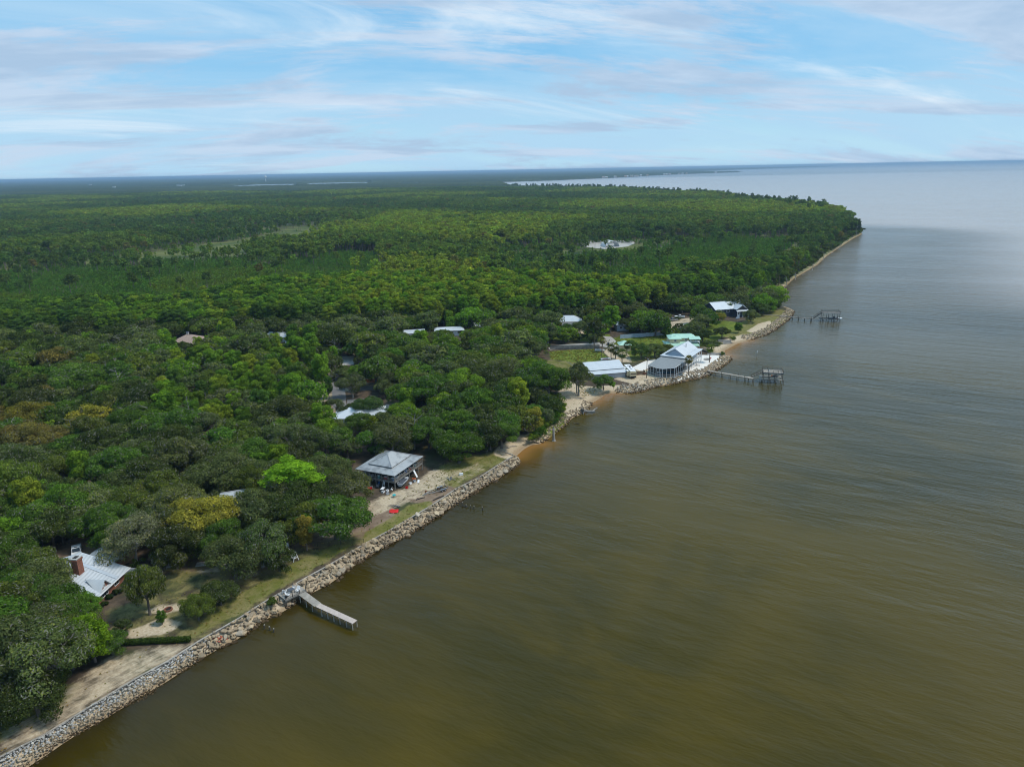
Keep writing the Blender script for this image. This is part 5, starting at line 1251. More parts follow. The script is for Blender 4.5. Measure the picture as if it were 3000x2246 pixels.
    def crate(mt):
        def f(q):
            for k in range(3): MB().box(-.4, .4, -.3, -.26, k * .17, k * .17 + .14).build('slat', M[mt], q); MB().box(-.4, .4, .26, .3, k * .17, k * .17 + .14).build('slat', M[mt], q)
            for a in (-.4, .36): MB().box(a, a + .04, -.26, .26, 0, .48).build('side', M[mt], q)
            MB().box(-.36, .36, -.26, .26, 0, .04).build('base', M[mt], q)
        return f
    for k, (x, y, mt, lab) in enumerate(((-1.9, 1.3, 'white', 'white crate on the sand by the corner post'), (-2.4, 6.3, 'red', 'faded red crate in the junk heap'), (-2.7, 7.2, 'orange', 'orange crate in the junk heap'), (-1.6, 6.8, 'palewood', 'bare wooden crate beside the dark cart'), (4.6, -2.0, 'white', 'white crate on the grass beyond the boat'), (1.8, -2.6, 'red', 'small red crate on the dark patch'), (6.4, -2.2, 'greywall', 'grey crate under the right-angle posts'), (7.4, -1.4, 'orange', 'orange crate in the grass below the veranda'), (-3.4, .2, 'greywall', 'grey crate out on the bare sand'), (-2.9, 2.0, 'white', 'white crate half sunk in the sand'))):
        junk('crate', lab.replace('right-angle', 'far'), 'crate', x, y, k * .7, crate(mt))
    def board(q): MB().box(-1.1, 1.1, -.28, .28, .05, .1).build('board', M['white'], q); MB().box(-.9, -.8, -.25, .25, 0, .05).build('batten', M['palewood'], q)
    junk('loose_board', 'white board lying flat beyond the boat', 'board', 6.9, -3.2, .5, board); q = junk('loose_board', 'white board propped against a far post', 'board', 9.4, -.7, 1.4, board); q.rotation_euler.y = -1.0; q.location.z += .9
M['tincap'] = mat_plain('dull_tin', (.30, .305, .31), .5, .2); M['paledoor'] = mat_plain('pale_door', (.42, .44, .48), .6)
stilt_house()

def wood_house():
    o = (-61.8, 231.0); e = house('house', 'white metal-roofed house with stone chimney deep in the oaks', o, .02, 20, 12, 2.6, 2.3, (.28, .74), M['brightroof'], M['white'], [('f', 2, 3.4, 1, 2.1), ('f', 8, 9.5, 1, 2.1), ('f', 15, 16.4, 1, 2.1)])
    chimney(e, 18.3, 4.0, 2.6, 5.6, .5, .4, M['concrete'], M['slate'])
    hip(e, 5, 7, 3.0, 1.7, (.45, .55), M['brightroof'], .4, x0=6.5, y0=-2.2); walls(e, 5, 2, 2.9, M['white'], x0=6.5, y0=-2.2)
wood_house()
house('house', 'tan shingled hip-roofed house half sunk among oaks', (-171.5, 345.5), .05, 17, 14, 3.0, 3.5, (.42, .58), M['tanroof'], M['cream'], [('f', 3, 4.5, 1, 2.2), ('f', 9, 10.5, 1, 2.2)], chim=(7.6, 8.0, 5, 7.6, .55, .45, M['concrete'], M['slate']))
house('house', 'long white-roofed house beside the yellow tree', (-128.0, 362.0), -.25, 15, 8, 2.8, 1.7, (0, 1), M['brightroof'], M['white'], [('f', 3, 4.2, 1, 2)], ('x0', 'x1'))
house('shed', 'low white-roofed shed below the long white-roofed house', (-113.5, 349.5), .2, 14, 6, 2.2, .9, (0, 1), M['brightroof'], M['greywall'], [('f', 3, 4.2, .8, 1.6)], ('x0', 'x1'), cat='shed')
house('house', 'flat white-roofed house seen through the oak row', (-62, 360), .18, 17, 8, 3.0, 1.0, (0, 1), M['brightroof'], M['white'], [('f', 3, 4.4, 1, 2)], ('x0', 'x1'))
house('house', 'white-roofed bungalow beside the rusty oak', (-40, 366), .10, 15, 8, 3.0, 1.1, (.1, .9), M['brightroof'], M['white'], [('f', 3, 4.4, 1, 2)])
house('shed', 'small white-roofed shed at the foot of the pines', (-19, 379), .4, 6, 5, 2.6, 1.2, (0, 1), M['brightroof'], M['white'], [('f', 2, 3.2, .9, 1.8)], ('x0', 'x1'), cat='shed')
e = house('house', 'white tin-roofed cottage by the sandy clearing', (24.0, 385.0), -.05, 15, 10, 2.9, 2.4, (.3, .7), M['brightroof'], M['white'], [('f', 2, 3.3, .9, 2), ('f', 6, 7.6, .9, 2), ('f', 11, 12.3, .9, 2)])
house('house', 'blue-grey house with railed porch behind the road bend', (56.5, 371.0), .05, 12, 9, 3.4, 1.6, (.2, .8), M['bluegrey'], M['bluegrey'], [('f', 1.5, 3, 1.2, 2.4), ('f', 7, 8.6, 1.2, 2.4)])

def green_house():
    e = thing('green_roofed_house', 'two-storey cream house with pale green metal roofs and balcony', 'house', (74.0, 327.0, LZ), -.02)
    walls(e, 14.5, 11, 2.3, M['cream']); walls(e, 11.5, 5.6, 5.0, M['cream'], x0=1.5, y0=4.6)
    a, b = (-.6, -.8, 2.25), (15.1, -.8, 2.25); roof_plate(e, [a, b, (14.6, 4.5, 3.35), (0.2, 4.5, 3.35)], M['greenroof']); roof_plate(e, [(15.1, -.8, 2.25), (15.1, 11.6, 2.25), (14.6, 4.5, 3.3)], M['greenroof']); roof_plate(e, [(-.6, 11.6, 2.25), (-.6, -.8, 2.25), (.2, 4.5, 3.3)], M['greenroof'])
    hip(e, 12.2, 5.6, 5.0, 1.4, (.18, .84), M['greenroof'], .6, x0=1.9, y0=4.6); hip(e, 5.2, 3.4, 5.02, 1.1, (.4, .6), M['greenroof'], .45, x0=1.4, y0=2.6); walls(e, 4.8, 2.2, 5.0, M['cream'], x0=1.6, y0=2.7)
    window(e, (3.6, 2.7), (4.7, 2.7), 3.7, 4.6, (0, -1)); window(e, (9, 4.6), (10, 4.6), 3.8, 4.6, (0, -1)); window(e, (2, 0), (3.4, 0), .8, 1.8, (0, -1)); window(e, (9, 0), (10.4, 0), .8, 1.8, (0, -1))
    MB().box(11.0, 15.6, 1.6, 4.5, 3.35, 3.45).build('balcony_floor', M['white'], e); roof_plate(e, [(10.6, 1.3, 4.95), (16, 1.3, 4.95), (16, 5.4, 5.5), (10.6, 5.4, 5.5)], M['greenroof'])
    for x in (11.1, 13.3, 15.5): MB().box(x - .08, x + .08, 1.6, 1.76, 3.4, 4.95).build('post', M['white'], e)
    for z in (3.75, 4.1, 4.4): MB().bar((11, 1.65, z), (15.6, 1.65, z), .05, .06).build('rail', M['white'], e)
    for x in (11.1, 15.5): MB().box(x - .12, x + .12, 1.6, 1.84, -.3, 3.35).build('column', M['white'], e)
green_house()
e = house('garage', 'small square cream garage with pale green pyramid roof', (51.6, 327.2), .05, 5.0, 5.6, 3.0, 1.6, (.48, .52), M['greenroof'], M['cream'], [('r', 2, 3.2, 1, 1.9)], cat='garage', over=.45)
MB().box(.8, 4.0, -.08, -.03, 0, 2.1).build('garage_door', M['creamdoor'], e) if 'creamdoor' in M else MB().box(.8, 4.0, -.08, -.03, 0, 2.1).build('garage_door', M['cream'], e)

def pool_house():
    o = (74.0, 289.8); rz = math.atan2(.844, .536); e = thing('pool_house', 'white two-storey beach house with bright metal roof and railed deck', 'house', (*o, LZ), rz)
    L, W, ze = 18.4, 11.3, 5.9; i = 1.6
    ct = [(-.5, -.9), (L + .6, -.9), (L + .6, W + .5), (-.5, W + .5)]; inn = [(1.2, i), (L - 1, i), (L - 1, W - i), (1.2, W - i)]
    for k in range(4): p, q, r, s = ct[k], ct[(k + 1) % 4], inn[(k + 1) % 4], inn[k]; roof_plate(e, [(*p, ze), (*q, ze), (*r, ze + .55), (*s, ze + .55)], M['brightroof'], .12, 'skirt_roof')
    x0, x1, y0, y1, zr = .9, L - .8, i - .3, W - i + .3, ze + 3.35; ym = (y0 + y1) / 2
    roof_plate(e, [(x0, y0, ze + .62), (x1, y0, ze + .62), (x1, ym, zr), (x0, ym, zr)], M['brightroof'], .14); roof_plate(e, [(x1, y1, ze + .62), (x0, y1, ze + .62), (x0, ym, zr), (x1, ym, zr)], M['brightroof'], .14)
    for x in (1.3, L - 1.3):
        m = MB(); tri = [(y0 + .3, ze + .3), (y1 - .3, ze + .3), (ym, zr - .2)]; m.v += [(x, y, z) for y, z in tri] + [(x + .2, y, z) for y, z in tri]
        for f in ((0, 2, 1), (3, 4, 5), (0, 1, 4, 3), (1, 2, 5, 4), (2, 0, 3, 5)): m.f.append(f); m.m.append(0)
        m.build('gable', M['bluegrey'], e)  # blue-grey stands for shade on the white house's gable ends, put into the colour
    MB().box(.4, L - .4, 1.9, W - .3, 2.7, ze + .1).build('upper_wall', M['white'], e); MB().box(4.5, L - 2, 4, W - .6, -.4, 2.6).build('lower_wall', M['white'], e)
    MB().box(0, L, -.6, W, 2.55, 2.72).build('deck', M['white'], e)
    for k in range(7):
        x = L * k / 6; MB().box(x - .13, x + .13, -.55, -.29, -.4, 5.95).build('column', M['white'], e)
    for k in range(6):
        x = L * k / 6 + .35; window(e, (x, 1.9), (x + 2.3, 1.9), 3.9, 5.2, (0, -1), mull=1)
    m = MB()
    for k in range(110): x = k * L / 109; m.box(x - .025, x + .025, -.5, -.45, 2.72, 3.7)
    m.build('balusters', M['white'], e, kind='stuff')
    for z in (2.85, 3.7): MB().bar((0, -.47, z), (L, -.47, z), .09, .09).build('rail', M['white'], e)
    MB().tube([(10.2, 4.0, 7.2), (10.2, 4.0, 9.4)], [.17, .17], 10).build('flue_pipe', M['steel'], e); MB().tube([(10.2, 4.0, 9.4), (10.2, 4.0, 9.6)], [.27, .2], 10).build('flue_cap', M['steel'], e)
    # screened pool enclosure on the camera-side end: frame, dark screens, grey sheet roof
    s = thing('pool_enclosure', 'screened pool enclosure with white frame and grey sloping roof', 'enclosure', (*o, LZ), 0)
    base = [(57.6, 288.6), (59.9, 283.6), (62.2, 281.9), (67.2, 282.0), (73.6, 289.2)]; B = [Vector((x - o[0], y - o[1], 0)) for x, y in base]
    Wl = Vector((-.844, .536, 0)) * W; zt = [3.75, 3.75, 3.8, 4.05, 5.3]; back0, back1 = Vector((0, 0, 5.45)), Wl + Vector((0, 0, 5.45))
    top = [b + Vector((0, 0, z)) for b, z in zip(B, zt)]
    roof_plate(s, [t + Vector((0, 0, .06)) for t in top] + [back0, back1], M['greyroof'], .1, 'sheet_roof')
    LW = [Wl * .98] + B; LT = [5.3] + zt
    for (a, b, za, zb) in [(LW[k], LW[k + 1], LT[k], LT[k + 1]) for k in range(len(LW) - 1)]:
        n = max(1, round((b - a).length / 1.75)); m = []
        MB().bar(a + Vector((0, 0, za - .05)), b + Vector((0, 0, zb - .05)), .16, .18).build('top_beam', M['white'], s)
        for z in (.12, .95): MB().bar(a + Vector((0, 0, z)), b + Vector((0, 0, z)), .08, .09).build('rail', M['white'], s)
        for k in range(n):
            p, q = a.lerp(b, k / n), a.lerp(b, (k + 1) / n); zp, zq = za + (zb - za) * k / n, za + (zb - za) * (k + 1) / n
            MB().box(p.x - .07, p.x + .07, p.y - .07, p.y + .07, -.3, zp).build('post', M['white'], s)
            MB().face([p + Vector((0, 0, .1)), q + Vector((0, 0, .1)), q + Vector((0, 0, zq - .1)), p + Vector((0, 0, zp - .1))]).build('screen', M['screen'], s)
    d = MB(); a, b = B[1].lerp(B[2], .2), B[1].lerp(B[2], .75); nrm = Vector(((b - a).y, -(b - a).x, 0)).normalized() * .06
    for p, q, z0, z1 in ((a, a.lerp(b, .1), .1, 2.2), (b, b.lerp(a, .1), .1, 2.2)): d.bar(p + nrm + Vector((0, 0, z0)), p + nrm + Vector((0, 0, z1)), .1, .1)
    for z in (.2, 1.0, 2.15): d.bar(a + nrm + Vector((0, 0, z)), b + nrm + Vector((0, 0, z)), .08, .1)
    d.build('screen_door', M['white'], s)
    fl = [(*b_[:2], .04) for b_ in B] + [(0, 0, .04), (Wl.x, Wl.y, .04)]; MB().slab(fl, .2).build('pool_deck', M['concrete'], s)
    t = thing('swimming_pool', 'blue swimming pool with tan steps inside the screened enclosure', 'pool', (65.2, 289.0, LZ + .06), .15)
    MB().slab([(4.0 * math.cos(k * .4488) * (1 + .18 * math.sin(k * .9)), 2.3 * math.sin(k * .4488), .03) for k in range(14)], .06).build('water', M['pool'], t); MB().tube([(4.1 * math.cos(k * .4488) * (1 + .18 * math.sin(k * .9)), 2.4 * math.sin(k * .4488), .04) for k in range(15)], [.18] * 15, 6).build('coping', M['palewood'], t)
    for k, (x, y, lab) in enumerate(((62.4, 284.4, 'beside the screen door'), (66.4, 284.4, 'under the corner screens'), (70.0, 291.0, 'at the house end of the pool'))):
        q = thing('patio_lounger', f'tan patio lounger {lab} in the enclosure', 'lounger', (x, y, LZ + .05), k * .9); MB().box(-.9, .5, -.32, .32, .28, .36).build('seat', M['composite'], q); MB().bar((.5, 0, .33), (1.05, 0, .85), .62, .07).build('backrest', M['composite'], q)
        for a in (-.8, .4):
            for b in (-.28, .28): MB().box(a - .03, a + .03, b - .03, b + .03, 0, .28).build('leg', M['white'], q)
def mat_screen():
    t = NT('insect_screen'); d = t.node('ShaderNodeBsdfDiffuse', Color=(.028, .027, .03)); tr = t.node('ShaderNodeBsdfTransparent'); m = t.node('ShaderNodeMixShader', Fac=.52)
    t.L.new(tr.outputs[0], m.inputs[1]); t.L.new(d.outputs[0], m.inputs[2]); t.L.new(m.outputs[0], t.out.inputs[0]); return t.m
M['screen'] = mat_screen(); M['greyroof'] = mat_plain('grey_sheet_roof', (.25, .265, .27), .6, var=.1); M['pool'] = mat_plain('pool_water', (.01, .26, .46), .08, var=.15, spec=.6)
pool_house()

def barn():
    e = thing('barn', 'grey metal barn with white sheet roof in two steps', 'barn', (32.4, 280.4, LZ), math.radians(12.5)); L = 15.2
    MB().box(0, L, 0, .2, -.4, 2.35).build('front_wall', M['greywall'], e); MB().box(0, L, 14.6, 14.8, -.4, 3.4).build('back_wall', M['greywall'], e)
    for x, mt in ((0, 'greywood'), (L - .2, 'greywall')):
        pr = [(0.2, 0), (14.6, 0), (14.6, 3.4), (9.0, 5.1), (2.7, 3.4), (2.7, 3.0), (.2, 2.4)]; m = MB(); n = len(pr); m.v += [(x, y, z) for y, z in pr] + [(x + .2, y, z) for y, z in pr]
        m.f += [tuple(range(n - 1, -1, -1)), tuple(range(n, 2 * n))] + [(k, (k + 1) % n, n + (k + 1) % n, n + k) for k in range(n)]; m.m += [0] * (n + 2); m.build('end_wall', M[mt], e)
    roof_plate(e, [(-.5, -.5, 2.3), (L + .6, -.5, 2.3), (L + .6, 2.65, 3.05), (-.5, 2.65, 3.05)], M['brightroof'], .1, 'lean_to_roof'); roof_plate(e, [(-.6, 2.3, 3.35), (L + .5, 2.3, 3.35), (L + .5, 9, 5.25), (-.6, 9, 5.25)], M['brightroof'], .12); roof_plate(e, [(L + .5, 15.1, 3.45), (-.6, 15.1, 3.45), (-.6, 9, 5.25), (L + .5, 9, 5.25)], M['brightroof'], .12)
    MB().box(0.2, L - .2, 2.62, 2.72, 2.9, 3.35).build('step_wall', M['slate'], e)
    m = MB()
    for k in range(1, 38): x = k * L / 38; m.box(x - .02, x + .02, -.03, 0, -.3, 2.3)
    m.build('siding_ribs', M['greywall'], e, kind='stuff')
barn()
def dark_house():
    e = thing('shore_house', 'dark-walled two-storey shore house with bright white metal roof', 'house', (117.5, 401.0, LZ), .30)
    walls(e, 19, 12, 4.6, M['bluedark'], rise=3.3, gable=('x0', 'x1')); hip(e, 19, 12, 4.6, 3.3, (0, 1), M['brightroof'], .7)
    walls(e, 6.5, 5, 4.6, M['bluedark'], x0=11.5, y0=-3.5); roof_plate(e, [(11, -4.2, 4.6), (14.75, -4.2, 6.9), (14.75, 4.5, 6.9), (11, 2, 4.6)], M['brightroof'], .12, 'wing_roof'); roof_plate(e, [(14.75, -4.2, 6.9), (18.5, -4.2, 4.6), (18.5, 2, 4.6), (14.75, 4.5, 6.9)], M['brightroof'], .12, 'wing_roof')
    m = MB(); tri = [(11.6, 4.6), (17.9, 4.6), (14.75, 6.6)]; m.v += [(x, -3.5, z) for x, z in tri] + [(x, -3.3, z) for x, z in tri]
    for f in ((0, 1, 2), (5, 4, 3), (0, 3, 4, 1), (1, 4, 5, 2), (2, 5, 3, 0)): m.f.append(f); m.m.append(0)
    m.build('gable', M['darkwall'], e); roof_plate(e, [(10.8, -5.2, 3.6), (18.8, -5.2, 3.6), (18.6, -3.5, 4.2), (11, -3.5, 4.2)], M['brightroof'], .1, 'porch_roof')
    for x in (11.2, 14.8, 18.4): MB().box(x - .1, x + .1, -5.1, -4.9, -.4, 3.5).build('post', M['white'], e)
    window(e, (12.3, -3.5), (14, -3.5), 1.0, 2.4, (0, -1)); window(e, (15.4, -3.5), (17.2, -3.5), 1.0, 2.4, (0, -1)); window(e, (2, 0), (4, 0), 2.6, 4, (0, -1)); window(e, (7, 0), (9, 0), 2.6, 4, (0, -1))
M['bluedark'] = mat_plain('dark_blue_siding', (.035, .045, .07), .7)
dark_house()
p = G(2160, 935, LZ); t = thing('canopy_sail', 'small pale blue triangular shade sail by the dark-walled house', 'shade sail', (p.x, p.y, LZ)); MB().face([(-1.2, 0, .3), (1.4, .3, .3), (1.2, .6, 3.4)]).face([(1.2, .62, 3.4), (1.4, .32, .3), (-1.2, .02, .3)]).build('cloth', M['sail'] if 'sail' in M else M['bluegrey'], t); MB().tube([(1.3, .5, 0), (1.25, .62, 3.5)], [.05, .05], 6).build('pole', M['steel'], t)

def hoop():
    p = G(1787, 722, LZ); e = thing('hoop_shelter', 'white arched hoop shelter on a pale gravel pad in the plantation', 'shelter', (p.x, p.y, LZ), 1.85); e.scale = (.75, .85, .72); n = 12
    for k in range(9):
        x = -9 + k * 2.25; MB().tube([(x, 10 * math.cos(math.pi * j / n), 9 * math.sin(math.pi * j / n)) for j in range(n + 1)], [.28] * (n + 1), 6).build('hoop', M['white'], e)
    m = MB()
    for j in range(n):
        a, b = math.pi * j / n, math.pi * (j + 1) / n
        if j in (3, 5, 6, 8): continue
        m.face([(-9, 10 * math.cos(a), 9 * math.sin(a)), (9, 10 * math.cos(a), 9 * math.sin(a)), (9, 10 * math.cos(b), 9 * math.sin(b)), (-9, 10 * math.cos(b), 9 * math.sin(b))])
    m.build('cover', M['white'], e)
    for j in (2, 6, 10): a = math.pi * j / n; MB().bar((-9, 10 * math.cos(a), 9 * math.sin(a) + .2), (9, 10 * math.cos(a), 9 * math.sin(a) + .2), .3, .3).build('purlin', M['white'], e)
hoop()
flat('gravel_pad', GP([(1690,714),(1745,704),(1850,704),(1862,712),(1840,722),(1770,730),(1720,724)], LZ), LZ + .05, M['gravel'] if 'gravel' in M else M['concrete'], label='pale gravel pad around the hoop shelter', cat='gravel pad', kind='structure')

# ---- far shore: houses along the bay and the water tower
g = random.Random(12)
for k, (u, v) in enumerate([(u, float(np.interp(u, [1700, 1800, 1928, 2066, 2184], [524.8, 520.6, 513.2, 507.8, 503.9])) - .15 if u < 2180 else 488.6) for u in (1768, 1776, 1803, 1833, 1838, 1850, 1861, 1868, 1878, 1897, 1946, 1953, 1962, 1990, 2000, 2012, 2098, 2250, 2310)]):
    p = G(u, v, 2); L_, W_ = (g.uniform(17, 30) if k < 17 else 80), 16
    e = thing('beach_house', ['tiny white beach house on the far bay shore', 'tiny cream beach house on the far bay shore'][k % 2], 'house', (p.x, p.y, 1.5), g.uniform(-.3, .3), 'houses along the far shore'); hh = g.uniform(7, 11) * (1 if k < 17 else 2)
    MB().box(-L_ / 2, L_ / 2, 0, W_, 0, hh).build('wall', M['white'] if k % 2 == 0 else M['cream'], e); r = MB(); r.face([(-L_ / 2 - 1, -1, hh), (L_ / 2 + 1, -1, hh), (L_ / 2 + 1, W_ / 2, hh + 5), (-L_ / 2 - 1, W_ / 2, hh + 5)]).face([(L_ / 2 + 1, W_ + 1, hh), (-L_ / 2 - 1, W_ + 1, hh), (-L_ / 2 - 1, W_ / 2, hh + 5), (L_ / 2 + 1, W_ / 2, hh + 5)]); r.build('roof', M['brightroof'] if k % 3 else M['tanroof'], e)
    for q in range(3): MB().box(-L_ / 3 + q * L_ / 3 - 1, -L_ / 3 + q * L_ / 3 + 1, -.2, 0, hh * .3, hh * .75).build('window', M['glass'], e)
for k, (u, v) in enumerate([(700,527.5),(521,545),(528,545.5),(536,545),(264,543),(333,550)]):
    p = G(u, v, 14); e = thing('far_building', 'tiny white building showing above the distant forest', 'building', (p.x, p.y, 10), 0, 'distant buildings in the forest'); MB().box(-10, 10, 0, 10, 0, 12).build('wall', M['white'], e); MB().box(-10.5, 10.5, -.5, 10.5, 12, 13).build('roof', M['brightroof'], e)
wt = Vector((-2620, 8000, 3)); e = thing('water_tower', 'white water tower rising from the forest on the horizon', 'water tower', (wt.x, wt.y, 3))
MB().tube([(0, 0, 0), (0, 0, 44), (0, 0, 50)], [5, 3.2, 9], 12).build('column', M['white'], e); MB().tube([(0, 0, 50), (0, 0, 56), (0, 0, 64), (0, 0, 69), (0, 0, 71)], [9, 13, 13.5, 9, 2], 14).build('tank', M['white'], e)
# ------------------------------------------------------------------ roads, fences, vehicles, palms, dead wood, small things
def mat_road(name, a, b):
    t = NT(name); p = t.pos(); n = t.noise(p, .25, 5, .6); f = t.noise(p, 5, 3, .6); c = t.mix(t.ramp(n, .35, .65), a, b); return t.pbr(t.mix(t.math('MULTIPLY', f, .4), c, tuple(q * .75 for q in a)), .95, 0, t.bump(f, .3, .02), .2)
M['asphalt'] = mat_road('worn_asphalt', (.15, .145, .145), (.21, .20, .195)); M['paleroad'] = mat_road('pale_concrete_road', (.36, .34, .32), (.45, .43, .40)); M['sail'] = M['bluegrey']
for pts, m, lab in (([(1605,1020),(1640,1010),(1733,1004),(1768,1002),(1790,1004),(1812,1014),(1795,1021),(1760,1014),(1733,1013),(1650,1020),(1612,1025)], 'paleroad', 'pale paved lane running behind the long wooden fence'),
                    ([(1764,984),(1790,986),(1806,1000),(1800,1004.6),(1768,1001.4),(1770,992)], 'paleroad', 'pale concrete apron at the bend of the lane'),
                    ([(976,1085),(1004,1088),(1010,1130),(1016,1195),(976,1196),(972,1130)], 'asphalt', 'grey asphalt drive beside the white metal-roofed house'),
                    ([(1030,1130),(1075,1130),(1160,1133),(1160,1142),(1075,1143),(1020,1150)], 'asphalt', 'asphalt road passing the orange fence'),
                    ([(1017,1170),(1078,1168),(1085,1178),(1017,1184)], 'asphalt', 'asphalt turning area behind the white metal-roofed house'),
                    ([(1000,1044),(1036,1042),(1036,1068),(1004,1070)], 'paleroad', 'short stretch of pale road between the oaks')):
    flat('road', GP(pts, LZ), LZ + .03, M[m], label=lab, cat='road', kind='structure')

def panel_fence(label, a, b, h, mat, step=2.4):
    a, b = G(*a, LZ), G(*b, LZ); l = (b - a).length; e = thing('panel_fence', label, 'fence', a, math.atan2(b.y - a.y, b.x - a.x)); n = max(1, round(l / step))
    for k in range(n):
        x0, x1 = l * k / n, l * (k + 1) / n; m = MB(); q = int((x1 - x0) / .15)
        for j in range(q): m.box(x0 + .06 + j * .15, x0 + .06 + j * .15 + .138, -.02, .02, 0, h * rnd.uniform(.985, 1.01))
        m.build('fence_panel', mat, e, kind='stuff'); MB().box(x0 - .05, x0 + .05, .03, .13, -.3, h + .05).build('post', mat, e)
    for z in (.4, h - .3): MB().box(0, l, .03, .08, z, z + .09).build('rail', mat, e)
panel_fence('long dark weathered board fence behind the barn lawn', (1612, 1023), (1757, 1022), 2.1, M['fencewood'] if 'fencewood' in M else M['greywood'])
panel_fence('long blue-grey panel fence beside the green-roofed house', (1817, 992), (1956, 981), 2.0, M['bluegrey'])
panel_fence('weathered grey board fence near the oaks behind the stilted yard', (1040, 1062), (1082, 1060), 1.4, M['greywood'])
def wire_fence():
    a, b = G(862, 1606, LZ), G(1066, 1591, LZ); l = (b - a).length; e = thing('wire_fence', 'low dark wire fence ending at the timber wall', 'fence', a, math.atan2(b.y - a.y, b.x - a.x)); n = 6
    for k in range(n + 1): MB().tube([(l * k / n, 0, -.3), (l * k / n, 0, 1.25)], [.05, .05], 6).build('post', M['darkwood'], e)
    MB().bar((0, 0, 1.2), (l, 0, 1.2), .04, .04).build('top_rail', M['darkwood'], e); m = MB()
    for k in range(int(l / .16)): m.bar((k * .16, 0, .05), (k * .16, 0, 1.18), .012, .012)
    for z in range(7): m.bar((0, 0, .08 + z * .16), (l, 0, .08 + z * .16), .012, .012)
    m.build('wire_mesh', M['darkwood'], e, kind='stuff')
wire_fence()
def orange_fence():
    a, b = G(1070, 1121, LZ), G(1145, 1122, LZ); l = (b - a).length; e = thing('safety_fence', 'bright orange plastic safety fence across the road', 'fence', a, math.atan2(b.y - a.y, b.x - a.x)); n = 6; m = MB()
    for k in range(n): m.face([(l * k / n, .1 * math.sin(k), .15), (l * (k + 1) / n, .1 * math.sin(k + 1), .15), (l * (k + 1) / n, .1 * math.sin(k + 1), 1.55 - .1 * (k % 2)), (l * k / n, .1 * math.sin(k), 1.55 - .1 * ((k + 1) % 2))])
    m.build('netting', M['orange'], e)
    for k in range(n + 1): MB().tube([(l * k / n, .1 * math.sin(k) + .03, -.2), (l * k / n, .1 * math.sin(k) + .03, 1.7)], [.04, .04], 6).build('stake', M['steel'], e)
orange_fence()

def wheel(e, x, y, r=.38):
    t = MB().tube([(x, y - .13, r), (x, y + .13, r)], [r, r], 14).build('wheel', M['black'], e); MB().tube([(x, y - .145, r), (x, y + .145, r)], [r * .58, r * .58], 10).build('rim', M['steel'], t)
def pickup(loc, rz, label, body):
    e = thing('pickup_truck', label, 'pickup truck', loc, rz); L = 5.7
    def prof(pts, y0, y1, name, mat, par=e):
        m = MB(); n = len(pts); m.v += [(x, y0, z) for x, z in pts] + [(x, y1, z) for x, z in pts]; m.f += [tuple(range(n)), tuple(range(2 * n - 1, n - 1, -1))] + [(k, n + k, n + (k + 1) % n, (k + 1) % n) for k in range(n)]; m.m += [0] * (n + 2); return m.build(name, mat, par)
    prof([(2.85, .42), (2.85, .95), (2.65, 1.08), (1.25, 1.14), (1.1, 1.14), (-.95, 1.14), (-.95, .42)], -.97, .97, 'front_body', body)
    c = prof([(1.15, 1.13), (.45, 1.78), (.3, 1.84), (-.65, 1.84), (-.95, 1.13)], -.86, .86, 'cab', body)
    prof([(1.20, 1.15), (.52, 1.75), (.50, 1.72), (1.14, 1.13)], -.76, .76, 'windscreen', M['glass'], c)
    for y in (-.872, .862): prof([(.95, 1.2), (.42, 1.68), (-.6, 1.68), (-.78, 1.2)], y, y + .01, 'side_window', M['glass'], c)
    prof([(-.99, 1.2), (-.75, 1.7), (-.73, 1.7), (-.95, 1.2)], -.7, .7, 'rear_window', M['glass'], c); MB().box(-.1, .3, -.35, .35, 1.842, 1.856).build('sunroof', M['glass'], c)
    for y in (-.97, .85): MB().box(-2.85, -.98, y, y + .12, .45, 1.14).build('bed_side', body, e)
    MB().box(-2.85, -.98, -.85, .85, .45, .62).build('bed_floor', M['black'], e); MB().box(-2.87, -2.78, -.85, .85, .5, 1.12).build('tailgate', body, e)
    for y in (-.7, .7): MB().box(2.84, 2.88, y - .2, y + .2, .78, .95).build('headlight', M['steel'], e); MB().box(-2.9, -2.86, y - .1 + (.15 if y > 0 else -.15), y + .1 + (.15 if y > 0 else -.15), .75, 1.05).build('tail_light', M['red'], e)
    MB().box(2.86, 2.95, -.9, .9, .42, .66).build('bumper', M['steel'], e); MB().box(-2.97, -2.88, -.9, .9, .42, .6).build('bumper', M['steel'], e)
    for y in (-1.08, .98): MB().box(.9, 1.08, y, y + .12, 1.15, 1.35).build('mirror', M['black'], e)
    for x in (1.85, -1.75):
        for y in (-.85, .85): wheel(e, x, y)
    return e
p = G(226, 1622, LZ); pickup((p.x, p.y, LZ), math.radians(-60), 'white pickup truck with dark bed parked behind the brick house', M['white'])
p = G(1991, 931, LZ); pickup((p.x, p.y, LZ), math.radians(180), 'white pickup truck parked broadside on the sandy clearing', M['white'])
p = G(1972, 940, LZ); pickup((p.x, p.y, LZ), math.radians(20), 'silver pickup truck nosed under the oaks by the sandy clearing', M['steel'])
p = G(552, 1522, LZ); pickup((p.x, p.y, LZ), math.radians(30), 'dark red pickup truck in deep shade under the yellowing oak', M['maroon'] if 'maroon' in M else M['rust'])

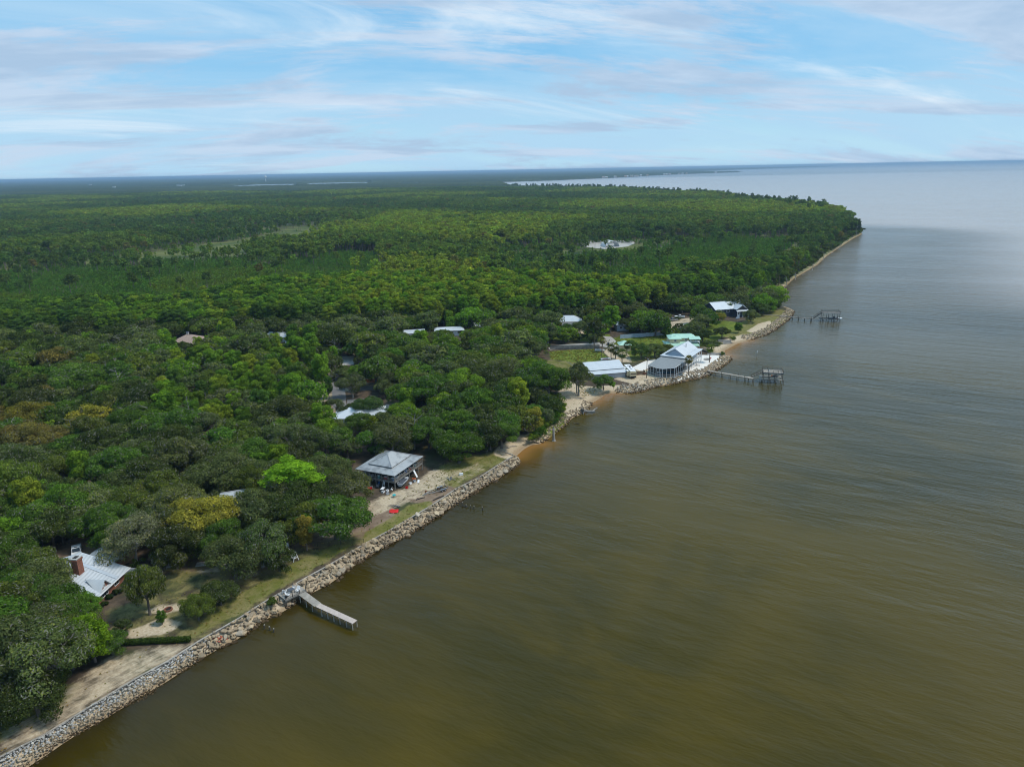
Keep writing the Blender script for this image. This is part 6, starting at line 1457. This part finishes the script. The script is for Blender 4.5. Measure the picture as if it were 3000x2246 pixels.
def caravan():
    a = G(1857, 1114, LZ); rz = math.atan2(14.5, -1.4); e = thing('travel_trailer', 'long white-roofed travel trailer with tan end parked by the barn', 'travel trailer', (50.0, 280.6, LZ), rz); L, W = 11.0, 2.5
    MB().box(0, L, -W / 2, W / 2, .75, 3.25).build('body', M['cream'], e); MB().box(.05, L - .05, -W / 2 + .05, W / 2 - .05, 3.25, 3.36).build('roof', M['white'], e); MB().box(-.03, 0, -W / 2, W / 2, .55, 1.25).build('end_panel', M['black'], e); MB().box(-.03, 0, -W / 2 + .1, W / 2 - .1, 1.9, 2.5).build('end_stripe', M['brownwood'], e)
    MB().box(1.0, L - 1, -W / 2 + .1, W / 2 - .1, .35, .75).build('chassis', M['black'], e)
    for x, l_ in ((1.8, 2.2), (6.0, 3.0)): s = MB().box(x, x + l_, W / 2, W / 2 + .9, .9, 2.95).build('slide_out', M['cream'], e); MB().box(x - .05, x + l_ + .05, W / 2, W / 2 + .95, 2.95, 3.02).build('slide_roof', M['white'], s); MB().box(x + .5, x + l_ - .5, W / 2 + .9, W / 2 + .92, 1.7, 2.5).build('window', M['glass'], s)
    for x in (3.0, 5.4, 8.2): MB().box(x, x + .7, -.35, .35, 3.36, 3.55).build('roof_vent', M['greywall'] if x != 5.4 else M['black'], e)
    MB().box(7, 8, -.7, -.2, 3.36, 3.5).build('roof_vent', M['black'], e)
    for x in (4.6, 5.6):
        for y in (-1.05, 1.05): wheel(e, x, y, .36)
    MB().bar((L, 0, .55), (L + 1.2, 0, .5), .14, .12).build('tow_bar', M['black'], e)
    MB().bar((.5, -W / 2 - .05, 2.9), (7, -W / 2 - .05, 2.9), .1, .14).build('awning', M['slate'], e)
caravan()
def enclosure():
    e = thing('bin_enclosure', 'dark board bin enclosure beside the travel trailer', 'enclosure', (52.6, 286.2, LZ), .2); m = M['brownwood']
    for k in range(14): MB().box(k * .25, k * .25 + .23, 0, .04, 0, 1.65 + .1 * ((k * 7) % 3) * .3).build('board', m, e)
    for k in range(8): MB().box(3.46, 3.5, k * .25, k * .25 + .23, 0, 1.65).build('board', m, e); MB().box(0, .04, k * .25 + .05, k * .25 + .28, 0, 1.65).build('board', m, e)
    MB().box(.5, 1.3, .5, 1.2, 0, 1.1).build('bin', M['slate'], e); MB().box(1.8, 2.6, .5, 1.2, 0, 1.1).build('bin', M['blue'], e)
enclosure()
def boat_trailer():
    a = G(1243, 1452, LZ); b = G(1300, 1434, LZ); e = thing('boat_trailer', 'empty rusty boat trailer with galvanised frame by the timber wall', 'trailer', (a.x, a.y, LZ), math.atan2(b.y - a.y, b.x - a.x)); l = 7.2
    MB().bar((0, 0, .5), (2.6, -.75, .55), .1, .14).build('frame_beam', M['steel'], e); MB().bar((0, 0, .5), (2.6, .75, .55), .1, .14).build('frame_beam', M['steel'], e)
    for y in (-.75, .75): MB().bar((2.6, y, .55), (l, y, .55), .1, .14).build('frame_beam', M['steel'], e); MB().bar((2.8, y * .6, .72), (l, y * .6, .78), .16, .1).build('bunk', M['darkwood'], e)
    for x in (1.8, 3.2, 4.6, 6.0, 7.1): MB().bar((x, -.8 if x > 2 else -.5, .55), (x, .8 if x > 2 else .5, .55), .08, .1).build('crossbeam', M['rust'], e)
    for x in (5.0, 5.9):
        for y in (-1.0, 1.0): wheel(e, x, y, .34)
    for y in (-1.2, .8): MB().box(4.5, 6.4, y, y + .4, .74, .8).build('mudguard', M['steel'], e)
    MB().bar((.3, 0, .5), (.5, 0, 1.3), .1, .1).build('winch_post', M['rust'], e); MB().box(.3, .8, -.2, .2, 1.1, 1.4).build('winch', M['rust'], e); MB().bar((6.8, -.8, .6), (6.9, -.8, 1.3), .08, .08).build('guide_post', M['steel'], e); MB().bar((6.8, .8, .6), (6.9, .8, 1.3), .08, .08).build('guide_post', M['steel'], e)
boat_trailer()
def small_things():
    p = G(1154, 1498, LZ); t = thing('tarpaulin', 'crumpled bright red tarpaulin spread on the sand', 'tarpaulin', (p.x, p.y, LZ + .02), .1); m = MB(); n = 7; g = random.Random(2); n0 = 0
    m.v += [((i / (n - 1) - .5) * 2.3, (j / (n - 1) - .5) * 2.0 + .15 * math.sin(i), .05 + g.random() * .16) for j in range(n) for i in range(n)]; m.f += [(j * n + i, j * n + i + 1, (j + 1) * n + i + 1, (j + 1) * n + i) for j in range(n - 1) for i in range(n - 1)]; m.m += [0] * len(m.f); m.build('cloth', M['red'], t)
    for k in range(3): MB().tube([(-1.0 + k, -1.05, .05), (-1.0 + k, -1.25, .03)], [.03, .03], 5).build('tie', M['white'], t)
    p = G(1155, 1456, LZ); t = thing('plastic_table', 'small turquoise plastic table on the sand', 'table', (p.x, p.y, LZ)); MB().tube([(0, 0, .55), (0, 0, .75)], [.45, .48], 10).build('tabletop', M['turquoise'], t)
    for a in range(4): MB().bar((.28 * math.cos(a * 1.57), .28 * math.sin(a * 1.57), 0), (.22 * math.cos(a * 1.57), .22 * math.sin(a * 1.57), .56), .05, .05).build('leg', M['slate'], t)
    p = G(1351, 1391, LZ); t = thing('cool_box', 'white cool box left on the grass by the timber wall', 'cool box', (p.x, p.y, LZ), .3); MB().box(-.5, .5, -.3, .3, 0, .45).build('body', M['white'], t); MB().box(-.53, .53, -.33, .33, .45, .55).build('lid', M['white'], t)
    for k, (u, v, s, lab) in enumerate(((1160, 1483, .5, 'heap of grey driftwood scraps beside the red tarpaulin'), (1318, 1406, .6, 'grey scrap heap in the weeds by the trailer'), (1175, 1418, .5, 'pale scrap heap in front of the stilted house'))):
        p = G(u, v, LZ); t = thing('scrap_heap', lab, 'scrap heap', (p.x, p.y, LZ), k)
        for j in range(9): a = g.random() * 6.28; MB().bar((g.gauss(0, s), g.gauss(0, s), .08), (g.gauss(0, s) + math.cos(a), g.gauss(0, s) + math.sin(a), .25 + .2 * g.random()), .14, .08).build('scrap_board', M[['driftwood', 'palewood', 'slate'][j % 3]], t)
    t = thing('charred_log', 'charred black log lying along the timber wall', 'log', tuple(G(1284, 1460, LZ)), .8); MB().tube([(-1.8, 0, .15), (0, .1, .18), (1.9, 0, .15)], [.14, .18, .12], 7).build('log', M['black'], t); MB().tube([(.3, .1, .2), (.9, .6, .3)], [.08, .04], 5).build('branch', M['black'], t)
    t = thing('charred_log', 'charred black log on the bare dirt by the trailer hitch', 'log', tuple(G(1232, 1461, LZ)), .55); MB().tube([(-1.3, 0, .12), (0, .1, .15), (1.3, 0, .12)], [.12, .16, .1], 7).build('log', M['black'], t); MB().tube([(-.3, .1, .2), (-.8, .6, .3)], [.08, .04], 5).build('branch', M['rust'], t)
    p = G(493, 1786, LZ); t = thing('fire_ring', 'round rusty brick fire ring on the sandy lawn', 'fire pit', (p.x, p.y, LZ))
    for k in range(12): a = k * math.pi / 6; b = MB().box(-.19, .19, -.11, .11, 0, .32).build('brick', M['brick'], t); b.location = (.72 * math.cos(a), .72 * math.sin(a), 0); b.rotation_euler.z = a + math.pi / 2
    MB().tube([(0, 0, 0), (0, 0, .1)], [.6, .6], 12).build('ash', M['black'], t)
    for u, v, lab in ((590, 1652, 'pale concrete slab in the shade of the oaks'), (506, 1655, 'smaller concrete slab near the wooden arbor')):
        p = G(u, v, LZ); t = thing('concrete_slab', lab, 'slab', (p.x, p.y, LZ), .2); MB().box(-1.1, 1.1, -.9, .9, -.05, .12).build('slab', M['concrete'], t); MB().tube([(.3, .2, .12), (.3, .2, .5)], [.05, .05], 6).build('standpipe', M['steel'], t)
    # white swing frame
    p = G(858, 1638, LZ); t = thing('swing_frame', 'white wooden swing frame on the lawn edge', 'swing', (p.x, p.y, LZ), .9)
    for y in (-1.2, 1.2):
        for x in (-.7, .7): MB().bar((x, y, 0), (x * .15, y, 2.3), .13, .13).build('leg', M['white'], t)
        MB().bar((-.45, y, .8), (.45, y, .8), .08, .1).build('brace', M['white'], t)
    MB().bar((0, -1.4, 2.3), (0, 1.4, 2.3), .14, .16).build('top_beam', M['white'], t); MB().box(-.3, .3, -.8, .8, .5, .56).build('seat', M['white'], t); MB().box(.28, .33, -.8, .8, .56, 1.05).build('backrest', M['white'], t)
    for y in (-.75, .75): MB().bar((0, y, .5), (0, y, 2.3), .03, .03).build('chain', M['steel'], t)
    p = G(843, 1602, LZ); t = thing('garden_chair', 'small white garden chair under the oaks by the wire fence', 'chair', (p.x, p.y, LZ), .5); MB().box(-.28, .28, -.28, .28, .4, .46).build('seat', M['white'], t); MB().box(-.28, .28, .24, .3, .46, 1.0).build('backrest', M['white'], t)
    for a in (-.25, .25):
        for b in (-.25, .25): MB().box(a - .03, a + .03, b - .03, b + .03, 0, .4).build('leg', M['white'], t)
    # wooden arbor with white braces
    p = G(470, 1665, LZ); t = thing('arbor', 'small dark wooden arbor with white angled braces', 'arbor', (p.x, p.y, LZ), .5)
    for x in (-1.2, 1.2):
        for y in (-1, 1): MB().box(x - .08, x + .08, y - .08, y + .08, -.2, 2.1).build('post', M['greywood'], t)
    for k in range(6): MB().bar((-1.5, -1.1 + k * .44, 2.2), (1.5, -1.1 + k * .44, 2.2), .06, .14).build('slat', M['greywood'], t)
    for y in (-1.05, 1.05): MB().bar((-1.2, y, .3), (1.0, y, 2.0), .09, .09).build('brace', M['white'], t); MB().box(-1.3, 1.3, y - .04, y + .04, 2.05, 2.15).build('beam', M['greywood'], t)
    MB().box(-1.2, 1.2, .9, .96, 0, 1.6).build('back_panel', M['darkwall'], t)
    # fire ring seat and float on the shell beach, dark items by the deck
    p = G(2072, 1053, LZ); t = thing('fire_pit', 'ring of grey stones with a red cushion on the shell beach', 'fire pit', (p.x, p.y, LZ + .02))
    for k in range(10): a = k * .628; b = MB().box(-.35, .35, -.2, .2, 0, .4).build('stone_block', M['concrete'], t); b.location = (1.3 * math.cos(a), 1.1 * math.sin(a), 0); b.rotation_euler.z = a + 1.57
    MB().box(1.0, 1.9, .2, .8, .4, .75).build('cushion', M['red'], t)
    p = G(2044, 1072, LZ); t = thing('beach_bench', 'low dark bench on the shell beach below the deck', 'bench', (p.x, p.y, LZ), -.3); MB().box(-1, 1, -.25, .25, .38, .45).build('seat', M['slate'], t)
    for x in (-.8, .8): MB().box(x - .05, x + .05, -.2, .2, 0, .38).build('leg', M['slate'], t)
    for k, (u, v, lab) in enumerate(((2034, 1060, 'white patio chair under the deck by the end column'), (2040, 1057, 'white patio chair under the deck beside the glass table'))):
        p = G(u, v, LZ); t = thing('patio_chair', lab, 'chair', (p.x, p.y, LZ), k); MB().box(-.28, .28, -.28, .28, .4, .46).build('seat', M['white'], t); MB().box(-.28, .28, .24, .3, .46, 1.0).build('backrest', M['white'], t); MB().box(-.25, .25, -.25, .25, 0, .4).build('base', M['steel'], t)
    # covered boat behind the barn, white utility boat at the barn wall, boat by the dark fence
    for u, v, rz, lab, c in ((1775, 1056, .2, 'white boat with red trim on the lawn behind the barn', 'white'), (1812, 1103, .2, 'small white boat against the barn wall', 'white'), (1757, 1030, -.1, 'white boat on a stand at the fence end', 'white')):
        p = G(u, v, LZ); t = thing('parked_boat', lab, 'boat', (p.x, p.y, LZ + .25), rz); hull(MB(), 4.6, 1.8, .8).build('hull', M[c], t); MB().box(-1.6, 1.0, -.7, .7, .8, .84).build('deck', M['greywall'], t)
        MB().bar((-2, -.85, .82), (.8, -.8, .84), .07, .07).build('trim', M['red' if 'red' in lab else 'steel'], t)
        for x in (-1.4, 1.0): MB().box(x - .08, x + .08, -.7, .7, -.25, .12).build('cradle', M['brownwood'], t)
    p = G(1782, 1012, LZ); t = thing('wheelie_bin', 'dark bin standing on the pale lane', 'bin', (p.x, p.y, LZ)); MB().box(-.45, .45, -.45, .45, .1, 1.4).build('body', M['black'], t); MB().box(-.5, .5, -.5, .5, 1.4, 1.5).build('lid', M['slate'], t)
    p = G(1890, 1097, LZ); t = thing('garden_cart', 'red garden cart by the enclosure corner post', 'cart', (p.x, p.y, LZ), .4); MB().box(-.8, .8, -.4, .4, .35, .75).build('tray', M['rust'], t); MB().bar((.8, 0, .6), (1.4, 0, .9), .05, .05).build('handle', M['black'], t)
    for x in (-.5, .5):
        for y in (-.42, .42): wheel(t, x, y, .22)
    # broken concrete walls at the beach bank
    for u, v, l_, h_, rz, lab in ((2130, 1004, 4.2, 1.3, .1, 'broken concrete wall stub above the beach'), (2098, 1041, 8.5, 1.1, .12, 'low concrete retaining wall edging the shell beach'), (2118, 1000, 4.5, .8, -.25, 'tilted concrete footing behind the beach')):
        p = G(u, v, LZ - .4); t = thing('concrete_wall', lab, 'wall', (p.x, p.y, LZ - .4), rz); MB().box(-l_ / 2, l_ / 2, -.15, .15, -.5, h_).build('wall', M['concrete'], t); MB().box(-l_ / 2 - .05, l_ / 2 + .05, -.2, .2, h_, h_ + .08).build('coping', M['palewood'], t)
    # walk from the far pier across the lawn
    a, b = Vector((158.6, 401.6, LZ)), G(2236, 922, LZ); t = thing('boardwalk', 'narrow grey boardwalk crossing the lawn to the far pier', 'boardwalk', tuple(a)); deck_run(t, (0, 0, .12), (b - a) + Vector((0, 0, .12)), 1.2, M['palewood'], .5)
M['maroon'] = mat_plain('maroon_paint', (.12, .02, .02), .4)
small_things()

def utility_pole(fu, fv, h, label, arm=True, rz=.3):
    p = G(fu, fv, LZ); t = thing('utility_pole', label, 'utility pole', (p.x, p.y, LZ), rz); MB().tube([(0, 0, -.5), (0, 0, h)], [.17, .11], 8).build('pole', M['brownwood'], t)
    if arm:
        MB().box(-1.1, 1.1, -.06, .06, h - .7, h - .55).build('crossarm', M['brownwood'], t); MB().tube([(.35, 0, h - 1.9), (.35, 0, h - 1.0)], [.25, .25], 8).build('transformer', M['steel'], t)
        for x in (-.9, 0, .9): MB().tube([(x, 0, h - .55), (x, 0, h - .35)], [.05, .04], 6).build('insulator', M['white'], t)
    return Vector((p.x, p.y, LZ + h - .4))
P1 = utility_pole(1894, 1107, 9.2, 'grey utility pole with transformer between trailer and enclosure'); P2 = utility_pole(1759, 1001, 9.0, 'utility pole at the bend of the lane'); P3 = utility_pole(1763, 1051, 8.2, 'bare pole standing behind the barn roof', False); P4 = utility_pole(1742, 1027, 7.0, 'bare pole rising from the board fence', False); P5 = utility_pole(1877, 1055, 5.0, 'short pole beside the dense green tree', False)
for k, (a, b, lab) in enumerate(((P1, P5, 'slack wire from the transformer pole to the short pole'), (P5, P2, 'overhead wire from the short pole to the lane bend'), (P1, P3, 'overhead wire from the transformer pole over the barn'))):
    t = thing('overhead_wire', lab, 'wire', tuple(a)); m = MB(); d = b - a; m.tube([d * (i / 10) - Vector((0, 0, 1.1 * 4 * (i / 10) * (1 - i / 10))) for i in range(11)], [.018] * 11, 4, cap=False); m.build('cable', M['black'], t)

def palm(fu, fv, h, r, label, tint):
    p = G(fu, fv, LZ); t = thing('palm_tree', label, 'palm tree', (p.x, p.y, LZ), rnd.random() * 6); MB().tube([(0, 0, -.3), (.05, 0, h * .5), (.12, .05, h)], [.24, .19, .17], 8).build('trunk', M['palmbark'], t, True)
    g = np.random.default_rng(int(fu)); v = []; f = 0
    for k in range(34):
        az = k * 2.4; el = 1.4 - 2.5 * (k / 33); d = np.array([math.cos(az) * math.cos(el), math.sin(az) * math.cos(el), math.sin(el)]); c = np.array([.12, .05, h + .25]) + d * r * .6
        s = np.cross(d, [0, 0, 1.0]); s /= np.linalg.norm(s) + 1e-6; up = np.cross(s, d)
        for q in range(7):          # blades of one fan
            a = (q - 3) / 3 * 1.15; dr = d * math.cos(a) + s * math.sin(a); sd = np.cross(dr, up) * .09; tip = c + dr * r * .72 - np.array([0, 0, .25 * r * abs(a) * .6 + .1])
            v += [c - sd * .4, c + dr * r * .25 - sd * 1.6, tip, c + dr * r * .25 + sd * 1.6]
    v = np.array(v); me = crown_mesh('palm_crown', [(v, np.repeat(np.clip(g.normal(1, .22, len(v) // 4), .5, 1.6), 4), 0)], [M['leaf'], M['twig']]); o = link('crown', me, t); o.color = (*tint, 1)
for a in ((1790, 1053, 5.2, 1.9, 'sabal palm with rounded crown beside the sandy drive', (.085, .10, .035)), (1803, 1051, 3.6, 1.9, 'short full sabal palm at the drive edge', (.06, .08, .03)), (1822, 1069, 5.0, 2.1, 'sabal palm at the barn corner', (.10, .14, .04)), (1836, 1041, 4.6, 1.7, 'sabal palm in front of the cream garage', (.07, .09, .03)), (1764, 1031, 5.4, 1.6, 'thin yellowing palm by the board fence end', (.16, .15, .06)), (2017, 1097, 6.4, 1.7, 'palm with browning fronds in front of the white deck', (.17, .15, .035)), (2078, 1061, 6.2, 1.7, 'bright green palm on the shell beach', (.14, .19, .03))): palm(*a)

def dead_tree(fu, fv, h, label, seed, z=LZ, lean=.1, r=.2):
    p = G(fu, fv, z); t = thing('dead_tree', label, 'dead tree', (p.x, p.y, z)); g = random.Random(seed); lx, ly = g.gauss(0, lean) * h, g.gauss(0, lean) * h
    MB().tube([(0, 0, -.4), (lx * .3, ly * .3, h * .4), (lx * .7, ly * .7, h * .75), (lx, ly, h)], [r * 1.3, r, r * .6, r * .15], 7).build('trunk', M['barewood'], t, True)
    for k in range(9):
        f = g.uniform(.35, .92); a = g.uniform(0, 6.28); l_ = h * g.uniform(.16, .34); b = Vector((lx * f, ly * f, h * f)); c = b + Vector((math.cos(a) * l_, math.sin(a) * l_, l_ * g.uniform(.1, .8)))
        m = MB(); m.tube([b, b.lerp(c, .55) + Vector((0, 0, .1)), c], [r * .35, r * .22, r * .06], 5, cap=False)
        for q in range(3): c2 = b.lerp(c, .4 + .25 * q); a2 = a + g.uniform(-1, 1); m.tube([c2, c2 + Vector((math.cos(a2), math.sin(a2), .6)) * l_ * .4], [r * .14, r * .04], 4, cap=False)
        m.build('branch', M['barewood'], t)
for k, a in enumerate(((1405, 1160, 12, 'tall bare grey snag standing above the shore oaks'), (503, 1165, 9, 'pale bare snag among the bright bushy pines'), (45, 1330, 11, 'forked bare snag in the oak wood'), (1690, 1150, 12, 'bleached bare oak with twisted limbs by the barn'), (2305, 836, 7, 'bleached snag on the eroding shore'), (2330, 818, 6, 'short bleached snag at the eroding shore bend'), (2380, 790, 6, 'leaning bleached snag near the dark shore wood'), (2412, 760, 6, 'thin bare snag on the far sandy shore'), (2460, 728, 7, 'bare snag beside the sandy shore pines'), (2508, 692, 9, 'lone bare snag at the sandy point'), (2285, 862, 6, 'grey snag leaning over the dark water'))): dead_tree(*a, 60 + k)
for k in range(16):
    u, v = rnd.uniform(20, 1350), rnd.uniform(1040, 1420); q = G(u, v, LZ)
    if not inside(LAND, [q.x], [q.y])[0] or any(inside(c, [q.x], [q.y])[0] for c in CLEAR): continue
    dead_tree(u, v, rnd.uniform(8.5, 12.5), 'bare grey snag poking out of the oak canopy', 90 + k, r=.16)
for o in COL.objects:
    if o.get('label') == 'bare grey snag poking out of the oak canopy': o['group'] = 'snags in the oak wood'
# lone pines at the sandy point
for k, (u, v, h) in enumerate(((2515, 688, 15), (2502, 692, 17), (2490, 693, 18), (2470, 655, 19), (2478, 660, 18))):
    p = G(u, v, 1.0); cr, tr, _, h0, w0 = PROTO['pine'][k]; e = thing('pine_tree', 'tall thin pine at the sandy point with bare lower trunk', 'pine tree', (p.x, p.y, .8), k, 'pines at the sandy point'); e.scale = (.75, .75, h / h0); link('trunk', tr, e); o = link('crown', cr, e); o.color = (.05, .08, .028, 1)
def driftwood():
    t = thing('dead_tree', 'broken grey tree trunk standing in the shallows', 'dead tree', tuple(G(1623, 1291, 0)), 0); MB().tube([(0, 0, -.6), (-.05, 0, .4), (-.1, .1, 2.4), (-.15, .2, 4.4), (-.1, .2, 4.9)], [.75, .48, .36, .3, .08], 9).build('trunk', M['driftwood'], t, True)
    for a in range(5): MB().tube([(.3 * math.cos(a * 1.25), .3 * math.sin(a * 1.25), .35), (.95 * math.cos(a * 1.25), .95 * math.sin(a * 1.25), -.3)], [.2, .08], 6).build('root', M['driftwood'], t)
    t = thing('root_ball', 'upturned tree stump with tangled roots at the water edge', 'stump', tuple(G(1712, 1210, 0)), .3); g = random.Random(6)
    MB().tube([(0, 0, .9), (1.0, -.6, .8), (3.6, -1.4, .55)], [.6, .42, .3], 8).build('trunk', M['driftwood'], t, True); MB().tube([(2.6, -1.1, .7), (4.2, -.2, 1.2), (5.6, .5, 1.35)], [.3, .24, .1], 7).build('limb', M['driftwood'], t, True)
    for k in range(22): a = g.uniform(0, 6.28); l_ = g.uniform(1.2, 2.4); MB().tube([(-.1, 0, .9), (-.4 - g.random() * .5, math.cos(a) * l_ * .6, .9 + math.sin(a) * l_ * .5), (-.3 - g.random(), math.cos(a) * l_, max(-.3, .9 + math.sin(a) * l_))], [.2, .12, .03], 5).build('root', M['greywood'], t)
    for k, (u, v, l_, rz, lab) in enumerate(((1500, 1312, 3.4, .1, 'grey driftwood log on the small beach'), (1486, 1318, 2.6, .4, 'thin driftwood branch above the small beach'), (1700, 1172, 3.0, -.3, 'driftwood branch on the sandy bank by the stump'), (1870, 1142, 3.4, .7, 'bleached driftwood pole lying on the rubble bank'), (1690, 1240, 2.2, -.4, 'dark waterlogged log floating off the stump'), (2140, 1006, 4.2, .15, 'pale beam lying across the beach'), (2355, 803, 5, .6, 'driftwood trunk on the eroding shore'), (2300, 842, 5, .9, 'fallen grey trunk at the eroding shore bend'), (2440, 740, 6, .5, 'fallen pale trunk on the far sandy shore'))):
        p = G(u, v, .2); zz = max(.06, float(land_z(np.array([p.x]), np.array([p.y]))[0]) + .08); t = thing('driftwood_log', lab, 'driftwood', (p.x, p.y, zz), rz); MB().tube([(-l_ / 2, 0, 0), (0, .12, .05), (l_ / 2, 0, .12)], [.16, .14, .05], 7).build('log', M['darkwood' if 'dark' in lab else 'driftwood'], t, True); MB().tube([(0, .1, .05), (.5, .6, .35)], [.07, .03], 5).build('branch', M['darkwood' if 'dark' in lab else 'driftwood'], t)
driftwood()

def leafy(name, label, cat, loc, cen, rad, n, s0, s1, tint, rz=0):
    t = thing(name, label, cat, loc, rz); g = np.random.default_rng(n); cen, rad = np.array(cen, float), np.array(rad, float); v, val = leaf_quads(g, cen, rad, np.full(len(cen), n // len(cen)), s0, s1)
    o = link('foliage', crown_mesh(name + '_foliage', [(v, val, 0)], [M['leaf'], M['twig']]), t); o.color = (*tint, 1); m = MB()
    for c in cen[:: max(1, len(cen) // 8)]: m.tube([(c[0], c[1], -.2), (c[0] + .05, c[1], max(.3, c[2]))], [.05, .03], 5)
    m.build('stems', M['bark'], t, kind='stuff'); return t
a, b = G(352, 1889, LZ), G(556, 1879, LZ); d = b - a; l = d.length
leafy('hedge', 'clipped dark green hedge running from the wood to the timber wall', 'hedge', tuple(a), [(x, 0, .6) for x in np.arange(0, l, .45)], [(.45, .55, .62)] * len(np.arange(0, l, .45)), 5200, .10, .2, (.05, .085, .018), math.atan2(d.y, d.x))
for fu, fv, s, tint, lab in ((795, 1768, 1.0, (.09, .13, .03), 'single green bush growing at the top of the boulders'), (322, 1752, .7, (.035, .06, .018), 'dark clipped shrub under the brick house window'), (303, 1775, .7, (.04, .065, .02), 'dark shrub at the brick house corner'), (342, 1738, .7, (.035, .055, .018), 'dark shrub under the dormer'), (960, 1735, .01, (.05, .08, .02), ''), (1345, 1352, 1.3, (.05, .085, .02), 'round bush at the foot of the lawn oak'), (1990, 990, 1.2, (.04, .07, .02), 'round bush beside the green-roofed house'), (2147, 997, 1.6, (.10, .15, .03), 'fresh green bush at the end of the concrete wall'), (2118, 1039, 1.0, (.13, .17, .04), 'small yellow-green bush at the tip of the shell beach'), (1985, 938, 1.6, (.05, .08, .02), 'low bush beside the parked pickups'), (2040, 958, 1.8, (.05, .085, .022), 'wide bush on the slope below the pickups')):
    if not lab: continue
    p = G(fu, fv, LZ); leafy('bush', lab, 'bush', (p.x, p.y, LZ), [(rnd.gauss(0, .45 * s), rnd.gauss(0, .45 * s), .5 * s + rnd.random() * .4 * s) for _ in range(8)], [(.6 * s, .6 * s, .5 * s)] * 8, 1100, .09, .19, tint)
for k, (fu, fv, s) in enumerate(((1585, 1262, 1.6), (1600, 1250, 1.5), (1615, 1238, 1.7), (1632, 1222, 1.8), (1640, 1205, 1.6), (1625, 1212, 2.0), (1605, 1228, 2.0), (1560, 1285, 1.4), (1575, 1276, 1.5), (1635, 1185, 2.2), (1622, 1170, 2.4), (1610, 1190, 2.2), (1595, 1210, 2.2), (1650, 1192, 1.3))):
    p = G(fu, fv, LZ); leafy('bush', ['bright green weedy bush above the narrow stone bank', 'yellow-green vine-covered bush above the narrow stone bank', 'deep green bush above the narrow stone bank'][k % 3], 'bush', (p.x, p.y, LZ - .3), [(rnd.gauss(0, .6 * s), rnd.gauss(0, .6 * s), .45 * s + rnd.random() * .4 * s) for _ in range(9)], [(.6 * s, .6 * s, .5 * s)] * 9, 1300, .10, .2, [(.075, .16, .016), (.13, .19, .02), (.05, .105, .018)][k % 3])["group"] = 'shore thicket bushes'
# ------------------------------------------------------------------ haze: even pale air over land and water
def haze():
    t = NT('haze'); v = t.node('ShaderNodeVolumePrincipled', Density=7.5e-5, Anisotropy=.2); v.inputs['Color'].default_value = (.45, .66, .88, 1)
    t.L.new(v.outputs[0], t.out.inputs['Volume'])
    mb = MB().box(-61000, 61000, -2500, 61000, -5, 92); o = mb.build('haze', t.m, label='thin bluish haze in the air over the bay', cat='haze', kind='stuff')
haze()
